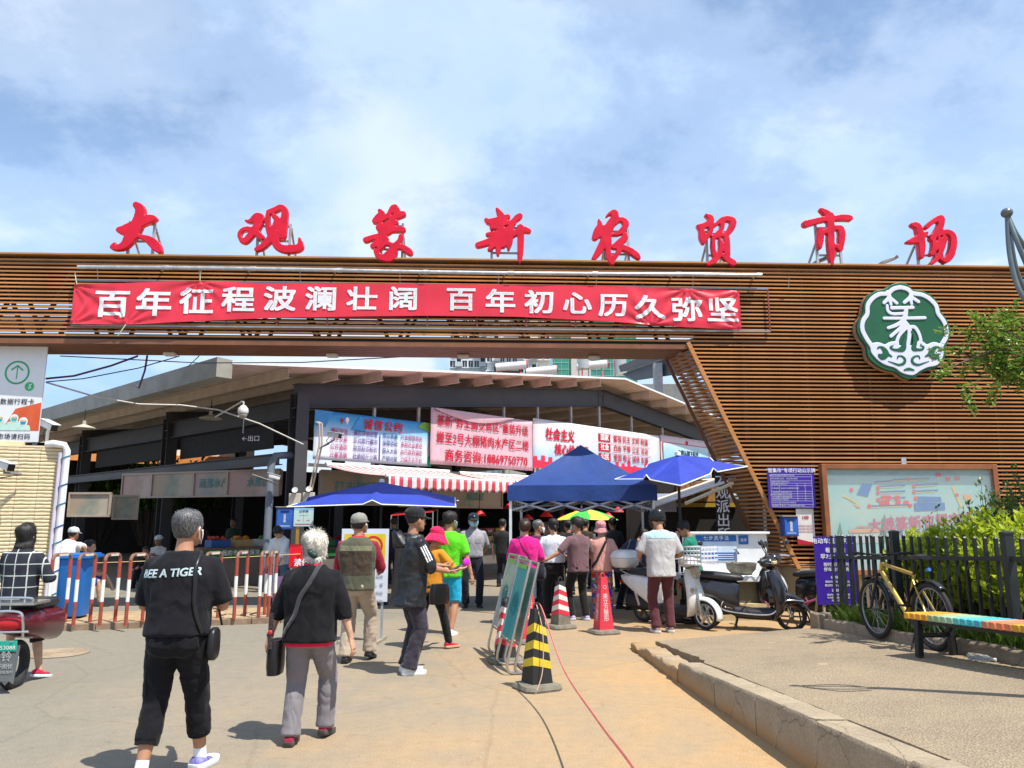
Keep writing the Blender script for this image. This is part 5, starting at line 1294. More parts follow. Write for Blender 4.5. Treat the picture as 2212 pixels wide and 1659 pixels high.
rect(s_,-0.42,1.25,0.32,1.36,BLU,0.594);rect(s_,-0.42,0.92,0.32,1.06,BLU,0.594);rect(s_,-0.42,1.06,0.32,1.25,M('sign_pale',(0.55,0.64,0.74),0.5),0.5945)
text('七步洗手法',0.085,WHITE,s_,-0.05,1.305,0.59,0.012,space=1.25)
text('请节约用水',0.05,WHITE,s_,-0.27,0.99,0.59,0.01)
for k in range(3):rect(s_,-0.08,1.02-k*0.035,0.26,1.03-k*0.035,WHITE,0.592)
rect(ws,0.36,1.2,0.54,1.36,BLU,0.598);text('洗手',0.06,WHITE,ws,0.45,1.27,0.594,0.012)
P=Vector((0.22,0.15,0.715));bs=thing('stone_basin','rough grey stone wash basin on the white counter','basin',ws.matrix_basis@P,R(4))
q=MB();q.lathe([(0.001,0.0),(0.17,0.0),(0.24,0.09),(0.26,0.19),(0.235,0.19),(0.2,0.08),(0.001,0.05)],(0,0,0),24);q.obj('bowl',M('rough_stone',(0.20,0.18,0.14),0.85,var=0.35,scale=10,bump=0.8,bscale=25),bs)
q=MB();q.tube([(0.0,0.25,0.0),(0.0,0.25,0.34),(0.0,0.2,0.38),(0.0,0.1,0.34)],0.018,8);q.box((0,0.25,0.4),(0.03,0.1,0.02));q.obj('tap',M('chrome',(0.35,0.36,0.37),0.25,0.9),bs)
t_=thing('hanging_sign','narrow black vertical sign with white characters beside the cheek slats','sign',at(1561,1090,15.3),R(0))
q=MB();q.box((0,0,-0.1),(0.27,0.02,1.75));q.obj('panel',M('black_panel',(0.015,0.015,0.017),0.6),t_);text('大观派出所',0.27,WHITE,t_,0,-0.05,-0.014,0.012,vertical=True,line=1.0)
t_=thing('snack_kiosk','dark snack kiosk with a lit picture board behind the scooters','kiosk',at(1490,1120,17.2)*Vector((1,1,0)),R(-5))
q=MB();q.box((0,0.8,1.25),(2.6,1.4,2.5));q.obj('body',M('kiosk_dark',(0.02,0.018,0.016),0.8),t_)
q=MB();q.box((0.35,0.06,2.25),(1.2,0.06,0.45));q.obj('picture_board',grad_mat('kiosk_pictures',[(0.1,(0.02,0.01,0.01)),(0.4,(0.35,0.15,0.05)),(0.55,(0.03,0.02,0.02)),(0.8,(0.45,0.25,0.08))],True,0.6,scale=8),t_)
q=MB();q.box((0.2,0.05,1.95),(1.7,0.05,0.09));q.obj('yellow_strip',M('kiosk_yellow',(0.42,0.30,0.04),0.6),t_)
q=MB();q.box((-0.5,0.02,2.0),(0.45,0.02,0.4));q.obj('paper_sheet',M('paper_lilac',(0.42,0.46,0.62),0.7),t_)
q=MB();q.ball((0.9,-0.1,2.1),0.16,(1,0.5,0.7),10);q.obj('plastic_bag',M('bag_pale',(0.4,0.5,0.55),0.3,alpha=0.7),t_)
CT=[('yellow',(.45,.30,.03)),('green',(.04,.20,.07)),('brown',(.26,.16,.08)),('white',(.5,.5,.48)),('red',(.35,.03,.03))]
for i,(u,dz,lab)in enumerate([(972,0,'left of the guard'),(978,.22,'topmost left of the guard'),(1046,0,'right of the guard'),(1052,.22,'topmost right of the guard'),(1064,0,'between the guard and the gazebo leg'),(1076,.22,'topmost by the gazebo leg'),(1090,0,'by the gazebo leg'),(872,0,'behind the windbreaker man'),(720,0,'beyond the vest man'),(830,0,'right of the warning board'),(1150,0,'behind the magenta shirt'),(1230,0,'behind the mauve shirt'),(1290,.22,'topmost beyond the bucket hat')]):
 y=2.85;x=hx(u,y,1180);c_,col=CT[(i*3)%5]
 t_=thing('carton',f'{c_} carton on the stall {lab}','carton',hw(x,y,.905+dz),PHI+.2*math.sin(i),'cartons stacked on the stalls')
 q=MB();q.box((0,0,.11),(.4,.28,.21));q.obj('box',M('carton_'+c_,col,.6,var=.2),t_,bevel=.004);q=MB();q.box((0,-.1405,.12),(.2,.004,.09));q.obj('label',M('carton_label',(.45,.43,.4),.6),t_)
 q=MB();q.box((0,0,.216),(.4,.05,.004));q.obj('tape',M('carton_tape',(.4,.3,.16),.4),t_)
HP=[(-.52,.10,.06,.28),(-.49,.18,.14,.24),(-.43,.25,.23,.18),(-.33,.305,.32,.09),(-.20,.335,.385,.04),(-.05,.35,.42,.01),(.10,.362,.44,-.02),(.25,.35,.43,-.04),(.36,.30,.37,-.05),(.44,.22,.27,-.05),(.485,.12,.15,-.05),(.50,.03,.04,-.05)]
def hp(z):
 if z<=HP[0][0]:return HP[0][1:]
 for a,b_ in zip(HP,HP[1:]):
  if z<=b_[0]:
   t=(z-a[0])/(b_[0]-a[0]);return tuple(a[i]+(b_[i]-a[i])*t for i in(1,2,3))
 return HP[-1][1:]
def ik(a,c,l1,l2,pole):
 d=c-a;L_=d.length
 if L_>(l1+l2)*0.999:c=a+d*((l1+l2)*0.999/L_);d=c-a;L_=d.length
 u=d/L_;k=(l1*l1-l2*l2+L_*L_)/(2*L_);h_=math.sqrt(max(0,l1*l1-k*k))
 p=Vector(pole);p=p-u*p.dot(u)
 if p.length<1e-4:p=Vector((0,1,0))-u*u.y
 return a+u*k+p.normalized()*h_,c
def vnormals(co,fs):
 n=np.zeros_like(co);f=np.array([x[:4]if len(x)>=4 else x+[x[-1]]for x in fs])
 e1=co[f[:,2]]-co[f[:,0]];e2=co[f[:,3]]-co[f[:,1]];fn=np.cross(e1,e2)
 for k in range(4):np.add.at(n,f[:,k],fn)
 ln=np.linalg.norm(n,axis=1,keepdims=True);ln[ln==0]=1
 return n/ln
def wrinkle(co,fs,amp,fx,fz,seed):
 nn=vnormals(co,fs);out=co.copy()
 for i in range(len(co)):
  x,y,z=co[i]
  w=noise.noise(Vector((x*fx+seed,y*fx,z*fz)))+0.5*noise.noise(Vector((x*fx*2.1,y*fx*2.1+seed,z*fz*1.7+5)))
  w=(1-abs(w)*2.2)*0.55+0.45*w
  out[i]+=nn[i]*float(amp*w)
 return out
SKIN={}
def skinmat(k):
 cols={'mid':(0.40,0.20,0.115),'pale':(0.52,0.30,0.195),'tan':(0.33,0.16,0.085)}
 if k not in SKIN:
  m=M('skin_'+k,cols[k],0.5,var=0.12,scale=14,spec=0.35,bump=0.05,bscale=120);b=m.node_tree.nodes['Principled BSDF']
  b.inputs['Subsurface Weight'].default_value=0.12;b.inputs['Subsurface Radius'].default_value=(0.02,0.008,0.004);b.inputs['Subsurface Scale'].default_value=0.4
  SKIN[k]=m
 return SKIN[k]
def fabric(name,col=(0.5,0.5,0.5),rough=0.85,var=0.10,scale=5,bump=0.25,bs=220,sheen=0.15):
 if name in MATS:return MATS[name]
 m=M(name,col,rough,var=var,scale=scale,bump=bump,bscale=bs,sheen=sheen,spec=0.2)
 t=m.node_tree;b=t.nodes['Principled BSDF'];old=b.inputs['Normal'].links[0].from_node
 tc=[n for n in t.nodes if n.type=='TEX_COORD'][0];mp=N(t,'ShaderNodeMapping');mp.inputs['Scale'].default_value=(1.5,1.5,.75);L(t,tc,'Object',mp,0)
 nz=N(t,'ShaderNodeTexNoise',Scale=4.2,Detail=1.5,Roughness=.4,Distortion=1.4);L(t,mp,0,nz,'Vector')
 rg=mathn(t,'ABSOLUTE',mathn(t,'SUBTRACT',nz.outputs[0],.5));bp=N(t,'ShaderNodeBump',Strength=.6,Distance=.06);t.links.new(rg,bp.inputs['Height']);L(t,bp,0,old,'Normal')
 return m
def add_hand(mb,W_,d,palm_n,s,side,curl=0.35,spread=0.1):
 """palm and five fingers from wrist W_, pointing along d; palm_n = direction the palm faces; side=+1 right"""
 d=d.normalized();n=(palm_n-d*palm_n.dot(d)).normalized();x=d.cross(n)*side
 def P(a,b_,c):return W_+x*(a*s)+d*(b_*s)+n*(c*s)
 rings=[]
 for b_,w,t in((-0.02,0.024,0.020),(0.02,0.032,0.018),(0.055,0.040,0.016),(0.09,0.040,0.013)):
  rings.append(mb.ring(P(0,b_,0),x,n,w*s,t*s,12))
 mb.loft(rings)
 for k,(a,ln,r)in enumerate(((0.031,0.072,0.0088),(0.0105,0.080,0.0092),(-0.0105,0.074,0.0088),(-0.031,0.058,0.0078))):
  p=P(a,0.082,0);pts=[p-d*0.02*s];ang=0.12+curl*0.4;dirx=a*spread/0.03
  for seg,f in enumerate((0.42,0.33,0.25)):
   v=d*math.cos(ang)+n*math.sin(ang)+x*dirx*0.3
   p=p+v.normalized()*(ln*f*s);pts.append(p);ang+=curl*(1.0+0.15*k)
  mb.tube(pts,[r*s*q for q in(1.1,1.0,0.92,0.72)],8)
 p=P(0.030,0.015,0.006);pts=[p]
 for v,l in(((0.75,0.62,0.25),0.036),((0.35,0.85,0.35),0.030),((0.15,0.9,0.4),0.024)):
  p=p+(x*v[0]+d*v[1]+n*v[2]).normalized()*(l*s);pts.append(p)
 mb.tube(pts,[0.015*s,0.0115*s,0.010*s,0.0075*s],8)
def cap_shell(HM,k0,zb,n=28,m=10,vol=None,ns=0.0,seed=0,inner=0.97,rough=0.0):
 """hair / hat shell round the head; zb(az) = lower edge, az 0 = face"""
 mb=MB();outer,inn=[],[]
 for i in range(n):
  az=2*PI*i/n-PI;b_=zb(az);o,q=[],[]
  for j in range(m+1):
   t=j/m;z=0.50-(0.50-b_)*t**0.8
   if z>-0.34:w,d,c=hp(max(z,-0.3))
   else:w,d,c=0.315+0.03*min(1,(-0.34-z)*3),0.33,0.03-0.08
   if t==0:w,d=0.001,0.001
   k=k0+(vol(az,z)if vol else 0)
   k+=ns*noise.noise(Vector((math.sin(az)*3+seed,math.cos(az)*3,z*4)))+rough*noise.noise(Vector((math.sin(az)*11+seed,math.cos(az)*11,z*9)))
   zz=z+(0.012+(k-1)*1.1*max(0,z))
   o.append(HM@Vector((math.sin(az)*w*k,c+math.cos(az)*d*k,zz)));q.append(HM@Vector((math.sin(az)*w*inner,c+math.cos(az)*d*inner,z-0.01)))
  outer.append(o);inn.append(q)
 rings=[o+q[::-1]for o,q in zip(outer,inn)]
 mb.loft(rings,closed=True)
 return mb,outer
def strands(mb,outer,count,length,w,jit,seed,out=0.25):
 rnd=random.Random(seed);n=len(outer);m=len(outer[0])-1
 for _ in range(count):
  i=rnd.randrange(n);j=rnd.randrange(0,m);f=rnd.random()
  a=outer[i][j].lerp(outer[(i+1)%n][j],f);b_=outer[i][j+1].lerp(outer[(i+1)%n][j+1],f)
  dn=(b_-a);
  if dn.length<1e-5:continue
  dn.normalize();s_=(outer[(i+1)%n][j]-outer[i][j]);s_=s_.normalized()if s_.length>1e-6 else Vector((1,0,0));nrm=dn.cross(s_)
  nrm=-nrm if nrm.dot(a-outer[0][0])<0 and j>2 else nrm
  cen=sum((outer[q][m//2]for q in range(0,n,4)),Vector())/len(range(0,n,4));
  if nrm.dot(a-cen)<0:nrm=-nrm
  p=a.lerp(b_,rnd.random())+nrm*0.001;v=(dn+s_*rnd.gauss(0,jit)+nrm*out*rnd.random()).normalized();l=length*rnd.uniform(0.5,1.2)
  p1=p+v*l*0.5;p2=p1+(v+dn*0.3-nrm*out*0.6+s_*rnd.gauss(0,jit)).normalized()*l*0.5
  o=len(mb.v);sw=s_*w
  mb.v.extend([tuple(p-sw),tuple(p+sw),tuple(p1-sw*0.9+nrm*w),tuple(p1+sw*0.9),tuple(p2)])
  mb.f+=[[o,o+1,o+3,o+2],[o+2,o+3,o+4]];mb.m+=[0,0]
class Body:pass
PCOUNT=[0]
def person(label,loc,yaw=0,H=1.70,g=1.0,sh=1.0,skin='mid',lf=(-.09,0,0,0,0),rf=(.09,0,0,0,0),lh=None,rh=None,le=None,re=None,lean=0,side=0,twist=0,head=(0,0),pel=(0,0,0),top=None,bottom=None,shoes=None,hair=None,palm='in',curl=0.4,vox=1.0,group='people at the market entrance',face=False,handdir=None):
 PCOUNT[0]+=1;seed=PCOUNT[0]*3.7;vox=max(vox,loc[1]/9.0)
 B=Body();h=H
 root=thing('person',label,'person',loc,R(yaw),group);B.root=root
 P=Vector((pel[0],pel[1],0.525*h+pel[2]))
 T=Matrix.Rotation(R(twist),3,'Z')@Matrix.Rotation(R(-lean),3,'X')@Matrix.Rotation(R(side),3,'Y')
 def tp(x,y,z):return P+T@Vector((x,y,z))
 B.tp=tp;B.T=T;B.h=h
 SL,SR=tp(-.098*h*sh,-.006,.268*h),tp(.098*h*sh,-.006,.268*h)
 nb=tp(0,-.010*h,.308*h)
 hh=0.141*h
 HRt=Matrix.Rotation(R(-lean*0.6),3,'X')@Matrix.Rotation(R(head[0]+twist),3,'Z')@Matrix.Rotation(R(head[1]),3,'X')
 hc=nb+(T@Vector((0,.008*h,.036*h)))+HRt@Vector((0,.012*h,.064*h))
 HM=Matrix.Translation(hc)@HRt.to_4x4()@Matrix.Scale(hh,4)
 B.HM=HM;B.hh=hh;B.hc=hc;B.HR=HRt
 hipL,hipR=P+Vector((-.050*h,0,-.01*h)),P+Vector((.050*h,0,-.01*h))
 az=.048*h
 legs=[]
 for hip,f,s in((hipL,lf,-1),(hipR,rf,1)):
  A=Vector((f[0],f[1],az+f[2]));fy=R(f[3]);pole=Vector((-math.sin(fy),math.cos(fy),0))+Vector((0.12*s,0,0))
  kn,A=ik(hip,A,.245*h,.240*h,pole)
  legs.append((hip,kn,A,f))
 B.legs=legs
 arms=[]
 for S_,hd,el,s in((SL,lh,le,-1),(SR,rh,re,1)):
  Wt=Vector(hd)if hd else S_+Vector((s*.055*h,.03,-.305*h))
  pole=Vector(el)if el else Vector((s*0.6,-1.0,-0.2))
  e,Wt=ik(S_,Wt,.172*h,.150*h,pole);arms.append((S_,e,Wt,s))
 B.arms=arms
 parts=[]
 mb=MB();rings=[]
 for z,w,d,c in HP:rings.append([HM@p for p in mb.ring(Vector((0,c,z)),Vector((1,0,0)),Vector((0,1,0)),w,d,20)])
 mb.loft(rings)
 mb.tube([nb-T@Vector((0,0,.03*h)),nb+T@Vector((0,.004*h,.02*h)),HM@Vector((0,-.06,-.30)),HM@Vector((0,-.05,-.05))],[.042*h*g**.5,.034*h,.032*h,.035*h],14)
 for s in(-1,1):
  mb.ball(HM@Vector((s*.365,-.04,-.06)),0.12*hh,(0.35,0.62,1.15),10,rot=HRt@Matrix.Rotation(R(-s*20),3,'Z'))
  mb.ball(HM@Vector((s*.15,.37,.02)),0.10*hh,(1,.6,.5),8,rot=HRt)
 mb.tube([HM@Vector((0,.40,.05)),HM@Vector((0,.47,-.10)),HM@Vector((0,.50,-.19)),HM@Vector((0,.42,-.22))],[.035*hh,.045*hh,.06*hh,.04*hh],8)
 mb.ball(HM@Vector((0,.385,-.31)),0.09*hh,(1.1,.5,.35),8,rot=HRt)
 parts.append(remesh(mb,0.0065*max(vox,1),1))
 mb=MB()
 mb.loft([mb.ring(tp(0,0,z*h),T@Vector((1,0,0)),T@Vector((0,1,0)),w*h*g,d*h*g,14)for z,w,d in((-.03,.075,.055),(.08,.075,.05),(.2,.08,.05),(.255,.07,.042),(.30,.03,.03))])
 for hip,kn,A,f in legs:
  mb.tube([hip,hip.lerp(kn,.5),kn,kn.lerp(A,.35),A,A-Vector((0,0,.02))],[.046*h*g,.042*h*g,.031*h,.031*h*g,.020*h,.022*h],12)
 for S_,e,Wt,s in arms:
  mb.tube([S_,S_.lerp(e,.5),e,e.lerp(Wt,.3),Wt],[.030*h*g,.027*h*g,.0225*h,.0215*h*g**.5,.0150*h],12)
 parts.append(remesh(mb,0.0115*vox,2))
 for i_,(S_,e,Wt,s)in enumerate(arms):
  mb=MB();d=(Wt-e).normalized()
  if handdir and handdir[i_]:dd=Vector(handdir[i_]).normalized()
  else:dd=d
  mb.tube([e.lerp(Wt,.75),Wt+dd*0.005],[.0165*h,.0145*h],12)
  pn={'in':Vector((-s,0.25,0)),'up':Vector((0,0,1)),'back':Vector((0,-1,0)),'face':Vector((0,-1,.2))}[palm]
  add_hand(mb,Wt,dd,pn,h/1.72,s,curl)
  parts.append(remesh(mb,0.0042*max(1,vox*0.95),1))
 co=np.concatenate([p[0]for p in parts]);fs=[];o=0
 for p in parts:fs+=[[i+o for i in f]for f in p[1]];o+=len(p[0])
 link('body',npmesh('body',co,fs,skinmat(skin)),root)
 if face:
  for s in(-1,1):
   q=MB();q.ball(HM@Vector((s*.15,.395,-.02)),0.042*hh,(1.2,.5,.55),8,rot=HRt);q.obj('eye',M('eye_dark',(0.015,0.01,0.008),0.2),root)
   q=MB();q.tube([HM@Vector((s*.07,.425,.085)),HM@Vector((s*.15,.425,.11)),HM@Vector((s*.23,.39,.09))],0.016*hh,5);q.obj('eyebrow',M('eye_dark'),root)
 if bottom:
  bt=bottom;lo=bt.get('loose',0.0);mb=MB();wz=bt.get('waist',.065)
  mb.loft([mb.ring(P+Vector((0,c*h,z*h)),Vector((1,0,0)),Vector((0,1,0)),w*h*g+lo*.3-.006,d*h*g+lo*.3-.006,18,0.85)for z,w,d,c in((wz,.080,.056,0),(.04,.088,.063,-.003),(-.005,.094,.070,-.006),(-.045,.090,.068,-.004),(-.075,.07,.055,0))])
  for s in(-1,1):mb.ball(P+Vector((s*.042*h*g,-.032*h,-.02*h)),.052*h*g,n=10)
  for hip,kn,A,f in legs:
   lenf=bt.get('len',1.0);pts=[hip+Vector((0,0,.0)),hip.lerp(kn,.35),hip.lerp(kn,.7),kn,kn.lerp(A,.4),kn.lerp(A,.8),A+Vector((0,0,-.012))]
   gg=g**.6;rr=[.053*h*g+lo*.4,.048*h*gg+lo*.5,.040*h*gg+lo*.7,.034*h*gg+lo*.7,.032*h*gg+lo*.8,.029*h*gg+lo*.9,bt.get('hem',.033)*h*.92+lo*.9]
   cum=[0,.175,.35,.5,.7,.9,1.0];p2,r2=[],[]
   for p,r_,c in zip(pts,rr,cum):
    if c<=lenf:p2.append(p);r2.append(r_)
   if lenf<1:
    k=len(p2);t=(lenf-cum[k-1])/(cum[k]-cum[k-1]);p2.append(pts[k-1].lerp(pts[k],t));r2.append(rr[k-1]+(rr[k]-rr[k-1])*t+bt.get('flare',0))
   mb.tube(p2,r2,14)
  co,fs=remesh(mb,0.0125*vox,2)
  a_=bt.get('wr',0.010)
  co=wrinkle(co,fs,a_*.42,6,15,seed)if vox<1.6 else co;co=wrinkle(co,fs,a_*.5,15,5,seed+9)if vox<1.3 else co
  B.bottom=(co,fs);link(bt.get('name','trousers'),npmesh('trousers',co,fs,bt['mat']),root)
  if bt.get('cuff'):
   for hip,kn,A,f in legs:
    e_=kn.lerp(A,(bt['len']-.5)*2);d_=(A-kn).normalized();q=MB();q.tube([e_-d_*.05,e_+d_*.012],[.040*h+lo*.3,.038*h+lo*.3],16);q.obj('cuff',bt['mat'],root)
 B.tops=[]
 for ti,tt in enumerate(top or[]):
  lo=tt.get('loose',0.01);hem=tt.get('hem',-.05);mb=MB();belly=tt.get('belly',0)
  secs=[(hem,.094+tt.get('flare',0),.070+tt.get('flare',0),-.004+belly*.3),(hem+.05 if hem<.02 else .07,.092+tt.get('flare',0)*.6,.068,belly*.6),(.09,.090,.066,belly),(.17,.095,.068,.002+belly*.5),(.225,.098,.064,-.004),(.258,.094,.056,-.008),(.279,.078,.048,-.010),(.297,.054,.042,-.010),(.316,.037,.036,-.008)]
  secs=[s_ for i,s_ in enumerate(secs)if i==0 or s_[0]>secs[i-1][0]+.005]
  mb.loft([mb.ring(tp(0,c*h,z*h),T@Vector((1,0,0)),T@Vector((0,1,0)),w*h*g*(sh if z>.1 else 1)+lo,d*h*g+lo,20,0.82 if z<.25 else 1.0)for z,w,d,c in secs])
  sl=tt.get('sleeve',.45)
  if sl>0:
   for S_,e,Wt,s in arms:
    pts=[S_+T@Vector((-s*.03*h,0,.0)),S_,S_.lerp(e,.5),e,e.lerp(Wt,.5),Wt];cum=[-.1,0,.27,.54,.77,1.0]
    ro=tt.get('sl',0.0);gg=g**.5;rr=[.026*h*gg+lo*.4,.031*h*gg+lo*.4,.029*h*gg+lo*.4+ro*.5,.025*h*gg+lo*.4+ro*.6,.022*h+lo*.35+ro*.5,.018*h+lo*.3+ro*.4]
    p2,r2=[],[]
    for p,r_,c in zip(pts,rr,cum):
     if c<=sl+1e-6:p2.append(p);r2.append(r_)
    k=len(p2)
    if k<6:t=(sl-cum[k-1])/(cum[k]-cum[k-1]);p2.append(pts[k-1].lerp(pts[k],t));r2.append(rr[k-1]+(rr[k]-rr[k-1])*t)
    mb.tube(p2,r2,14)
  co,fs=remesh(mb,0.0125*vox,2)
  a_=tt.get('wr',0.008)
  if vox<1.6:co=wrinkle(co,fs,a_*.7,11,4,seed+ti)
  if vox<1.3:co=wrinkle(co,fs,a_*.4,7,12,seed+20)
  B.tops.append((co,fs));o_=link(tt.get('name','shirt'),npmesh(tt.get('name','shirt'),co,fs,tt['mat']),root);B.shirt=o_
  if tt.get('collar'):
   q=MB();cr=[nb+T@Vector((math.sin(a)*(.041*h+.006),math.cos(a)*(.040*h+.006)-.004,.012*h+.012*math.cos(a)))for a in[2*PI*k/20 for k in range(20)]]
   rings=[]
   for z,k in((-.022,1.12),(.0,1.04),(.022,1.0),(.022,.92),(-.022,.95)):rings.append([nb+(p-nb)*k+T@Vector((0,0,z))for p in cr])
   q.loft(rings);q.obj('collar',tt['collar']if tt['collar']is not True else tt['mat'],root,smooth=180)
 if shoes:
  L_=0.152*h
  for(hip,kn,A,f),s in zip(legs,(-1,1)):
   fr_=Matrix.Rotation(R(f[3]),3,'Z')@Matrix.Rotation(R(-f[4]),3,'X')
   base=A-fr_@Vector((0,0,az))
   def F(x,y,z):return base+fr_@Vector((x*L_,y*L_,z*L_))
   q=MB();rings=[];bulk=shoes.get('bulk',1.0)
   for y,w,zt in((-.27,.10,.20),(-.24,.14,.30),(-.12,.155,.36),(.02,.155,.35),(.16,.155,.27),(.32,.175,.21),(.50,.175,.17),(.64,.135,.145),(.71,.07,.11)):
    ring=[]
    for k in range(14):
     a=2*PI*k/14;cx_,cz_=math.cos(a),math.sin(a);cz_=math.copysign(abs(cz_)**.7,cz_)
     ring.append(F(cx_*w*bulk,y,.05+(zt-.05)*.5+cz_*(zt-.05)*.5))
    rings.append(ring)
   q.loft(rings);so=q.obj('shoe',shoes['mat'],root,smooth=180)
   q=MB();sec=((-.29,.09),(-.25,.15),(-.1,.165),(.1,.155),(.32,.185),(.52,.185),(.66,.14),(.73,.06))
   t_=shoes.get('sole_h',.11)
   out=[(w*bulk*1.02,y)for y,w in sec]+[(-w*bulk*1.02,y)for y,w in reversed(sec)]
   q.loft([[F(x*k,y*k+(.0 if k==1 else .02),z)for x,y in out]for z,k in((0.0,.96),(.02,1),(t_,1),(t_+.01,.95))]);q.obj('sole',shoes.get('sole',shoes['mat']),so,smooth=60)
   if shoes.get('sock'):
    q=MB();q.tube([A-Vector((0,0,.02)),A.lerp(kn,.16)],[.026*h,.0235*h],14);q.obj('sock',shoes['sock'],root)
 if hair:
  st=hair['style'];hm_=hair['mat']
  def zb(az):
   a=abs(az)
   if st=='none':return 0.2
   fr=hair.get('front',.26);bk=hair.get('back',-.26);sd=hair.get('side',-.02)
   if a<.75:return fr
   if a<1.25:return fr+(sd-fr)*(a-.75)/.5
   if a<1.85:return sd+(hair.get('ear',.06)-sd)*math.sin((a-1.25)/.6*PI)if st!='long' else sd+(bk-sd)*(a-1.25)/.6*.8
   return(hair.get('ear0',sd))+(bk-hair.get('ear0',sd))*min(1,(a-1.85)/.55)
  volp=hair.get('vol',0.05)
  mb,outer=cap_shell(HM,1.07,zb,vol=lambda a,z:volp*(0.5+0.5*min(1,max(0,(z+.3)/.5)))+(hair.get('low',0)if z<-.25 else 0),ns=hair.get('ns',.03),seed=seed,rough=hair.get('rough',.015))
  if hair.get('strands'):strands(mb,outer,hair['strands'],hair.get('slen',.03),hair.get('sw',.0016),hair.get('jit',.35),int(seed*10),hair.get('out',.3))
  mb.obj('hair',hm_,root,smooth=180)
 return B
def hairmat(name,a,b_,rough=0.45):
 m,t,b,tc=newmat(name)
 mp=N(t,'ShaderNodeMapping');mp.inputs['Scale'].default_value=(60,60,9);L(t,tc,'Object',mp,0)
 n1=N(t,'ShaderNodeTexNoise',Scale=3.0,Detail=4.0);L(t,mp,0,n1,'Vector')
 t.links.new(ramp(t,n1.outputs[0],[(0.35,a),(0.65,b_)]),b.inputs['Base Color']);b.inputs['Roughness'].default_value=rough
 bp=N(t,'ShaderNodeBump',Strength=0.6,Distance=0.004);L(t,n1,0,bp,'Height');L(t,bp,0,b,'Normal')
 return m
HBLK=hairmat('black_hair',(0.006,0.005,0.005),(0.022,0.018,0.016),0.6)
HGREY=hairmat('pepper_hair',(0.02,0.02,0.022),(0.17,0.17,0.17))
HWHITE=hairmat('white_hair',(0.50,0.47,0.40),(0.80,0.76,0.67),0.5)
HBROWN=hairmat('brown_hair',(0.02,0.010,0.007),(0.06,0.032,0.022),0.4)
SHORT=dict(style='short',mat=HBLK,vol=.07,back=-.20,side=-.05,strands=900,slen=.028)
def bvh(mesh):co,fs=mesh;return BVHTree.FromPolygons([tuple(map(float,c))for c in co],fs)
def strap(B,pts,w,mat,name='bag_strap',off=0.006,top=-1,dense=10,extra=None):
 tr=bvh(B.tops[top]);pp=[]
 for i in range(len(pts)-1):
  for k in range(dense):pp.append(Vector(pts[i]).lerp(Vector(pts[i+1]),k/dense))
 pp.append(Vector(pts[-1]));cl=[]
 for p in pp:
  q,n,_,_=tr.find_nearest(p)
  if(p-q).dot(n)<0 and(p-q).length>.05:pass
  cl.append((q+n*off,n))
 for _ in range(6):cl=[cl[0]]+[((cl[i-1][0]+cl[i][0]*2+cl[i+1][0])/4+cl[i][1]*.0006,(cl[i-1][1]+cl[i][1]+cl[i+1][1]).normalized())for i in range(1,len(cl)-1)]+[cl[-1]]
 mb=MB();n=len(cl);vs=[]
 for i,(p,nn)in enumerate(cl):
  d=(cl[min(i+1,n-1)][0]-cl[max(i-1,0)][0]).normalized();s_=d.cross(nn).normalized()
  vs+=[p-s_*w/2,p+s_*w/2]
 mb.add(vs,[(2*i,2*i+1,2*i+3,2*i+2)for i in range(n-1)])
 return mb.obj(name,mat,B.root,smooth=180,solid=0.004)
def wrapped(B,me,mat,origin,ax,az,direction,name,off=0.004,top=-1,mx=0.02):
 """drape a flat mesh (x,y) over a garment by throwing it along direction"""
 subdiv(me,mx);tr=bvh(B.tops[top]);o=Vector(origin);d=Vector(direction).normalized()
 for v in me.vertices:
  p=o+Vector(ax)*v.co.x+Vector(az)*v.co.y-d*0.4
  hit,n,_,_=tr.ray_cast(p,d)
  if hit is None:hit,n,_,_=tr.find_nearest(p+d*.4)
  v.co=hit+n*(off+v.co.z)
 me.materials.clear();me.materials.append(mat)
 return link(name,me,B.root)
def flatmesh(polys):
 mb=MB()
 for p in polys:mb.poly([(x,y,0)for x,y in p])
 return mb.mesh('print',WHITE,0)
def cap(B,mat,brim_dir=0.0,brim=True,style='ball',btn=True,k=1.10,zlow=0.10,mat2=None):
 HM=B.HM
 mb,_=cap_shell(HM,k,lambda az:zlow+(0.04 if abs(az)<1 else-.03),n=30,m=9,vol=lambda a,z:(.05 if style=='army' and z>.25 else 0),inner=1.02)
 if style=='army':pass
 o=mb.obj('cap',mat,B.root,smooth=60)
 if brim:
  q=MB();nz=14;rows=[]
  for i in range(nz+1):
   az=brim_dir+(i/nz-.5)*2.1;w,d,c=hp(.1);r0=Vector((math.sin(az)*w*1.10,c+math.cos(az)*d*1.10,zlow+.05))
   ext=.42*math.cos((i/nz-.5)*PI)**.6 if 0<i<nz else 0.0
   r1=r0+Vector((math.sin(brim_dir)*ext,math.cos(brim_dir)*ext,-.09*(ext>0)-.06*abs(i/nz-.5)))
   rows.append((HM@r0,HM@r1))
  vs=[p for r_ in rows for p in r_];q.add(vs,[(2*i,2*i+1,2*i+3,2*i+2)for i in range(nz)]);q.obj('brim',mat2 or mat,o,smooth=180,solid=.004)
 if btn:
  q=MB();q.ball(HM@Vector((0,-.05,.545 if style!='army' else .56)),.06*B.hh,(1,1,.5),8);q.obj('button',mat,o)
 return o
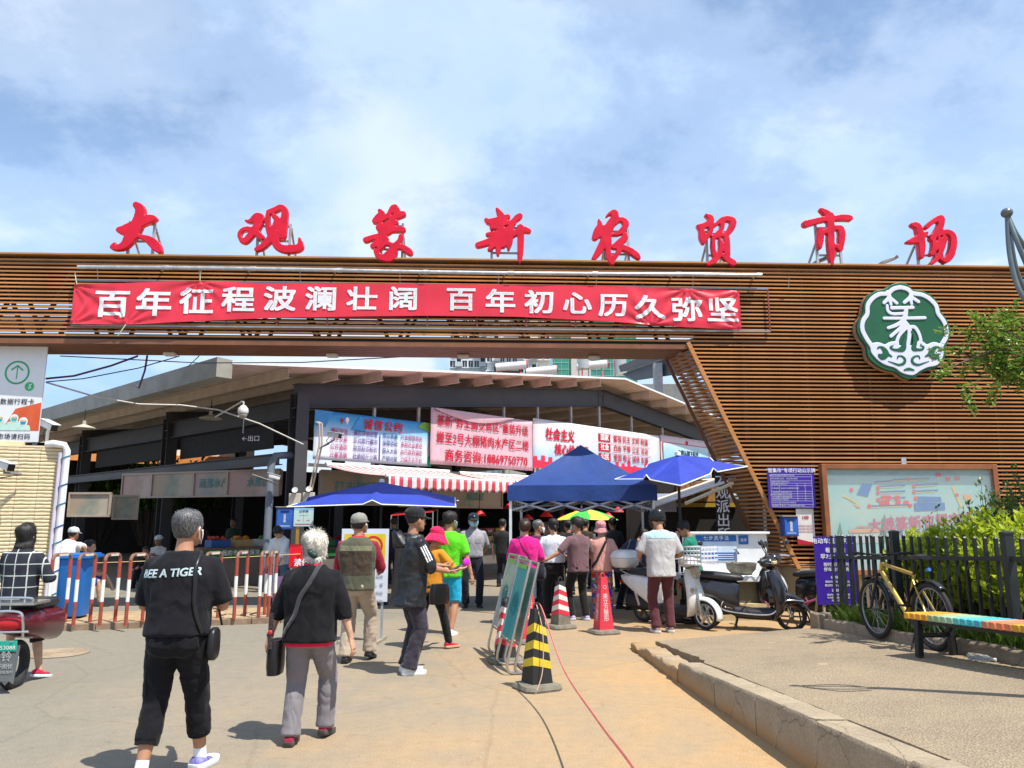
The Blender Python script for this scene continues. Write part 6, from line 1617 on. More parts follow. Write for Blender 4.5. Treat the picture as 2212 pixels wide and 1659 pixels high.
def mask(B,mat,loops=True):
 HM=B.HM;mb=MB()
 def fn(a,b_):
  az=(a-.5)*2.5;z=-.47+b_*.40;w,d,c=hp(max(z,-.40));k=1.10+.10*math.cos(az)*math.sin(b_*PI)+.02*math.sin(b_*20)*.2
  return HM@Vector((math.sin(az)*w*k,c+math.cos(az)*d*k,z))
 mb.sheet(fn,14,8);o=mb.obj('face_mask',mat,B.root,smooth=180,solid=.003)
 for s in(-1,1):
  q=MB();q.tube([HM@Vector((s*.335,.14,-.10)),HM@Vector((s*.40,-.02,.02)),HM@Vector((s*.41,-.10,-.05)),HM@Vector((s*.385,-.02,-.22)),HM@Vector((s*.33,.12,-.36))],.012*B.hh,5);q.obj('ear_loop',mat,o)
 return o
def bucket_hat(B,mat,brim=.5,droop=.28,mat_edge=None,zlow=.08):
 HM=B.HM;mb,outer=cap_shell(HM,1.12,lambda az:zlow,n=30,m=8,vol=lambda a,z:.05*(z>.2),ns=.02,inner=1.02);o=mb.obj('hat',mat,B.root,smooth=60)
 q=MB()
 def fn(a,b_):
  az=2*PI*a;w,d,c=hp(zlow);k=1.12+b_*brim*1.4;wob=.05*math.sin(az*3+1)*b_
  return HM@Vector((math.sin(az)*w*k,c+math.cos(az)*d*(1.12+b_*brim),zlow-b_*droop+wob))
 q.sheet(fn,32,4);q.obj('brim',mat,o,smooth=180,solid=.005)
 return o
MASKB=M('mask_blue',(0.30,0.55,0.62),0.8,var=0.04);MASKW=M('mask_white',(0.74,0.74,0.75),0.8,var=0.04)
def pos(u,Y,v=1300):return(ray(u,v)[0]*Y,Y,0)
BLKT=fabric('black_jersey',(0.008,0.008,0.011),sheen=0.05);BLKP=fabric('black_sweat',(0.006,0.006,0.008),sheen=0.05)
p1=person('man in black T-shirt printed BEE A TIGER and black cropped joggers, walking away',pos(388,5.28),3,1.70,1.12,1.10,'mid',lf=(-.13,-.10,0,2,0),rf=(.13,.22,.0,-14,0),lh=(-.17,.30,1.02),rh=(.18,.30,1.04),le=(-.7,-1,-.9),re=(.8,-1,-.9),head=(-12,4),lean=3,top=[dict(mat=BLKT,hem=.0,loose=.026,sleeve=.50,sl=.018,wr=.012)],bottom=dict(mat=BLKP,loose=.022,len=.80,wr=.014,cuff=True,waist=.06),shoes=dict(mat=fabric('sneaker_violet',(0.16,0.15,0.40),var=.9,scale=22),sole=M('sneaker_sole',(0.66,0.68,0.70),.5),sole_h=.17,bulk=1.18,sock=M('white_sock',(0.75,0.75,0.78),.8)),hair=dict(style='short',mat=HGREY,vol=.01,back=-.27,side=-.06,ear=.02,strands=3000,slen=.014,sw=.0010,jit=.5,out=.5,rough=.008,ns=.012),palm='in')
mask(p1,MASKW)
me=textmesh('BEE A TIGER',0.070,0.024,shear=.12);wrapped(p1,me,M('shirt_print',(0.42,0.52,0.55),.6),p1.tp(-.03,-.3,.228*p1.h),(1,0,.05),(-.05,0,1),(0,1,0),'shirt_lettering')
BAGB=M('bag_black',(0.012,0.012,0.014),.35,var=.1)
strap(p1,[p1.tp(.12,.12,.22*p1.h),p1.tp(.115,.02,.34*p1.h),p1.tp(.125,-.14,.25*p1.h),p1.tp(.17,-.2,.12*p1.h),p1.tp(.24,-.12,.0)],.028,BAGB)
q=MB();c=p1.tp(.235,.02,-.035*p1.h);q.loft([q.ring(c+Vector((x,0,0)),Vector((0,1,0)),Vector((0,0,1)),.075*k,.105*k,20,.7)for x,k in((-.022,.9),(-.012,1),(.012,1),(.022,.9))])
sb=thing('shoulder_bag','small black shoulder bag at the hip of the black T-shirt man','bag',p1.root.location,R(3));q.obj('pouch',BAGB,sb,smooth=50)
q=MB();q.tube([p1.tp(.255,.1,.03*p1.h),p1.tp(.225,.09,.1*p1.h),p1.tp(.205,.03,.16*p1.h)],.008,6);q.obj('bag_strap',BAGB,sb)
BCARD=fabric('black_cardigan',(0.007,0.007,0.009),sheen=.05);REDS=fabric('red_polo',(0.58,0.012,0.055))
p2=person('elderly white-haired woman in black cardigan and grey trousers walking away',pos(672,6.12),0,1.525,1.20,1.05,'pale',lf=(-.09,-.08,0,2,0),rf=(.11,.16,.015,-8,8),lh=(-.33,.05,.72),rh=(.33,.0,.71),le=(-1,-.6,0),re=(1,-.6,0),head=(4,8),lean=4,top=[dict(mat=REDS,hem=-.07,loose=.006,sleeve=0,name='red_shirt',collar=REDS),dict(mat=BCARD,hem=-.05,loose=.03,sleeve=.70,sl=.014,wr=.010,name='cardigan',belly=.006)],bottom=dict(mat=fabric('grey_slacks',(0.19,0.175,0.185)),loose=.020,wr=.011,hem=.040),shoes=dict(mat=fabric('maroon_shoe',(0.26,0.015,0.04)),sole=M('dark_sole',(0.06,0.055,0.05),.7),sole_h=.16),hair=dict(style='long',mat=HWHITE,vol=.17,back=-.42,side=-.22,ns=.10,rough=.06,strands=3200,slen=.042,sw=.0016,jit=.9,out=.4,front=.30,low=.08),curl=.32)
q=MB()
for k in range(5):a=R(150+25*k);q.tube([p2.HM@Vector((0.0+.02*k,-.50,-.14)),p2.HM@Vector((.05*math.cos(a)+.03*k,-.60,-.14+.1*math.sin(a))),p2.HM@Vector((.13*math.cos(a*1.3),-.62,-.12+.14*math.sin(a)))],[.02,.025,.012],8)
q.obj('hair_clip',M('teal_clip',(0.015,0.05,0.045),.5),p2.root,smooth=180)
strap(p2,[p2.tp(.06,.1,.28*p2.h),p2.tp(.075,-.02,.36*p2.h),p2.tp(.05,-.25,.26*p2.h),p2.tp(-.12,-.3,.10*p2.h),p2.tp(-.24,-.15,-.02*p2.h)],.034,fabric('grey_strap',(0.05,0.05,0.055)))
q=MB()
_,arm=0,p2.arms[0];e,Wt=arm[1],arm[2];d=(Wt-e).normalized();q.tube([Wt-d*.028,Wt-d*.008],.0275,14);q.obj('wrist_watch',M('watch_black',(0.02,0.02,0.02),.3),p2.root)
c=p2.tp(-.255,.03,-.10*p2.h);hb=thing('embroidered_bag','black bag with embroidered strap at the left hip of the elderly woman','bag',p2.root.location)
q=MB();q.loft([q.ring(c+Vector((0,0,z)),Vector((1,0,0)),Vector((0,1,0)),.055*k,.12*k,16,.7)for z,k in((-.16,.9),(-.1,1),(.05,1),(.09,.85))]);q.obj('pouch',BAGB,hb)
q=MB();q.box(c+Vector((-.01,-.135,.17)),(.035,.008,.26));q.obj('embroidered_strap',M('embroidery',(0.05,0.03,0.03),.7,var=.9,scale=60),hb)
q=MB();q.ball(c+Vector((-.012,-.142,.16)),.018,(1,.3,1),10);q.obj('heart_badge',M('heart_red',(0.6,0.03,0.05),.5),hb)
OLV=fabric('olive_vest',(0.085,0.085,0.055));MAR=fabric('maroon_sleeve',(0.26,0.012,0.028))
p3=person('man in olive fishing vest over red shirt, beige trousers and grey cap',pos(770,9.35),-4,1.70,1.12,1.1,'mid',lf=(-.10,-.02,0,3,0),rf=(.12,.22,.03,-6,12),lh=(-.17,.30,1.02),rh=(.20,.30,1.02),le=(-.7,-1,-.8),re=(.7,-1,-.8),head=(-8,6),top=[dict(mat=MAR,hem=-.02,loose=.012,sleeve=.95,sl=.016,wr=.010,name='red_shirt',collar=fabric('red_collar',(0.5,.02,.04))),dict(mat=OLV,hem=-.04,loose=.030,sleeve=0,wr=.010,name='vest')],bottom=dict(mat=fabric('beige_chino',(0.42,0.335,0.25)),loose=.026,wr=.016,hem=.038),shoes=dict(mat=M('black_shoe',(0.02,0.018,0.016),.5),sole_h=.13),hair=dict(style='short',mat=HBLK,vol=.01,back=-.2,side=-.04,strands=300,slen=.02))
cap(p3,fabric('grey_cap',(0.24,0.23,0.20)),0.0,k=1.12);mask(p3,MASKW)
me=flatmesh([[(-.19,0),(.19,0),(.19,.06),(-.19,.06)]]);wrapped(p3,me,fabric('vest_yoke',(0.17,0.165,0.10)),p3.tp(0,-.3,.225*p3.h),(1,0,0),(0,0,1),(0,1,0),'yoke_seam',.003)
me=flatmesh([[(-.19,0),(.19,0),(.19,.26),(-.19,.26)]]);wrapped(p3,me,fabric('vest_mesh',(0.06,0.042,0.028)),p3.tp(0,-.3,.065*p3.h),(1,0,0),(0,0,1),(0,1,0),'mesh_back',.003)
WIND=M('black_nylon',(0.014,0.015,0.018),.42,var=.15,scale=6,bump=.3,bscale=25)
p4=person('man in black hooded windbreaker with white sleeve stripes holding a phone',pos(880,8.72,1455),-62,1.755,1.05,1.1,'mid',lf=(-.09,.02,0,4,0),rf=(.09,-.02,0,-4,0),lh=(-.10,.42,1.12),rh=(.13,.40,1.07),le=(-.6,-.8,-.6),re=(.6,-.9,-.6),head=(12,2),lean=4,top=[dict(mat=WIND,hem=-.12,loose=.045,sleeve=.58,sl=.02,wr=.018,flare=.012,name='windbreaker')],bottom=dict(mat=fabric('charcoal_track',(0.035,0.030,0.042)),loose=.028,wr=.016,hem=.042),shoes=dict(mat=M('white_canvas',(0.72,0.70,0.66),.7),sole_h=.15,bulk=1.05),hair=dict(style='short',mat=HBLK,vol=.0,back=-.16,side=-.03,strands=300,slen=.015),palm='up',curl=.45)
cap(p4,fabric('black_cap',(0.012,0.012,0.014)),0.0,style='army',k=1.14,btn=False)
q=MB();c0=p4.tp(0,-.10,.295*p4.h)
q.loft([[c0+Vector((math.sin(a)*(.15-.03*z),-.02+math.cos(a)*(.10-.02*z)-.03*z,-.10+.055*z+.02*math.sin(a*3)))for a in[2*PI*k/24 for k in range(24)]]for z in range(4)]);q.obj('hood',WIND,p4.root,smooth=180)
S_,e,Wt,s=p4.arms[1];ad=(e-S_).normalized();az_=Vector((0,1,0))-ad*ad.y;az_.normalize()
for k in(-1,0,1):
 me=flatmesh([[(-.007+k*.026,-.02),(.007+k*.026,-.02),(.007+k*.026,-.20),(-.007+k*.026,-.20)]]);wrapped(p4,me,WHITE,S_+ad*.02+Vector((.3,0,0))*1.0,az_,-ad,(-1,0,0),'sleeve_stripe',.004)
ph=thing('phone','black phone held by the man in the windbreaker','phone',p4.root.location,p4.root.rotation_euler[2])
q=MB();W4=p4.arms[1][2];q.box(W4+Vector((-.02,.115,.035)),(.075,.15,.009),Matrix.Rotation(R(25),3,'X'));q.obj('body',M('phone_black',(0.015,.015,.018),.2),ph,bevel=.004)
q=MB();q.box(W4+Vector((-.02,.113,.040)),(.066,.135,.002),Matrix.Rotation(R(25),3,'X'));q.obj('screen',M('phone_screen',(0.05,.06,.07),.1),ph)
p5=person('woman in hot pink sun hat, orange top and black striped trousers',pos(930,10.25,1390),-48,1.53,1.0,.98,'pale',lf=(-.08,-.22,0,2,0),rf=(.08,.24,0,-2,0),lh=(-.12,.34,.98),rh=(.14,.36,1.0),le=(-.8,-.8,-.3),re=(.8,-.8,-.3),head=(0,-8),lean=5,top=[dict(mat=fabric('orange_top',(0.62,0.24,0.015)),hem=-.06,loose=.018,sleeve=.75,sl=.006,wr=.008)],bottom=dict(mat=fabric('black_leggings',(0.010,0.009,0.010)),loose=.008,wr=.008,hem=.028),shoes=dict(mat=fabric('crimson_shoe',(0.50,0.012,0.045)),sole=M('tan_sole',(0.5,.32,.18),.7)),hair=dict(style='short',mat=HBLK,vol=.03,back=-.3,side=-.1,strands=200),palm='up')
bucket_hat(p5,fabric('hot_pink',(0.68,0.012,0.085)),.75,.52,zlow=.12)
sb=thing('shoulder_bag','glossy black shoulder bag of the woman in the pink sun hat','bag',p5.root.location,p5.root.rotation_euler[2])
q=MB();c=p5.tp(.21,-.02,-.06*p5.h);q.loft([q.ring(c+Vector((0,0,z)),Vector((1,0,0)),Vector((0,1,0)),.06*k,.15*k,18,.7)for z,k in((-.13,.9),(-.08,1),(.06,.95),(.12,.8))]);q.obj('pouch',M('black_leather',(0.012,.011,.011),.25),sb)
strap(p5,[p5.tp(-.02,-.2,.1*p5.h),p5.tp(-.05,-.2,.2*p5.h),p5.tp(-.09,-.05,.33*p5.h)],.02,BAGB)
for A in(p5.legs[1],):
 pass
pk_=thing('pink_phone_case','bright magenta phone pouch held out beside the orange top','phone',p5.root.location,p5.root.rotation_euler[2])
q=MB();W5=p5.arms[1][2];q.ball(W5+Vector((0,.10,.08)),.06,(.5,1,.9),10);q.obj('pouch',M('pouch_magenta',(0.62,.02,.52),.4),pk_)
p6=person('man in bright green T-shirt and turquoise shorts walking in',pos(968,11.6,1340),-14,1.74,1.08,1.1,'mid',lf=(-.09,.25,0,0,0),rf=(.10,-.16,0,-4,0),lh=(-.30,.18,.86),rh=(.36,-.02,.82),head=(-20,2),top=[dict(mat=fabric('lime_jersey',(0.10,0.56,0.012)),hem=-.06,loose=.026,sleeve=.46,sl=.02,wr=.011)],bottom=dict(mat=fabric('turquoise_shorts',(0.01,0.33,0.52)),loose=.03,len=.52,flare=.01,wr=.010,name='shorts'),shoes=dict(mat=M('white_canvas')),hair=dict(SHORT,vol=.09))
mask(p6,MASKB)
UNI=fabric('uniform_grey',(0.32,0.315,0.345));NAVYT=fabric('navy_trousers',(0.010,0.012,0.022))
p7=person('security guard in grey short-sleeved uniform, dark cap and blue mask facing the camera',pos(1021,15.05,1290),183,1.74,1.08,1.1,'mid',lf=(-.12,.0,0,12,0),rf=(.13,.0,0,-12,0),lh=(-.14,-.18,.90),rh=(.14,-.18,.88),le=(-1,-.1,0),re=(1,-.1,0),face=True,head=(8,-3),top=[dict(mat=UNI,hem=.005,loose=.020,sleeve=.48,sl=.016,wr=.006,collar=UNI)],bottom=dict(mat=NAVYT,loose=.022,wr=.010,hem=.040),shoes=dict(mat=M('black_shoe')),hair=dict(SHORT,vol=.02,strands=0))
cap(p7,fabric('guard_cap',(0.010,0.022,0.030)),0.0,style='army',k=1.14,btn=False);mask(p7,MASKB)
q=MB();q.ball(p7.HM@Vector((0,.50,.32)),.05*p7.hh,(1,.3,1.2),10);q.obj('cap_badge',M('badge_silver',(.6,.62,.66),.3,.6),p7.root)
for s in(-1,1):
 me=flatmesh([[(-.055,0),(.055,0),(.055,-.06),(0,-.075),(-.055,-.06)]]);wrapped(p7,me,fabric('pocket_grey',(0.25,0.245,0.27)),p7.tp(s*.09,.3,.20*p7.h),(1,0,0),(0,0,1),(0,-1,0),'pocket_flap',.005)
 q=MB();q.box(p7.tp(s*.15,-.01,.308*p7.h),(.11,.05,.012),Matrix.Rotation(R(s*14),3,'Y'));q.obj('epaulette',M('guard_cap'),p7.root,bevel=.004)
q=MB();q.tube([p7.tp(0,.095,z*p7.h)for z in(.03,.1,.17,.24)],.004,5);q.obj('placket',M('pocket_grey'),p7.root)
p8=person('woman in magenta T-shirt and denim shorts with hair bun, at the queue end',pos(1134,12.55,1300),6,1.63,1.18,1.05,'pale',lf=(-.10,.02,0,5,0),rf=(.11,.02,0,-5,0),lh=(-.14,.26,1.0),rh=(.20,.24,.98),le=(-.7,-1,-.8),re=(.7,-1,-.8),head=(-6,14),top=[dict(mat=fabric('magenta_jersey',(0.60,0.010,0.20)),hem=-.05,loose=.022,sleeve=.55,sl=.022,wr=.010)],bottom=dict(mat=fabric('light_denim',(0.22,0.32,0.44),var=.2),loose=.026,len=.58,flare=.008,wr=.012,name='shorts'),shoes=dict(mat=M('sneaker_grey',(0.55,.55,.58),.7)),hair=dict(style='short',mat=HBROWN,vol=.06,back=-.25,side=-.1,strands=700,slen=.04,jit=.6,out=.5))
q=MB();q.ball(p8.HM@Vector((0,-.50,.22)),.2*p8.hh,(1.1,.8,1.2),12);q.obj('hair_bun',HBROWN,p8.root,smooth=180)
BAGN=fabric('navy_bag',(0.012,.014,.028))
strap(p8,[p8.tp(-.13,.0,.34*p8.h),p8.tp(-.06,-.25,.22*p8.h),p8.tp(.12,-.25,.08*p8.h),p8.tp(.22,-.1,.04*p8.h)],.014,M('strap_maroon',(0.10,.01,.03),.5))
sb=thing('shoulder_bag','navy drawstring bag at the side of the magenta T-shirt woman','bag',p8.root.location,p8.root.rotation_euler[2])
q=MB();c=p8.tp(.24,-.04,-.03*p8.h);q.loft([q.ring(c+Vector((0,0,z)),Vector((1,0,0)),Vector((0,1,0)),.09*k,.09*k,16)for z,k in((-.12,.6),(-.09,1),(.04,1.05),(.10,.7),(.14,.75))]);q.obj('pouch',BAGN,sb,smooth=180)
p9=person('queuing person in white polo shirt and black trousers, dark ponytail',pos(1197,13.5,1300),0,1.64,1.08,1.02,'pale',lf=(-.11,.0,0,5,0),rf=(.11,-.05,0,-5,0),lh=(-.24,.2,.98),rh=(.24,.2,.98),le=(-.7,-1,-.8),re=(.7,-1,-.8),head=(10,2),top=[dict(mat=fabric('white_polo',(0.62,0.64,0.70)),hem=.03,loose=.024,sleeve=.46,sl=.016,wr=.008)],bottom=dict(mat=fabric('black_slacks',(0.008,0.008,0.009)),loose=.030,wr=.010,hem=.045,waist=.09),shoes=dict(mat=M('black_shoe')),hair=dict(style='short',mat=HBLK,vol=.06,back=-.3,side=-.1,strands=500))
q=MB();q.tube([p9.HM@Vector((0,-.48,.05)),p9.HM@Vector((.03,-.58,-.15)),p9.HM@Vector((.05,-.52,-.42))],[.05*p9.hh*2,.06*p9.hh*2,.015],10);q.obj('ponytail',HBLK,p9.root,smooth=180)
p10=person('woman in mauve-brown T-shirt reaching out her left arm, blue mask',pos(1250,13.15,1300),28,1.655,1.06,1.0,'mid',lf=(-.10,.06,0,8,0),rf=(.11,-.06,0,-8,0),lh=(-.55,.10,.98),rh=(.18,.22,.92),le=(-.3,-.6,-1),re=(1,-.6,-.2),head=(26,2),top=[dict(mat=fabric('mauve_tee',(0.155,0.085,0.095)),hem=-.055,loose=.022,sleeve=.52,sl=.018,wr=.008)],bottom=dict(mat=M('black_slacks'),loose=.014,wr=.009,hem=.034),shoes=dict(mat=M('lilac_shoe',(0.36,.30,.52),.6,var=.3,scale=20),sole=M('sneaker_sole'),sole_h=.14),hair=dict(SHORT,vol=.14,ns=.06,rough=.04,strands=700,jit=.8,out=.6),handdir=((-.9,.3,.05),None),curl=.2)
mask(p10,MASKB)
def floral():
 m,t,b,tc=newmat('floral_print')
 vo=N(t,'ShaderNodeTexVoronoi',Scale=24.0);n1=N(t,'ShaderNodeTexNoise',Scale=12.0,Detail=3.0,Distortion=1.5);L(t,tc,'Object',n1,'Vector');L(t,tc,'Object',vo,'Vector')
 sp=N(t,'ShaderNodeSeparateColor');L(t,vo,'Color',sp,0)
 c=ramp(t,mathn(t,'ADD',mathn(t,'MULTIPLY',sp.outputs[0],.6),mathn(t,'MULTIPLY',n1.outputs[0],.4)),[(0,(0.02,.03,.25)),(.3,(0.03,.08,.5)),(.42,(0.55,.03,.02)),(.52,(0.6,.22,.05)),(.6,(0.02,.22,.12)),(.7,(0.5,.5,.45)),(.8,(0.25,.02,.3))],'CONSTANT')
 t.links.new(c,b.inputs['Base Color']);b.inputs['Roughness'].default_value=.8;return m
p11=person('woman in pink bucket hat, salmon cardigan and multicoloured floral trousers',pos(1301,13.4,1300),-3,1.60,1.06,1.0,'pale',lf=(-.09,.0,0,3,0),rf=(.11,-.04,0,-8,0),lh=(-.20,.22,1.0),rh=(.22,.22,1.0),le=(-.7,-1,-.8),re=(.7,-1,-.8),head=(0,4),top=[dict(mat=fabric('salmon_knit',(0.60,0.30,0.25)),hem=-.045,loose=.026,sleeve=.9,sl=.014,wr=.007,name='cardigan')],bottom=dict(mat=floral(),loose=.026,wr=.008,hem=.038),shoes=dict(mat=M('black_shoe'),sole=M('sneaker_sole')),hair=dict(style='short',mat=HBROWN,vol=.02,back=-.2,side=-.1,strands=0))
bucket_hat(p11,fabric('dusty_pink',(0.55,0.25,0.26)),.38,.34,zlow=.02)
strap(p11,[p11.tp(.10,.0,.33*p11.h),p11.tp(.06,-.25,.24*p11.h),p11.tp(-.10,-.25,.08*p11.h),p11.tp(-.22,-.1,.0)],.04,BAGB)
TAUPE=fabric('pale_shirt',(0.44,0.43,0.42),var=.08)
p12=person('man in black helmet, pale two-tone shirt and maroon trousers by the white scooter',pos(1432,11.75,1350),4,1.76,1.04,1.1,'mid',lf=(-.10,-.02,0,8,0),rf=(.12,.02,0,-4,0),lh=(-.26,.28,1.06),rh=(.24,.28,1.06),le=(-.7,-1,-.8),re=(.7,-1,-.8),head=(8,-18),lean=4,top=[dict(mat=TAUPE,hem=-.07,loose=.040,sleeve=.47,sl=.024,wr=.014)],bottom=dict(mat=fabric('maroon_chino',(0.085,0.022,0.028)),loose=.020,wr=.014,hem=.038),shoes=dict(mat=fabric('brown_sneaker',(0.20,.13,.11),var=.5,scale=25),sole=M('sneaker_sole'),sole_h=.15),hair=dict(SHORT,vol=.02))
me=flatmesh([[(-.22,0),(.22,0),(.20,.10),(-.20,.10)]]);wrapped(p12,me,fabric('shirt_aqua',(0.40,0.56,0.58)),p12.tp(0,-.3,.238*p12.h),(1,0,0),(0,0,1),(0,1,0),'aqua_yoke',.004)
hl=thing('motor_helmet','matt black motorcycle helmet on the man by the white scooter','helmet',p12.root.location,p12.root.rotation_euler[2])
mb,_=cap_shell(p12.HM,1.42,lambda az:(.18 if abs(az)<.7 else(-.40 if abs(az)<1.6 else-.10)),n=30,m=9,inner=1.15);mb.obj('shell',M('helmet_black',(0.012,.012,.014),.3),hl,smooth=60)
q=MB();q.sheet(lambda a,b_:p12.HM@Vector((math.sin((a-.5)*2.2)*.50,math.cos((a-.5)*2.2)*.60-.02,.18-b_*.52)),14,5);q.obj('visor',M('visor_dark',(0.02,.02,.025),.1),hl,smooth=180,solid=.003)
p13=person('man in teal T-shirt and glasses bent over his phone beside the wash stand',pos(1500,12.75,1250),74,1.62,1.05,1.05,'mid',lh=(-.06,.32,1.22),rh=(.10,.34,1.20),le=(-.8,-.6,-.8),re=(.8,-.6,-.8),head=(10,-24),lean=8,face=True,top=[dict(mat=fabric('teal_tee',(0.008,0.17,0.115)),hem=-.05,loose=.022,sleeve=.46,sl=.018,wr=.008)],bottom=dict(mat=NAVYT,loose=.02,wr=.01),shoes=dict(mat=M('black_shoe')),hair=dict(SHORT,vol=.08))
q=MB()
for s in(-1,1):q.tube([p13.HM@Vector((s*.15+.085*math.cos(a),.455,-.03+.07*math.sin(a)))for a in[k*PI/8 for k in range(16)]],.008*p13.hh,5,closed=True);q.tube([p13.HM@Vector((s*.235,.45,0)),p13.HM@Vector((s*.36,.1,.01))],.008*p13.hh,5)
q.obj('glasses',M('glasses_wire',(.05,.05,.05),.3),p13.root)
ph=thing('phone','white phone in the hands of the man in the teal T-shirt','phone',p13.root.location,p13.root.rotation_euler[2])
q=MB();q.box(p13.arms[1][2]+Vector((-.06,.08,.05)),(.07,.012,.14),Matrix.Rotation(R(40),3,'X'));q.obj('body',M('phone_white',(.7,.7,.72),.3),ph,bevel=.004)
p14=person('man in slate blue jacket bending forward beyond the white scooter',pos(1343,14.7,1260),-78,1.68,1.05,1.05,'mid',lean=48,pel=(0,-.05,-.02),lh=(-.12,.55,.75),rh=(.14,.55,.75),head=(0,-5),lf=(-.1,-.02,0,4,0),rf=(.1,.1,0,-4,0),vox=1.25,top=[dict(mat=fabric('slate_jacket',(0.055,0.065,0.115)),hem=-.09,loose=.03,sleeve=.95,sl=.016,wr=.010,name='jacket')],bottom=dict(mat=NAVYT,loose=.022),shoes=dict(mat=M('black_shoe')),hair=dict(SHORT,strands=200))
mask(p14,MASKB)
p15=person('worker in white shirt and white mesh cap leaning behind the blue bin',pos(128,14.3,1250),-8,1.60,1.1,1.1,'tan',lean=26,pel=(0,0,-.06),lh=(-.42,.22,.92),rh=(.38,.16,.92),le=(-1,-.8,.2),re=(1,-.8,.2),head=(0,12),vox=1.2,top=[dict(mat=fabric('white_shirt',(0.66,0.66,0.68)),hem=-.04,loose=.03,sleeve=.46,sl=.022,wr=.010,collar=fabric('red_trim',(.4,.03,.05)))],bottom=dict(mat=NAVYT,loose=.02),shoes=dict(mat=M('black_shoe')),hair=dict(SHORT,vol=.01,strands=0))
cap(p15,fabric('white_cap',(0.55,0.57,0.58)),0.0,k=1.12)
p16=person('woman in white top and jeans bending over a shopping cart by the column',pos(606,16.0,1250),172,1.56,.98,.95,'pale',lean=16,lh=(-.10,.34,.78),rh=(.14,.34,.78),head=(0,-42),vox=1.2,top=[dict(mat=fabric('white_blouse',(0.64,0.66,0.66)),hem=-.05,loose=.034,sleeve=.78,sl=.02,wr=.010)],bottom=dict(mat=fabric('blue_jeans',(0.09,0.14,0.22),var=.2),loose=.014),shoes=dict(mat=M('white_canvas')),hair=dict(style='short',mat=HBLK,vol=.05,back=-.3,side=-.15,strands=300))
sit=dict(lf=(-.12,.42,0,2,0),rf=(.12,.42,0,-2,0))
p17=person('stallholder in white T-shirt and white cap seated beyond the barrier',pos(343,20.5,1180),172,1.64,1.0,1.0,'tan',pel=(0,0,-.42),lh=(-.12,.30,.72),rh=(.12,.30,.72),head=(0,-12),vox=1.5,face=True,top=[dict(mat=fabric('dim_white_tee',(0.50,0.50,0.48)),hem=-.04,loose=.02,sleeve=.46,wr=.006)],bottom=dict(mat=NAVYT,loose=.02),shoes=dict(mat=M('black_shoe')),hair=dict(SHORT,strands=0,vol=.01),**sit)
cap(p17,fabric('white_cap'),PI,k=1.12)
p18=person('stallholder in black seated low beside the one in the white cap',pos(316,19.5,1190),188,1.62,1.0,1.0,'tan',pel=(0,0,-.66),lh=(-.12,.30,.45),rh=(.12,.30,.45),vox=1.5,face=True,lf=(-.14,.34,0,2,0),rf=(.14,.34,0,-2,0),top=[dict(mat=BLKT,hem=-.03,loose=.02,sleeve=.46,wr=.006)],bottom=dict(mat=NAVYT,loose=.02),shoes=dict(mat=M('black_shoe')),hair=dict(SHORT,strands=0))
p19=person('seated person in blue shorts with crossed bare legs behind the bin',pos(168,15.2,1300),-84,1.66,1.0,1.0,'pale',pel=(0,0,-.42),lf=(-.06,.60,.22,0,20),rf=(.08,.42,0,0,0),lh=(-.1,.3,.6),rh=(.1,.3,.6),lean=10,vox=1.3,top=[dict(mat=fabric('dim_navy_tee',(.02,.03,.06)),hem=-.03,loose=.02,sleeve=.46,wr=.006)],bottom=dict(mat=fabric('royal_shorts',(0.015,.06,.28)),loose=.02,len=.5,name='shorts'),shoes=None,hair=dict(SHORT,strands=0))
q=MB();A=p19.legs[1][2];q.box((A.x,A.y+.06,.012),(.1,.27,.02));q.obj('sandal',M('black_shoe'),p19.root,bevel=.008)
p20=person('balding man in white mask standing in the crowd behind the magenta T-shirt',pos(1162,13.75,1250),-30,1.62,1.0,1.0,'mid',head=(-40,0),vox=1.2,top=[dict(mat=fabric('plum_shirt',(.10,.02,.06)),loose=.02,wr=.006)],bottom=dict(mat=NAVYT,loose=.02),shoes=dict(mat=M('black_shoe')),hair=dict(style='short',mat=HGREY,vol=.0,front=.47,side=-.02,back=-.2,strands=0));mask(p20,MASKW)
p21=person('older man in grey-blue shirt bowing his head in the queue',pos(1180,14.9,1250),-10,1.60,1.05,1.0,'mid',head=(-30,-18),lean=8,vox=1.2,top=[dict(mat=fabric('greyblue_shirt',(.22,.26,.32)),loose=.02,wr=.006)],bottom=dict(mat=NAVYT,loose=.02),shoes=dict(mat=M('black_shoe')),hair=dict(style='short',mat=HGREY,vol=.02,front=.4,strands=0))
CR=[(1228,17.5,20,'dark-haired shopper in a black coat deep under the gazebo',(.015,.014,.016)),(1265,19.0,-30,'shopper in a dark brown coat beneath the small parasol',(.05,.03,.02)),(1325,18.2,10,'shopper in dark grey behind the pink bucket hat',(.04,.04,.045)),(1385,17.6,160,'vendor in white sun hat and blue apron near the helmeted man',(.05,.10,.18)),(1085,19.5,-20,'shopper in black beyond the gazebo leg',(.02,.02,.02)),(850,20.5,30,'shopper in dark blue behind the warning board',(.02,.03,.06)),(955,21.0,10,'shopper in grey cap beyond the green T-shirt',(.06,.05,.05)),(430,23.0,190,'stallholder in dim purple at the left stall',(.06,.03,.05)),(500,24.0,170,'stallholder in dark green at the left stall',(.03,.06,.04))]
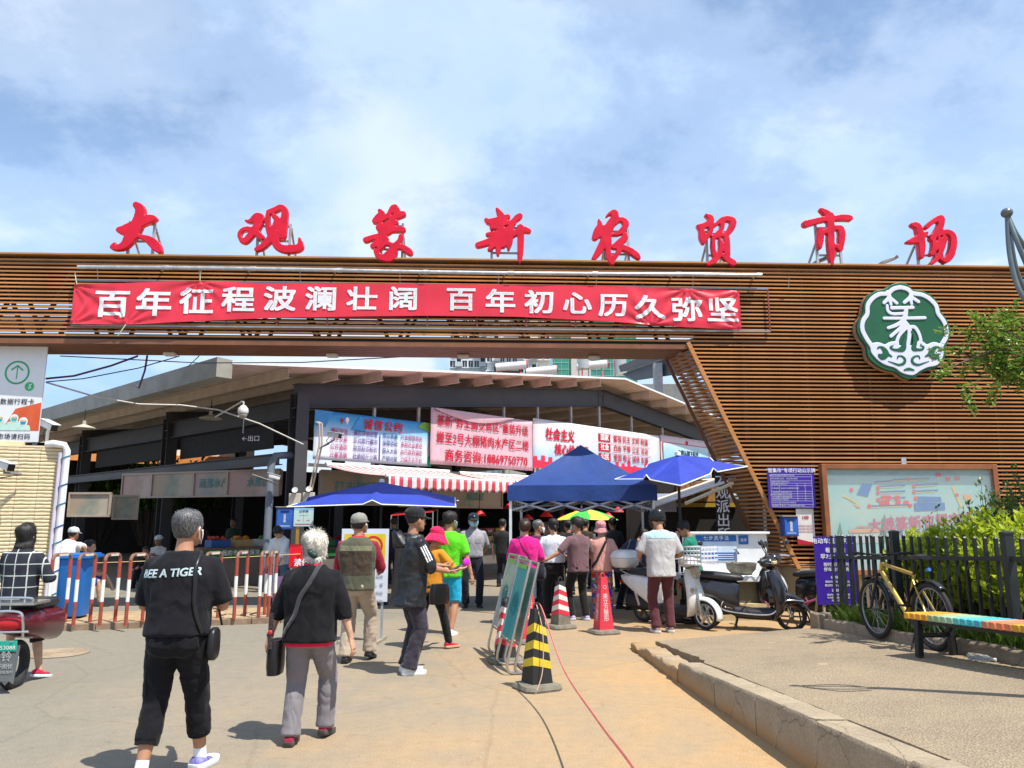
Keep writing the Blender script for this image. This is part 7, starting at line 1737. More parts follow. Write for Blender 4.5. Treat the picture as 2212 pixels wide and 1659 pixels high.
for i,(u,Y,yw,lab,col)in enumerate(CR):
 b_=person(lab,pos(u,Y,1200),yw,1.60+.03*(i%3),1.0,1.0,('mid','pale','tan')[i%3],vox=1.9,face=abs(yw)>90,top=[dict(mat=fabric('crowd_cloth_%d'%i,col),loose=.02,sleeve=.9 if i%2 else .5,wr=.005)],bottom=dict(mat=NAVYT,loose=.02,wr=.005),shoes=dict(mat=M('black_shoe')),hair=dict(SHORT,strands=0),group='shoppers and stallholders inside the hall')
 if i==3:bucket_hat(b_,fabric('white_hat',(.5,.48,.44)),.5,.3)
 if i==6:cap(b_,fabric('grey_cap'),0)
RUB=M('cone_rubber',(0.035,0.036,0.034),.7,var=.3,scale=8);DUSTR=M('dusty_rubber',(0.17,0.15,0.115),.85,var=.25,scale=9)
CRED=M('cone_red',(0.62,0.035,0.06),.5,var=.12,scale=5);CWH=M('cone_white',(0.68,0.64,0.58),.6,var=.15);CYE=M('cone_yellow',(0.62,0.46,0.03),.5,var=.15);CBK=M('cone_black',(0.02,0.02,0.02),.6)
def sq(mb,r,z,n=4,a0=PI/4):return[Vector((r*math.cos(a0+2*PI*k/n),r*math.sin(a0+2*PI*k/n),z))for k in range(n)]
def oct_(r,z,c=.3):
 p=[]
 for sx,sy in((1,-1),(1,1),(-1,1),(-1,-1)):
  a,b_=(r*sx,r*sy*(1-c)),(r*sx*(1-c),r*sy)
  p+=[a,b_]if sx*sy>0 else[b_,a]
 return[Vector((x,y,z))for x,y in p]
def cone(label,loc,rz_,h,kind,words=None):
 t_=thing('traffic_cone',label,'cone',loc,rz_,'square traffic cones')
 q=MB();q.loft([oct_(.20,0),oct_(.205,.02),oct_(.19,.05),oct_(.13,.065)]);q.obj('base',DUSTR,t_,smooth=20)
 r0,r1=.135,.055;hb,ht=(.06,.95*h)
 def rr(z):return r0+(r1-r0)*(z-.06)/(ht-.06)
 body={'red':CRED,'bw':CBK,'rw':DUSTR,'tape':RUB}[kind]
 q=MB();q.loft([sq(q,rr(z)*1.2,z)for z in(.06,h*.3,h*.6,ht)]);q.obj('body',body,t_,smooth=20)
 q=MB();q.tube([(-.03,0,ht-.01),(-.03,0,ht+.035),(-.012,0,ht+.055),(.012,0,ht+.055),(.03,0,ht+.035),(.03,0,ht-.01)],.010,6);q.obj('handle',body if kind!='rw' else RUB,t_)
 if kind=='rw':q=MB();q.loft([sq(q,rr(z)*1.215,z)for z in(h*.80,ht)]);q.obj('cap',RUB,t_,smooth=20)
 if kind in('bw','rw','tape'):
  z0,z1=h*.27,h*.86;n=6 if kind!='bw' else 6
  ca,cb_=(CYE,CBK)if kind=='bw' else(CRED,CWH)
  for k in range(n):
   for s_ in range(4):
    za,zb_=z0+(z1-z0)*k/n,z0+(z1-z0)*(k+1)/n;sl=.055*(1 if s_%2 else-1)*(1 if kind!='rw' else 1)
    def pt(u_,z):
     r=rr(z)*1.2*.7071+.0035;x=(u_*2-1)*r;p=Vector((x,-r,z));return Matrix.Rotation(s_*PI/2,3,'Z')@p
    zz=lambda z,u_:max(z0-.02,min(z1+.02,z+sl*(u_-.5)))
    q=MB();q.add([pt(0,zz(za,0)),pt(1,zz(za,1)),pt(1,zz(zb_,1)),pt(0,zz(zb_,0))],[(0,1,2,3)]);q.obj('stripe',(ca,cb_)[k%2],t_,smooth=0)
 if words:
  tilt=math.atan((rr(.1)-rr(.6))*1.2*.7071/.5)
  for s_ in(0,3):
   m_=Matrix.Rotation(s_*PI/2,3,'Z')
   o=text(words,.085,M('cone_lettering',(0.72,0.50,0.50),.6),t_,0,0,0,.012,vertical=True,line=.92)
   r=rr(.40)*1.2*.7071+.005;o.matrix_basis=(m_@Matrix.Rotation(-tilt,3,'X')).to_4x4();o.location=m_@Vector((0,-r,.37))
   w=annulus(t_,0,0,.022,.028,M('cone_lettering'),0,18,'lettering');r=rr(.66)*1.2*.7071+.005;w.matrix_basis=(m_@Matrix.Rotation(-tilt,3,'X')).to_4x4();w.location=m_@Vector((0,-r,.66))
P=gnd(1304,1368);cone('red square cone lettered in white, nearest the helmeted man',P,R(20),.84,'red','美立方整形')
P=gnd(1139,1388);cone('red square cone lettered in white, behind the folded signboards',P,R(25),.86,'red','美立方整形')
P=gnd(1211,1357);cone('red and white chevron cone with dusty base',P,R(30),.74,'rw')
P=gnd(1160,1488);cone('black and yellow striped cone in front of the signboards',P,R(28),.80,'bw');PC=Vector(P)
P=gnd(1092,1430);cone('worn cone wrapped in red and white tape inside the signboards',P,R(10),.72,'tape')
ROPE=M('pink_rope',(0.80,0.20,0.17),.6,var=.15)
def path3(pts,k=8):
 o=[]
 for i in range(len(pts)-1):
  p0,p1,p2,p3=[Vector(pts[max(0,min(len(pts)-1,j))])for j in(i-1,i,i+1,i+2)]
  for t in[x/k for x in range(k)]:o.append(.5*(2*p1+(p2-p0)*t+(2*p0-5*p1+4*p2-p3)*t*t+(3*p1-p0-3*p2+p3)*t**3))
 return o+[Vector(pts[-1])]
e_=at(1372,1665,3.6)
q=MB();q.tube(path3([PC+Vector((-.01,0,.80)),PC+Vector((.05,-.06,.77)),at(1215,1440,6.7),at(1290,1555,5.0),e_,at(1500,1900,2.2)]),.012,6,flat=.5)
tag(q.obj('pink_rope',ROPE),'pink plastic rope strung from the striped cone toward the camera','rope')
q=MB();q.tube(path3([PC+Vector((0,-.02,.80)),PC+Vector((.055,-.10,.55)),PC+Vector((.05,-.15,.2)),PC+Vector((-.02,-.24,.005))]),.005,5);tag(q.obj('rope_end',M('pale_rope',(.55,.36,.26),.7)),'loose pale rope end hanging down the striped cone','rope')
STAIN=M('stainless_tube',(0.46,0.44,0.40),.28,.85,var=.15,scale=6)
def aboard(label,base,yaw,w,h,tilt,pm,words=None):
 t_=thing('signboard',label,'signboard',base,yaw,'folded steel signboards by the cones')
 rm=Matrix.Rotation(-tilt,3,'X')
 def Q(x,z,y=0):return rm@Vector((x,y,z))
 for s in(0,1):
  yo=s*.09
  q=MB()
  for sg in(-1,1):q.tube([Q(sg*w/2,h,yo),Q(sg*w/2,.14,yo),Q(sg*w/2,.08,yo+.01),Vector((sg*w/2,yo+.05,.03)),Vector((sg*w/2,yo+.10,.018)),Vector((sg*w/2,yo+.26,.018))],.0155,10)
  q.tube([Q(-w/2,h,yo),Q(w/2,h,yo)],.0155,10);q.tube([Vector((-w/2,yo+.26,.018)),Vector((w/2,yo+.26,.018))],.0155,10);q.obj('tube_frame',STAIN,t_)
  q=MB();q.box(Q(0,h*.62,yo),(w-.05,.008,h*.66),rm);o=q.obj('panel',pm[s],t_)
  q=MB();q.tube([Q(-w/2,h*.27,yo),Q(w/2,h*.27,yo)],.010,8);q.obj('cross_bar',STAIN,t_)
 disc_=annulus(t_,0,0,.10,.13,M('sign_teal_dark',(.02,.25,.27),.5),0,30);disc_.matrix_basis=rm.to_4x4();disc_.location=Q(0,h*.6,-.012)
 o=text(words or '市场',.12,M('sign_teal_dark'),t_,0,0,0,.012);o.matrix_basis=rm.to_4x4();o.location=Q(0,h*.6,-.014)
 q=MB();q.box(Q(0,h-.07,-.014),(w*.8,.004,.05),rm);q.obj('tape_strip',M('tape_green',(.25,.5,.12),.5),t_)
TEAL=M('panel_teal',(.02,.34,.36),.4,var=.2,scale=4);PALEP=M('panel_pale',(.40,.46,.42),.35,var=.35,scale=9)
P=gnd(1098,1452);aboard('stainless folding signboard leaning back, nearest the striped cone',P+Vector((-.1,.1,0)),R(-78),.56,1.22,R(14),(TEAL,PALEP))
P=gnd(1062,1424);aboard('stainless folding signboard with teal panel behind the nearer one',P+Vector((-.02,.12,0)),R(-78),.56,1.24,R(14),(PALEP,TEAL))
P=at(778,1226,10.6);t_=thing('warning_board','white board with yellow prohibition notice on an easel behind the vest man','sign',(P.x,10.9,0),R(-4))
q=MB();q.box((0,0,1.02),(.66,.025,.98));q.obj('panel',M('board_white',(.66,.69,.76),.5,var=.04),t_)
rect(t_,-.29,1.0,.29,1.44,M('board_yellow',(.70,.52,.02),.5),-.0165)
annulus(t_,.12,1.28,.105,.135,M('ban_red',(.62,.02,.02),.5),-.019);o=rect(t_,-.012,-.11,.012,.11,M('ban_red'),0);o.rotation_euler=(0,R(-45),0);o.location=(.12,-.0195,1.28)
text('禁止入内',.09,BLK,t_,.08,1.06,-.02,.014)
for i,s_ in enumerate(('文明进入公共场','合环境。请','现的动','市场宣')):text(s_,.05,M('grey_print',(.3,.33,.38),.6),t_,.27,.86-i*.11,-.018,.006,align='RIGHT')
for x in(-.26,.26):q=MB();q.bar((x,.02,.0),(x,.02,.56),.03);q.obj('leg',TUBEG,t_);q=MB();q.bar((x,-.25,.02),(x,.3,.02),.04);q.obj('foot',M('board_foot',(.3,.27,.2),.6),t_)
P=at(650,1208,14.3);t_=thing('red_notice','glossy red notice standing among the barriers by the elderly woman','sign',(P.x,14.3,0),R(3))
q=MB();q.box((0,0,.98),(.42,.03,.42));q.obj('panel',M('notice_red',(.66,.01,.02),.25),t_,bevel=.01);text('禁停',.14,WHITE,t_,.02,.86,-.018,.02)
q=MB();q.bar((0,.02,0),(0,.02,.8),.04);q.obj('post',TUBEG,t_)
P=gnd(597,1312);t_=thing('shopping_trolley','two-wheeled shopping trolley with pink bag by the column','trolley',(P.x,15.3,0),R(10))
q=MB();q.tube(path3([(-.16,0,.1),(-.16,0,.9),(-.12,0,.98),(.12,0,.98),(.16,0,.9),(.16,0,.1)],4),.012,8);q.obj('handle_frame',TUBEW,t_)
q=MB();q.loft([q.ring(Vector((0,-.12,z)),Vector((1,0,0)),Vector((0,1,0)),.15*k,.11*k,14,.6)for z,k in((.14,.9),(.2,1),(.5,1),(.56,.8))]);q.obj('bag',M('trolley_pink',(.50,.26,.42),.6),t_)
for s in(-1,1):q=MB();q.lathe([(.02,-.015),(.075,-.015),(.075,.015),(.02,.015)],(s*.18,0,.08),16,rot=Matrix.Rotation(R(90),3,'Y'));q.obj('wheel',RUB,t_)
TYRE=M('tyre',(0.022,0.022,0.022),.8,var=.3,scale=12);RIMS=M('rim_silver',(.55,.55,.54),.35,.7);RIMD=M('rim_dark',(.10,.085,.06),.5,.4);CHR=M('chrome_bar',(.6,.62,.64),.2,.9);SEATM=M('seat_vinyl',(.022,.024,.028),.45,var=.1)
def wheel(t_,x,y,r,rim,w=.05,spokes=6,name='wheel'):
 q=MB();q.tube([(x+(r-w*.5)*math.cos(a),y,r+(r-w*.5)*math.sin(a))for a in[2*PI*k/32 for k in range(32)]],w*.55,10,closed=True);o=q.obj(name,TYRE,t_)
 q=MB();q.tube([(x+(r-w*1.05)*math.cos(a),y,r+(r-w*1.05)*math.sin(a))for a in[2*PI*k/32 for k in range(32)]],.012,8,closed=True,flat=1.6)
 for k in range(spokes):
  a=2*PI*k/spokes;q.bar((x+.03*math.cos(a),y,r+.03*math.sin(a)),(x+(r-w)*math.cos(a),y,r+(r-w)*math.sin(a)),.035,.022)
 q.lathe([(.001,-.05),(.04,-.05),(.04,.05),(.001,.05)],(x,y,r),12,rot=Matrix.Rotation(R(90),3,'X'));q.obj('rim',rim,o)
def lx(secs,n=18,pw=.75):
 mb=MB();mb.loft([mb.ring(Vector((x,0,z)),Vector((0,1,0)),Vector((dx,0,1)).normalized(),w,hh_,n,pw)for x,z,hh_,w,dx in secs]);return mb
def scooter(label,loc,yaw,body,retro=True,box=False,rim=RIMS,trim=None,side=True,steer=0.0,front=True,basket=False):
 t_=thing('electric_scooter',label,'scooter',loc,yaw,'parked electric scooters')
 wr_=.215
 wheel(t_,-.55,0,wr_,RIMD);wheel(t_,.66,0,wr_,rim)
 lx([(-.98,.70,.02,.05,0),(-.88,.665,.08,.11,0),(-.68,.615,.14,.16,0),(-.45,.55,.20,.165,0),(-.26,.48,.25,.145,0),(-.13,.45,.27,.12,0),(-.07,.44,.25,.10,0)],20,.6).obj('rear_body',body,t_,smooth=50)
 if side is not True:
  for s in(-1,1):q=MB();q.tube(path3([(-.98,s*.05,.62),(-.7,s*.165,.50),(-.35,s*.17,.36),(.1,s*.18,.25)],5),.045,8,flat=.5);q.obj('side_panel',side,t_)
 lx([(-.14,.26,.10,.15,0),(.1,.235,.085,.175,0),(.36,.24,.09,.165,0),(.50,.32,.11,.13,.3)]).obj('footboard',M('scooter_black',(.018,.018,.02),.5),t_,smooth=60)
 lx([(-.82,.77,.03,.09,0),(-.7,.80,.055,.135,0),(-.45,.79,.06,.15,0),(-.2,.765,.06,.135,0),(-.04,.755,.045,.09,0),(.0,.75,.02,.05,0)]).obj('seat',SEATM,t_,smooth=60)
 mb=MB();secs=[(.30,.18,.03,.16),(.36,.30,.05,.21),(.38,.46,.06,.23),(.36,.62,.065,.22),(.31,.76,.06,.19),(.27,.88,.05,.13)]
 mb.loft([mb.ring(Vector((x+.14,0,z)),Vector((0,1,0)),Vector((1,0,.25)).normalized(),w*(1 if retro else 1.08),d*(1 if retro else 1.9),18,.8)for x,z,d,w in secs]);mb.obj('front_shield',body,t_,smooth=60)
 mb=MB();mb.ball((.37,0,.99),.13,(1.05,1.25,.75),14);ho=mb.obj('handlebar_cowl',body,t_,smooth=180)
 q=MB();q.tube(path3([(.28,-.34,1.03),(.34,-.2,1.04),(.36,0,1.02),(.34,.2,1.04),(.28,.34,1.03)],4),.014,8);q.obj('handlebar',CHR,ho)
 for s in(-1,1):
  q=MB();q.tube([(.28,s*.34,1.03),(.25,s*.44,1.02)],.018,8);q.obj('grip',TYRE,ho)
  q=MB();q.tube(path3([(.33,s*.24,1.05),(.36,s*.30,1.16),(.34,s*.36,1.22)],4),.007,6);q.obj('mirror_stem',TYRE,ho)
  q=MB();q.ball((.34,s*.38,1.26),.065,(.4,1,.75),12);q.obj('mirror',M('mirror_back',(.03,.03,.035),.3),ho)
  q=MB();q.tube([(.34,s*.24,1.0),(.42,s*.30,.99)],.006,5);q.obj('brake_lever',CHR,ho)
  q=MB();q.ball((.56,s*.16,.58),.04,(.8,1,1),10);q.obj('indicator',M('indicator_amber',(.4,.28,.16),.2),t_)
  q=MB();q.tube([(.55,s*.07,.62),(.66,s*.075,wr_)],.022,8);q.obj('fork_leg',CHR,t_)
 if retro:
  q=MB();q.lathe([(.001,.0),(.07,.0),(.085,.05),(.088,.09),(.08,.10),(.001,.105)],(.44,0,.84),18,rot=Matrix.Rotation(R(85),3,'Y'));q.obj('headlight',M('headlight_glass',(.45,.42,.30),.1,spec=.6),t_)
  q=MB();q.tube([(.535+.0,.088*math.cos(a),.845+.088*math.sin(a))for a in[2*PI*k/20 for k in range(20)]],.010,6,closed=True);q.obj('headlight_ring',CHR,t_)
 else:
  mb=MB();mb.loft([mb.ring(Vector((x,0,z)),Vector((0,1,0)),Vector((.6,0,.8)),w,.05,12,.7)for x,z,w in((.50,.80,.06),(.56,.72,.10),(.60,.62,.09),(.60,.55,.04))]);mb.obj('headlight',M('headlight_clear',(.5,.52,.5),.12,spec=.6),t_,smooth=180)
  mb=MB();mb.loft([mb.ring(Vector((x,0,z)),Vector((0,1,0)),Vector((0,0,1)),w,hh_,14,.8)for x,z,w,hh_ in((.36,.52,.20,.16),(.52,.50,.19,.13),(.70,.47,.13,.08),(.84,.44,.05,.03))]);mb.obj('nose',body,t_,smooth=60)
  for s in(-1,1):q=MB();q.box((.46,s*.14,1.0),(.05,.10,.05),Matrix.Rotation(R(s*30),3,'Z'));q.obj('front_indicator',M('lens_cream',(.55,.48,.30),.2),ho,bevel=.012)
 mb=MB();mb.sheet(lambda a,b_:Vector((.66+(wr_+.045+.02*math.sin(b_*PI))*math.cos(R(150-165*a)),(b_-.5)*.15,wr_+(wr_+.05-.05*(2*b_-1)**2)*math.sin(R(150-165*a)))),18,6);mb.obj('front_mudguard',body,t_,smooth=180,solid=.006)
 lx([(-.86,.32,.10,.09,0),(-.55,.30,.12,.10,0),(-.2,.28,.07,.10,0)]).obj('motor_housing',M('scooter_black'),t_,smooth=60)
 for s in(-1,1):
  q=MB();q.tube([(-.55,s*.10,wr_+.05),(-.62,s*.12,.50)],.025,8);q.obj('shock_absorber',CHR,t_)
 q=MB();q.tube([(-.1,-.09,.22),(-.16,-.13,.0)],.014,6);q.tube([(-.1,.09,.22),(-.16,.13,.0)],.014,6);q.tube([(-.16,-.14,.02),(-.16,.14,.02)],.012,6);q.obj('centre_stand',TYRE,t_)
 q=MB();q.tube(path3([(-.7,-.14,.74),(-.92,-.12,.80),(-1.0,0,.81),(-.92,.12,.80),(-.7,.14,.74)],4),.012,8);q.obj('grab_rail',CHR,t_)
 q=MB();q.ball((-.96,0,.62),.06,(.5,1.6,.8),10);q.obj('tail_lamp',M('lamp_red_glass',(.4,.01,.015),.15),t_)
 if trim:
  for s in(-1,1):q=MB();q.tube(path3([(-.3,s*.19,.42),(-.32,s*.19,.30),(0,s*.19,.25),(.36,s*.19,.25),(.50,s*.20,.36),(.62,s*.18,.46),(.84,s*.06,.44)],5),.011,8);q.obj('crash_bar',trim,t_)
 if box:
  mb=MB();mb.loft([mb.ring(Vector((-.93,0,z)),Vector((1,0,0)),Vector((0,1,0)),a,b_,22,.65)for z,a,b_ in((.84,.14,.16),(.88,.19,.21),(1.0,.21,.23))]);bo=mb.obj('top_box',body,t_,smooth=50)
  mb=MB();mb.loft([mb.ring(Vector((-.93,0,z)),Vector((1,0,0)),Vector((0,1,0)),a,b_,22,.65)for z,a,b_ in((1.005,.215,.235),(1.05,.205,.225),(1.11,.17,.19),(1.135,.10,.11))]);mb.obj('box_lid',body,bo,smooth=50)
 if basket:
  q=MB();bx,bz,bl,bw_,bh=.62,.96,.32,.42,.26
  for k in range(5):
   z=bz+bh*k/4
   for s in(-1,1):q.box((bx,s*bw_/2,z),(bl,.008,.022));q.box((bx+s*bl/2,0,z),(.008,bw_,.022))
  for k in range(6):
   for s in(-1,1):q.box((bx-bl/2+bl*k/5,s*bw_/2,bz+bh/2),(.010,.010,bh));q.box((bx+s*bl/2,-bw_/2+bw_*k/5,bz+bh/2),(.010,.010,bh))
  q.box((bx,0,bz),(bl,bw_,.01));q.obj('basket',M('basket_white',(.70,.70,.72),.5),t_)
 return t_
scooter('white retro electric scooter with top box and basket',pos(1450,12.55,1370),R(-50),M('scooter_white',(.72,.71,.68),.25,var=.06,coat=.5),True,True,RIMS,basket=True)
scooter('black electric scooter with chrome crash bars',pos(1612,12.1,1368),R(-20),M('scooter_gloss_black',(.016,.016,.020),.2,var=.1,coat=.6),False,False,RIMD,trim=CHR)
PNK=M('scooter_pink',(.36,.10,.19),.3,var=.08,coat=.4);scooter('pink and black electric scooter behind the black one',pos(1722,12.95,1352),R(128),M('scooter_gloss_black'),False,False,RIMD,trim=PNK,side=PNK)
for k,(u,v,c_)in enumerate(((1452,1228,(.03,.25,.05)),)):pass
sc=thing('loaded_scooter','dark red scooter with green number plate leaving at the left edge','scooter',pos(30,8.0,1450),R(6))
MRED=M('scooter_maroon',(.09,.005,.013),.3,var=.1,coat=.5)
q=MB();q.tube([(0,(.19)*math.cos(a),.22+.19*math.sin(a))for a in[2*PI*k/28 for k in range(28)]],.05,10,closed=True,flat=1);q.obj('rear_wheel',TYRE,sc)
q=MB();q.loft([q.ring(Vector((0,y,z)),Vector((1,0,0)),Vector((0,0,1)),w,hh_,18,.75)for y,z,w,hh_ in((-.20,.66,.10,.06),(-.12,.64,.19,.11),(.15,.60,.21,.15),(.6,.55,.18,.18))]);q.obj('tail',MRED,sc,smooth=60)
q=MB();q.ball((0,-.2,.63),.10,(1.5,.4,.6),14);q.obj('tail_lamp',M('lamp_red_glass'),sc)
q=MB();q.tube(path3([(-.14,-.19,.50),(-.15,-.24,.66),(-.11,-.25,.75),(.11,-.25,.75),(.15,-.24,.66),(.14,-.19,.50)],4),.012,8);q.tube([(-.2,-.22,.56),(.2,-.22,.56)],.012,8);q.obj('rear_bar',CHR,sc)
q=MB();q.box((0,-.02,.82),(.42,.34,.025));q.tube(path3([(-.2,-.2,.84),(-.18,-.22,.88),(.18,-.22,.88),(.2,-.2,.84)],4),.011,8);q.obj('rack',CHR,sc)
q=MB();q.box((0,.3,.78),(.28,.5,.10));q.obj('seat',SEATM,sc,bevel=.04)
q=MB();q.add([(-.15,-.24,.44),(.15,-.24,.44),(.15,-.30,.09),(.11,-.30,.12),(.075,-.30,.08),(.04,-.30,.12),(0,-.30,.08),(-.04,-.30,.12),(-.075,-.30,.08),(-.11,-.30,.12),(-.15,-.30,.09)],[list(range(11))]);mf=q.obj('mud_flap',M('flap_grey',(.10,.105,.105),.6),sc,smooth=0,solid=.006)
for s_,z,sz in(('台铃',.335,.10),('电动不担忧',.25,.05),('绿色出行安全出行',.20,.034)):text(s_,sz,M('flap_print',(.36,.37,.36),.6),mf,0,z,-.285+(z-.2)*.17-.012,.01)
q=MB();q.box((.02,-.262,.435),(.22,.006,.10));np_=q.obj('number_plate',M('plate_green',(.02,.34,.25),.4),sc,bevel=.006);text('1953088',.052,M('plate_white',(.7,.8,.75),.5),np_,.02,.42,-.268,.006,space=1.1)
for s in(-1,1):q=MB();q.ball((s*.06+.02,-.27,.475),.010,n=8);q.obj('plate_bolt',CHR,np_)
def plaid():
 m,t,b,tc=newmat('navy_plaid');sp=N(t,'ShaderNodeSeparateXYZ');L(t,tc,'Object',sp,0);f=None
 for ax in(0,2):
  g_=mathn(t,'LESS_THAN',mathn(t,'ABSOLUTE',mathn(t,'SUBTRACT',mathn(t,'FRACT',mathn(t,'MULTIPLY',mathn(t,'ADD',sp.outputs[ax],5.0),8.5)),.5)),.045);f=g_ if f is None else mathn(t,'MAXIMUM',f,g_)
 t.links.new(mixc(t,f,(.012,.014,.024),(.42,.46,.42)),b.inputs['Base Color']);b.inputs['Roughness'].default_value=.9;return m
rd=person('girl in navy plaid jacket with shoulder-length black hair riding pillion at the left edge',pos(8,8.2,1400),4,1.56,1.0,1.0,'pale',pel=(0,.18,.02),lf=(-.24,.55,.12,0,0),rf=(.26,.22,.02,-20,10),lh=(-.15,.5,1.05),rh=(.20,.42,1.02),le=(-.7,-1,-.6),re=(.7,-1,-.6),head=(4,4),top=[dict(mat=plaid(),hem=-.10,loose=.03,sleeve=.85,sl=.018,wr=.009,name='jacket')],bottom=dict(mat=NAVYT,loose=.02,len=.62),shoes=dict(mat=fabric('red_plimsoll',(.58,.012,.06)),sole=M('sneaker_sole')),hair=dict(style='long',mat=HBLK,vol=.12,side=-.45,back=-.72,low=.15,ns=.04,strands=900,slen=.06,jit=.15,out=.15),group='people at the market entrance')
bkA,bkB=Vector((4.21,9.18)),Vector((4.30,8.14))
bd_=(bkA-bkB);bz_=pz(4.25,8.6)+.004
bk=thing('bicycle','gold-framed mountain bike leaning along the planter kerb','bicycle',(bkB.x,bkB.y,pz(bkB.x,bkB.y)+.004),math.atan2(bd_.y,bd_.x),rot=(R(0),math.atan2(.045,1)*.8,math.atan2(bd_.y,bd_.x)))
GOLD=M('frame_gold',(.46,.32,.07),.3,.35,var=.08,coat=.3);wr_=.335
def bwheel(x,nm):
 q=MB();q.tube([(x+(wr_-.025)*math.cos(a),0,wr_+(wr_-.025)*math.sin(a))for a in[2*PI*k/44 for k in range(44)]],.026,10,closed=True);o=q.obj(nm,TYRE,bk)
 q=MB();q.tube([(x+(wr_-.058)*math.cos(a),0,wr_+(wr_-.058)*math.sin(a))for a in[2*PI*k/40 for k in range(40)]],.011,8,closed=True);q.obj('rim',M('rim_alloy',(.30,.30,.30),.35,.7),o)
 q=MB()
 for k in range(24):a=2*PI*k/24;q.tube([(x+.015*math.cos(a+1),(.03 if k%2 else-.03),wr_+.015*math.sin(a+1)),(x+(wr_-.06)*math.cos(a),0,wr_+(wr_-.06)*math.sin(a))],.0016,4)
 q.tube([(x,-.05,wr_),(x,.05,wr_)],.02,8);q.obj('spokes',M('spoke_steel',(.4,.4,.4),.3,.8),o)
WB=1.06;bwheel(0,'rear_wheel');bwheel(WB,'front_wheel')
BB,STt,HTt,HTb=Vector((.42,0,.30)),Vector((.24,0,.74)),Vector((.83,0,.86)),Vector((.86,0,.75))
def bt_(pts,r,nm,m_=GOLD):q=MB();q.tube(pts,r,10);return q.obj(nm,m_,bk)
bt_([BB,HTb],.026,'down_tube');bt_([STt,HTt-Vector((0,0,.02))],.021,'top_tube');bt_([BB,STt],.018,'seat_tube');bt_([HTb,HTt],.024,'head_tube')
for s in(-1,1):
 bt_([BB+Vector((0,s*.03,0)),(0,s*.06,wr_)],.011,'chain_stay');bt_([STt+Vector((0,s*.02,-.06)),(0,s*.06,wr_)],.010,'seat_stay');bt_([HTb+Vector((.01,s*.05,-.04)),(WB,s*.055,wr_)],.016,'fork_leg',STEEL)
bt_([HTb+Vector((.01,-.06,-.03)),HTb+Vector((.01,.06,-.03))],.02,'fork_crown',STEEL);bt_([STt,STt+Vector((-.05,0,.14))],.014,'seat_post',STEEL)
lx([(-.0,.92,.02,.06,0),(.08,.925,.03,.075,0),(.2,.92,.022,.03,0),(.28,.915,.012,.015,0)]).obj('saddle',SEATM,bk,smooth=60)
bt_([HTt,HTt+Vector((-.02,0,.05)),HTt+Vector((.06,0,.08))],.016,'stem',STEEL)
hb_=bt_(path3([HTt+Vector((-.03,-.33,.10)),HTt+Vector((.04,-.1,.085)),HTt+Vector((.06,0,.08)),HTt+Vector((.04,.1,.085)),HTt+Vector((-.03,.33,.10))],4),.012,'handlebar',STEEL)
for s in(-1,1):
 q=MB();q.tube([HTt+Vector((0,s*.22,.095)),HTt+Vector((-.035,s*.35,.10))],.017,8);q.obj('grip',TYRE,hb_)
 q=MB();q.tube([HTt+Vector((.02,s*.2,.09)),HTt+Vector((.09,s*.27,.06))],.006,5);q.obj('brake_lever',CHR,hb_)
for x,a0,a1,nm in((WB,60,165,'front_mudguard'),(0,10,130,'rear_mudguard')):
 mb=MB();mb.sheet(lambda a,b_:Vector((x+(wr_+.03)*math.cos(R(a0+(a1-a0)*a)),(b_-.5)*.075,wr_+(wr_+.03-.012*(2*b_-1)**2)*math.sin(R(a0+(a1-a0)*a)))),16,4);mb.obj(nm,M('mudguard_black',(.025,.026,.03),.25),bk,smooth=180,solid=.003)
q=MB();q.tube([BB+Vector((.085*math.cos(a),-.045,.085*math.sin(a)))for a in[2*PI*k/24 for k in range(24)]],.005,5,closed=True);q.tube([BB+Vector((0,-.05,0)),BB+Vector((.12,-.06,-.12))],.010,6);q.tube([BB+Vector((0,.05,0)),BB+Vector((-.12,.06,.12))],.010,6);q.tube([BB+Vector((0,-.06,0)),BB+Vector((0,.06,0))],.018,8);q.obj('crankset',STEEL,bk)
for s in(-1,1):q=MB();q.box(BB+Vector((-s*-.12 if s<0 else-.12,s*.10,s*.12 if s>0 else-.12)),(.09,.08,.02));q.obj('pedal',STEEL,bk)
q=MB();q.tube([BB+Vector((0,-.047,.085)),(0,-.047,wr_+.03)],.005,5);q.tube([BB+Vector((0,-.047,-.085)),(0,-.047,wr_-.03)],.005,5);q.obj('chain',STEEL,bk)
q=MB();q.tube([(.18,.06,.26),(.10,.20,.0)],.010,6);q.obj('kickstand',STEEL,bk)
q=MB();q.tube([(-.04,0,.80),(.0,0,.79)],.02,8);q.obj('rear_light',M('blue_light',(.05,.15,.4),.3),bk)
bp0,bp1=Vector((4.14,7.95)),Vector((4.40,6.55));dv=(bp1-bp0)
be=thing('slatted_bench','bench with rainbow-painted crosswise slats and dark steel legs by the planter','bench',(bp0.x-.05,bp0.y-.05,0),math.atan2(dv.y,dv.x))
RB=[(.62,.34,.03),(.62,.30,.03),(.60,.28,.03),(.58,.27,.03),(.30,.38,.20),(.28,.40,.22),(.27,.40,.25),(.25,.42,.28),(.10,.42,.42),(.06,.42,.45),(.06,.40,.46),(.08,.40,.44),(.60,.24,.12),(.62,.20,.08),(.60,.18,.07),(.58,.18,.07)]
zb_=pz(4.15,8.0)+.35;slope=.045
for k in range(30):
 col=RB[k%16];x=k*.083
 q=MB();q.box((x,0.0,zb_+.03+x*slope*.9),(.062,.42,.058));q.obj('slat',M('bench_paint_%d'%(k%16),col,.6,var=.25,scale=7,bump=.2),be,bevel=.006)
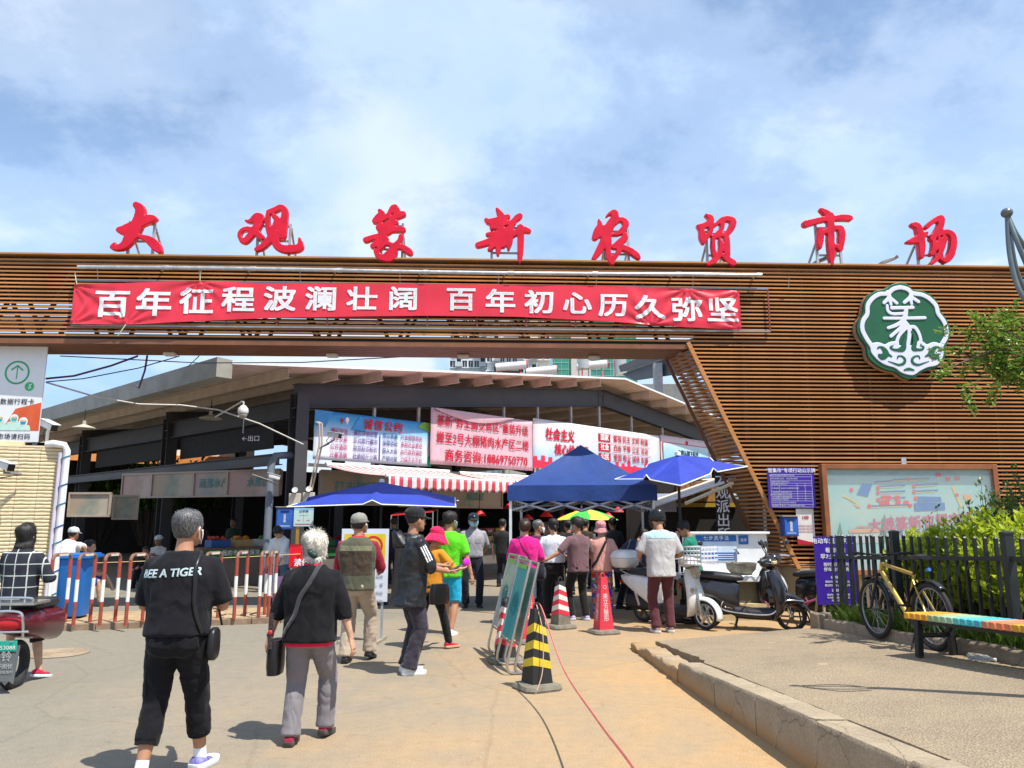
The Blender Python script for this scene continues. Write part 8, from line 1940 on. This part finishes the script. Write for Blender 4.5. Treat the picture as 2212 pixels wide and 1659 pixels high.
for x in(.12,2.2):
 zf=pz(4.15,8.0-x)+.002
 for y in(-.17,.17):q=MB();q.bar((x,y*1.1,zf),(x,y,zb_+x*slope),.055,.055);q.obj('leg',M('bench_leg',(.015,.018,.018),.5,var=.2),be)
 q=MB();q.bar((x,-.17,zf+.2),(x,.17,zf+.2),.04,.04);q.obj('stretcher',M('bench_leg'),be)
for y in(-.16,.16):q=MB();q.bar((0,y,zb_-.018),(2.45,y,zb_-.018+2.45*slope*.9),.04,.03);q.obj('rail',M('bench_leg'),be)
P=gnd(2112,1415,pz(4.2,7.6));bo=thing('plastic_bottle','crumpled clear plastic bottle lying against the planter kerb','bottle',(4.26,7.5,pz(4.26,7.5)+.034),R(-60))
q=MB();q.lathe([(.001,0),(.03,0),(.033,.02),(.030,.06),(.033,.10),(.029,.14),(.033,.17),(.014,.21),(.012,.235),(.001,.236)],(0,0,0),14,rot=Matrix.Rotation(R(90),3,'Y'));q.obj('shell',M('pet_plastic',(.8,.85,.88),.12,var=0,trans=.85,spec=.5),bo)
q=MB();q.lathe([(.001,.232),(.015,.232),(.015,.25),(.001,.25)],(0,0,0),12,rot=Matrix.Rotation(R(90),3,'Y'));q.obj('cap',M('cap_white',(.7,.7,.7),.5),bo)
def on_gate(u0,v0,u1,v1,d,name,label,cat,mat,t=.03,group=None):
 (a,zt),(b_,zb_)=fac(u0,v0,d),fac(u1,v1,d)
 o=thing(name,label,cat,gate.matrix_basis@Vector(((a+b_)/2,d,(zt+zb_)/2)),GA,group)
 w,h=b_-a,zt-zb_
 q=MB();q.box((0,t/2,0),(w,t,h));q.obj('panel',mat,o)
 return o,w,h
VIO=M('violet_board',(.050,.018,.30),.4,var=.06);LIL=M('lilac_print',(.50,.50,.68),.6,var=0)
o,w,h=on_gate(1657,1010,1763,1097,-.10,'regulation_board','violet regulation notice board with white table on the slatted tower','sign',VIO)
text('“管集市”专项行动公示牌',.085,WHITE,o,0,.42*h,-.006,.012)
rows=[.33,.27,.17,.11,.05,-.09,-.15,-.21,-.27,-.33,-.42,-.48]
for z in rows:rect(o,-.44*w,z*h-.003,.44*w,z*h+.003,LIL,-.004)
for x in(-.44,-.26,.44):rect(o,x*w-.003,-.48*h,x*w+.003,.33*h,LIL,-.0045)
for x in(.12,.29):rect(o,x*w-.003,-.33*h,x*w+.003,.11*h,LIL,-.0045)
for z,a,b_ in zip([.30,.22,.14,.08,-.02,-.12,-.18,-.24,-.30,-.375,-.45],['被管市场名称','责任领导','监管主体','责任单位','市场监管','工信商务','住房城乡建设','卫生健康','农业农村','专项行动','监督部门'],['大观篆新农贸市场','县(市、区)级责任领导','市场开办方','责任分工','食品安全经营秩序监督','规范经营行为','环境卫生设施','活禽病媒防制','产地准出','目标任务时间安排','县(市、区)政府联系部门电话']):
 text(a,.034,LIL,o,-.35*w,z*h,-.006,.008);text(b_,.034,LIL,o,-.24*w,z*h,-.006,.005,align='LEFT')
P=fac(1705,1137,-.14);mb_=mailbox('blue suggestion box on the slatted tower under the violet board',gate.matrix_basis@Vector((P[0],-.13,P[1])),GA,.27,.35)
o,w,h=on_gate(1719,1099,1762,1176,-.06,'white_notice','white paper notice with red number under the violet board','poster',M('notice_paper',(.68,.66,.62),.6,var=.05),.006)
text('100',.085,REDP,o,0,.25*h,-.006,.02)
for z in(.02,-.06,-.14):text('庆祝中国共产党成立周年',.024,REDP,o,0,z*h,-.006,.003)
patch(o,[(-.5*w,-.5*h),(.5*w,-.5*h),(.5*w,-.40*h),(.2*w,-.43*h),(-.5*w,-.34*h)],REDP,-.004)
BRN=M('map_frame_wood',(.26,.095,.035),.5,var=.2,scale=3)
mp_=grad_mat('map_print',[(0,(.30,.42,.40)),(.3,(.18,.42,.40)),(.55,(.34,.48,.41)),(.8,(.22,.44,.42)),(1,(.16,.36,.38))],noise_amt=.35,lo=-1,hi=1,scale=1.3)
o,w,h=on_gate(1775,1008,2166,1235,-.12,'map_board','framed illustrated map of the market on the slatted tower','sign',mp_,.05)
for s in(-1,1):
 q=MB();q.box((s*w/2,-.02,0),(.09,.16,h+.09));q.obj('frame_side',BRN,o,bevel=.006);q=MB();q.box((0,-.02,s*h/2),(w-.09,.155,.09));q.obj('frame_rail',BRN,o,bevel=.006)
q=MB();q.box((-.02*w,-.02,.5*h+.1),(.09,.02,.14));q.obj('hanger',GALV,o)
q=MB();q.box((0,-.055,0),(w-.09,.006,h-.09));gg_=q.obj('glass',M('map_glass',(.9,.95,.95),.04,var=0,alpha=.10,spec=.5),o)
def mc(px,py):s,z=fac((3024+px*.4557)/1.8228,(1300+py*.4557)/1.8228,-.12);P=gate.matrix_basis.inverted()@Vector(o.location);return s-P.x,z-P.z
def mpoly(pts,mat,y=-.006):patch(o,[mc(*p)for p in pts],mat,y)
MB_,MR_,MY_,MO_,MG_=M('map_blue',(.02,.14,.36),.6),M('map_red',(.60,.03,.04),.6),M('map_yellow',(.60,.42,.06),.6),M('map_orange',(.60,.28,.10),.6),M('map_green',(.02,.16,.07),.6,var=.3,scale=20)
mpoly([(810,1325),(900,1330),(862,1440),(765,1420)],MB_);mpoly([(1260,1495),(1525,1490),(1530,1555),(1262,1565)],MB_);mpoly([(1290,1437),(1490,1440),(1500,1480),(1288,1488)],MB_)
for x0,y0,x1 in((920,1306,1080),(1080,1285,1400),(950,1345,1190),(1260,1335,1470),(950,1395,1190),(1262,1388,1470),(950,1450,1190),(870,1515,1230)):mpoly([(x0,y0),(x1,y0-12),(x1-10,y0+2),(x0,y0+12)],MB_);mpoly([(x0,y0+14),(x1-30,y0+4),(x1-30,y0+10),(x0,y0+20)],MY_,-.007)
for x,y in((1445,1235),(1530,1268),(1612,1265),(975,1430),(1018,1430),(1090,1430),(960,1475),(1005,1475),(1100,1472),(1170,1472)):mpoly([(x,y),(x+44,y),(x+44,y+32),(x,y+34)],MR_,-.008)
mpoly([(640,1432),(660,1430),(762,1482),(755,1495)],MY_,-.008);mpoly([(735,1500),(800,1520),(795,1535),(770,1530)],MO_,-.008);mpoly([(1680,1420),(1745,1418),(1762,1465),(1700,1472)],MO_,-.008);mpoly([(1580,1345),(1600,1345),(1680,1530),(1660,1530)],MY_,-.007)
for x,y in((720,1380),(950,1360),(1262,1345),(950,1402),(1262,1395),(950,1465),(1275,1452),(875,1520),(1228,1515),(1630,1425),(1212,1285)):X,Z=mc(x,y);disc(o,X,Z,.035,MR_,-.009,14)
mpoly([(695,1720),(990,1715),(1000,1745),(700,1752)],MO_,-.008);mpoly([(690,1765),(880,1760),(1000,1745),(1080,1835),(600,1840)],M('map_grey',(.40,.42,.42),.6),-.0075)
for x,y,a in((1005,1640,34),(1060,1640,28),(620,1720,40),(985,1760,60)):mpoly([(x,y-a*1.6),(x+a*.6,y+a),(x,y+a*1.5),(x-a*.6,y+a)],MG_,-.009)
X,Z=mc(1330,1665);text('大观篆新农贸市场',.25,M('map_title',(.42,.06,.14),.6),o,X,Z,-.009,.022,ry=R(4));X,Z=mc(1250,1752);text('带您体验最美菜市',.13,BLK,o,X,Z,-.009,.01,space=1.4,ry=R(2));X,Z=mc(840,1705);text('大观篆新农贸市场',.045,MR_,o,X,Z,-.009,.01)
P=at(1806,1232,11.35);o=thing('parking_board','violet scooter-parking notice board on a stand behind the fence end','sign',P,R(3))
w,h=.60,.95;q=MB();q.box((0,0,0),(w,.03,h));q.obj('panel',VIO,o)
for s_,z,sz in(('电动车规范停放点',.41,.085),('看管时间',.28,.075),('早7:30 晚7:30',.19,.08),('按时取车 过时',.08,.06),('停车取车 凭牌',.01,.06),('收费标准:',-.10,.045),('规定时间内 (07:30) 2元',-.16,.036),('超过时间内 (19:30) 每车',-.21,.036),('温馨提示:',-.28,.045),('请自觉将车停放整齐,看管',-.34,.03),('车内贵重物品请自行带走',-.38,.03),('凭牌上交取车。',-.42,.03)):text(s_,sz,WHITE,o,0,z,-.019,.012)
for s in(-1,1):q=MB();q.bar((s*.22,.0,-P.z+pz(4.2,11)),(s*.2,.02,-.4),.03);q.bar((s*.2,.35,-P.z+pz(4.2,11)),(s*.2,.03,.1),.025);q.obj('stand_leg',M('stand_wood',(.36,.30,.22),.7),o)
FBK=M('fence_black',(.022,.027,.026),.45,var=.2,scale=5)
fn=thing('picket_fence','black metal picket fence along the planter','fence')
F0,F1=Vector((4.46,10.95)),Vector((4.92,5.4));fl_=(F1-F0).length;fd=(F1-F0)/fl_
def fz(x,y):return pz(4.4,y)+.05
def picket(p,w,h0,nm):
 z0=fz(*p);z1=1.40+h0+.012*(10.9-p.y);q=MB();q.loft([[Vector((p.x+sx*k,p.y+sy*k,z))for sx,sy in((-w,-w),(w,-w),(w,w),(-w,w))]for z,k in((z0,.5),(z1,.5),(z1+.001,.56),(z1+.018,.56),(z1+.035,.12))]);q.obj(nm,FBK,fn,smooth=20)
k=0;d=0.0
while d<fl_:
 p=F0+fd*d;big=k%12==10
 picket(p,.085 if big else .030,.06 if big else 0,'post' if big else 'picket');d+=.155 if not big else .19;k+=1
for z in(.22,.86):a,b_=F0,F1;q=MB();q.bar((a.x,a.y,fz(*a)+z),(b_.x,b_.y,fz(*b_)+z),.035,.045);q.obj('rail',FBK,fn)
for i in range(12):p=F0+Vector((.12+i*.15,.02));picket(p,.030,0,'picket')
q=MB();q.bar((F0.x,F0.y+.02,fz(*F0)+.86),(F0.x+2,F0.y+.02,fz(*F0)+.86),.035,.045);q.obj('rail',FBK,fn)
def leafmat(name,a,b_,tr=.35):
 m,t,b,tc=newmat(name);oi=N(t,'ShaderNodeNewGeometry');rnd=oi.outputs['Random Per Island']
 c=ramp(t,rnd,[(0,a),(1,b_)]);t.links.new(c,b.inputs['Base Color']);b.inputs['Roughness'].default_value=.38;b.inputs['Specular IOR Level'].default_value=.5
 tl=N(t,'ShaderNodeBsdfTranslucent');t.links.new(c,tl.inputs[0]);mx=N(t,'ShaderNodeMixShader');mx.inputs[0].default_value=tr
 out=[n for n in t.nodes if n.type=='OUTPUT_MATERIAL'][0];L(t,b,0,mx,1);L(t,tl,0,mx,2);L(t,mx,0,out,0);return m
def leaves(pts,dirs,size,rnd,asp=.42):
 mb=MB()
 for p,d in zip(pts,dirs):
  d=(d+Vector((rnd.gauss(0,.5),rnd.gauss(0,.5),rnd.gauss(0,.4)))).normalized();s=size*rnd.uniform(.6,1.25)
  x=d.cross(Vector((rnd.gauss(0,.4),rnd.gauss(0,.4),1))).normalized();n=x.cross(d)
  a=x*(s*asp*.5);o_=len(mb.v);mid=p+d*s*.5-n*s*.08
  mb.v+=[tuple(p),tuple(mid+a+n*s*.07),tuple(p+d*s),tuple(mid-a+n*s*.07),tuple(mid)]
  mb.f+=[[o_,o_+1,o_+4],[o_+1,o_+2,o_+4],[o_+2,o_+3,o_+4],[o_+3,o_,o_+4]];mb.m+=[0]*4
 return mb
YG=leafmat('golden_hedge_leaf',(.22,.33,.014),(.60,.66,.05),.5);DG=leafmat('bush_leaf',(.030,.085,.012),(.11,.19,.025));TG=leafmat('tree_leaf',(.06,.15,.02),(.26,.38,.05))
TWIG=M('twig_brown',(.10,.07,.045),.85)
rnd=random.Random(5)
def shrub(label,c,r,n,size,mat,twigs,up=.6,name='hedge_plant'):
 t_=thing(name,label,'shrub',(c[0],c[1],c[2]-r[2]),0);pts,dirs=[],[]
 q=MB();tips=[]
 for i in range(twigs):
  a=rnd.uniform(0,2*PI);e=rnd.uniform(-.1,1)**1;rr=rnd.uniform(.55,1.0)
  tip=Vector((math.cos(a)*math.sqrt(max(0,1-e*e))*r[0]*rr,math.sin(a)*math.sqrt(max(0,1-e*e))*r[1]*rr,r[2]+e*r[2]*rr*(1+.25*noise.noise(Vector((a*2,e,c[0]))))));base=Vector((tip.x*.25,tip.y*.25,0))
  m_=base.lerp(tip,.55)+Vector((0,0,.1*r[2]));q.tube([base,m_,tip],[.010,.006,.002],4)
  for k in range(n//twigs):
   t=rnd.uniform(.35,1)**.7;p=(base.lerp(m_,t*2)if t<.5 else m_.lerp(tip,t*2-1));dd=(tip-m_).normalized()
   pts.append(p+Vector((rnd.gauss(0,.025),rnd.gauss(0,.025),rnd.gauss(0,.02))));dirs.append(dd*.5+Vector((rnd.gauss(0,.5),rnd.gauss(0,.5),up)))
 q.obj('stems',TWIG,t_);leaves(pts,dirs,size,rnd,.6 if mat==YG else .42).obj('foliage',mat,t_,smooth=0)
for i,(u,Y,v,rx,rz_,nn,lab)in enumerate([(1990,9.9,1215,.46,.64,3600,'golden-green hedge shrub behind the bicycle'),(2065,9.3,1200,.5,.70,4000,'golden-green hedge shrub between bicycle and bench'),(2140,8.6,1195,.52,.70,4200,'golden-green hedge shrub behind the bench'),(2225,7.9,1190,.52,.70,4000,'golden-green hedge shrub at the right edge'),(2000,8.9,1275,.42,.50,2800,'low golden-green shrub just inside the fence'),(2110,7.9,1290,.44,.52,2800,'low golden-green shrub inside the fence by the bench')]):
 P=at(u,v,Y);shrub(lab,(max(P.x,5.12),Y,pz(4.4,Y)+.05+rz_),(rx,rx,rz_),nn,.085,YG,110,.35)
for u,Y,zt,rx,nn,lab in((2130,10.3,2.15,.42,2600,'taller dark green bush behind the golden hedge'),(2225,9.6,2.35,.5,2600,'tall green bush at the right edge behind the hedge'),(2010,11.6,1.9,.3,900,'thin upright green bush in front of the map board')):
 P=at(u,1150,Y);z0=pz(4.4,Y)+.05;shrub(lab,(P.x,Y,z0+(zt-z0)/2),(rx,rx,(zt-z0)/2),nn,.07,DG,70,name='tall_bush')
GR=leafmat('grass_blade',(.05,.11,.012),(.16,.24,.035),.3);mb=MB()
for i in range(5200):
 y=rnd.uniform(4.0,10.6);x=kerb_x(y)+.12+abs(rnd.gauss(0,.22));z=pz(4.4,y)+.07;hgt=rnd.uniform(.06,.24)*(1.3 if rnd.random()<.15 else 1);a=rnd.uniform(0,2*PI);b_=hgt*rnd.uniform(.1,.8);w=.004
 o_=len(mb.v);c,s=math.cos(a),math.sin(a);mb.v+=[(x-s*w,y+c*w,z),(x+s*w,y-c*w,z),(x+c*b_*.4-s*w*.7,y+s*b_*.4+c*w*.7,z+hgt*.65),(x+c*b_,y+s*b_,z+hgt)];mb.f+=[[o_,o_+1,o_+2],[o_+2,o_+1,o_+3]];mb.m+=[0,0]
tag(mb.obj('grass',GR,smooth=0),'tufts of grass and weeds along the planter kerb','grass',kind='stuff')
tr=thing('street_tree','leafy tree reaching in from the right edge in front of the slats','tree',(6.75,8.6,.45));z0=.45
TB=Vector((0,0,0));q=MB();q.tube(path3([(0,0,0),(.05,.02,1.0),(-.02,0,2.0),(.0,.05,3.0),(.1,.0,3.9)],4),[.11-.006*i for i in range(17)],10);q.obj('trunk',M('bark',(.13,.09,.065),.9,var=.3,scale=12,bump=.6,bscale=30),tr)
limbs=[]
def U(u,v,Y):return at(u,v,Y)-Vector((6.75,8.6,z0))
for tgt in[U(2035,800,8.4),U(2110,690,8.4),U(2060,760,8.8),U(2150,670,8.7),U(2180,760,8.2),U(2200,690,8.5),U(2130,790,8.6),U(2190,820,8.4),U(2215,740,8.0),U(2080,720,8.6),Vector((.8,.6,3.9)),Vector((1.0,-.5,3.7)),Vector((.2,.9,4.2)),Vector((.3,-.9,3.4)),Vector((.5,.1,4.4))]:
 b0=Vector((0,0,rnd.uniform(1.9,3.0)));m_=b0.lerp(tgt,.55)+Vector((0,0,.22));limbs.append((b0,m_,tgt))
q=MB()
for b0,m_,tg_ in limbs:q.tube(path3([b0,m_,tg_],4),[.03-.003*i for i in range(9)],6)
q.obj('limbs',M('bark'),tr);pts,dirs=[],[]
for b0,m_,tg_ in limbs:
 for k in range(11):
  s0=m_.lerp(tg_,rnd.uniform(0.1,1));dr=Vector((rnd.gauss(0,1),rnd.gauss(0,1),rnd.gauss(-.1,.6))).normalized();ln_=rnd.uniform(.15,.38)
  for j in range(34):t=rnd.random()**.8;pts.append(s0+dr*ln_*t+Vector((rnd.gauss(0,.03),rnd.gauss(0,.03),rnd.gauss(0,.03)-.05*t)));dirs.append(dr*.6+Vector((rnd.gauss(0,.5),rnd.gauss(0,.5),.1)))
for st,en in((U(2085,830,8.3),U(2100,890,8.25)),(U(2060,800,8.35),U(2022,812,8.3)),(U(2160,830,8.3),U(2135,868,8.3))):
 for j in range(70):pts.append(st.lerp(en,rnd.random())+Vector((rnd.gauss(0,.03),rnd.gauss(0,.03),rnd.gauss(0,.025))));dirs.append(en-st)
leaves(pts,dirs,.072,rnd,.5).obj('crown',TG,tr,smooth=0)
for i,(u,Y,zt)in enumerate(((330,36,4.4),(225,38,4.2),(420,40,4.6),(375,44,5.0))):
 P=at(u,1040,Y);shrub(('round','broad','dark','tall')[i]+' green tree far beyond the open hall at left',(P.x,Y,zt*.6),(1.6,1.6,zt*.5),1500,.34,DG,60,name='far_tree')
LG=M('lamp_grey',(.12,.15,.155),.35,.4,var=.12);lp=thing('sculptural_lamp_post','grey sculptural lamp post with ball tip at the upper right edge','lamp post',(4.62,5.5,.33))
def V(u,v,Y):return at(u,v,Y*.655)-Vector((4.62,5.5,.33))
q=MB();q.ball(V(2175,460,8.4),.042,(1,1,.9),16);q.obj('ball_tip',LG,lp,smooth=180)
for pl in([V(2176,470,8.4),V(2180,540,8.35),V(2192,600,8.3),V(2212,645,8.25),V(2250,690,8.3)],[V(2177,470,8.4),V(2190,560,8.45),V(2206,610,8.5),V(2240,660,8.45)],[V(2178,470,8.4),V(2195,505,8.45),V(2230,560,8.5),V(2262,640,8.4)],[V(2178,472,8.4),V(2200,530,8.3),V(2230,600,8.3),V(2262,670,8.35)]):
 q=MB();q.tube(path3(pl,5),.0175,10);q.obj('petal_rod',LG,lp)
q=MB();tp_=V(2290,700,8.35);q.tube(path3([Vector((tp_.x,tp_.y,0)),Vector((tp_.x,tp_.y,1.5)),Vector((tp_.x,tp_.y,tp_.z)),V(2262,660,8.37)],4),[.06]*6+[.05]*7,12);q.obj('post',LG,lp)
bpy.data.scenes.remove(TMP)
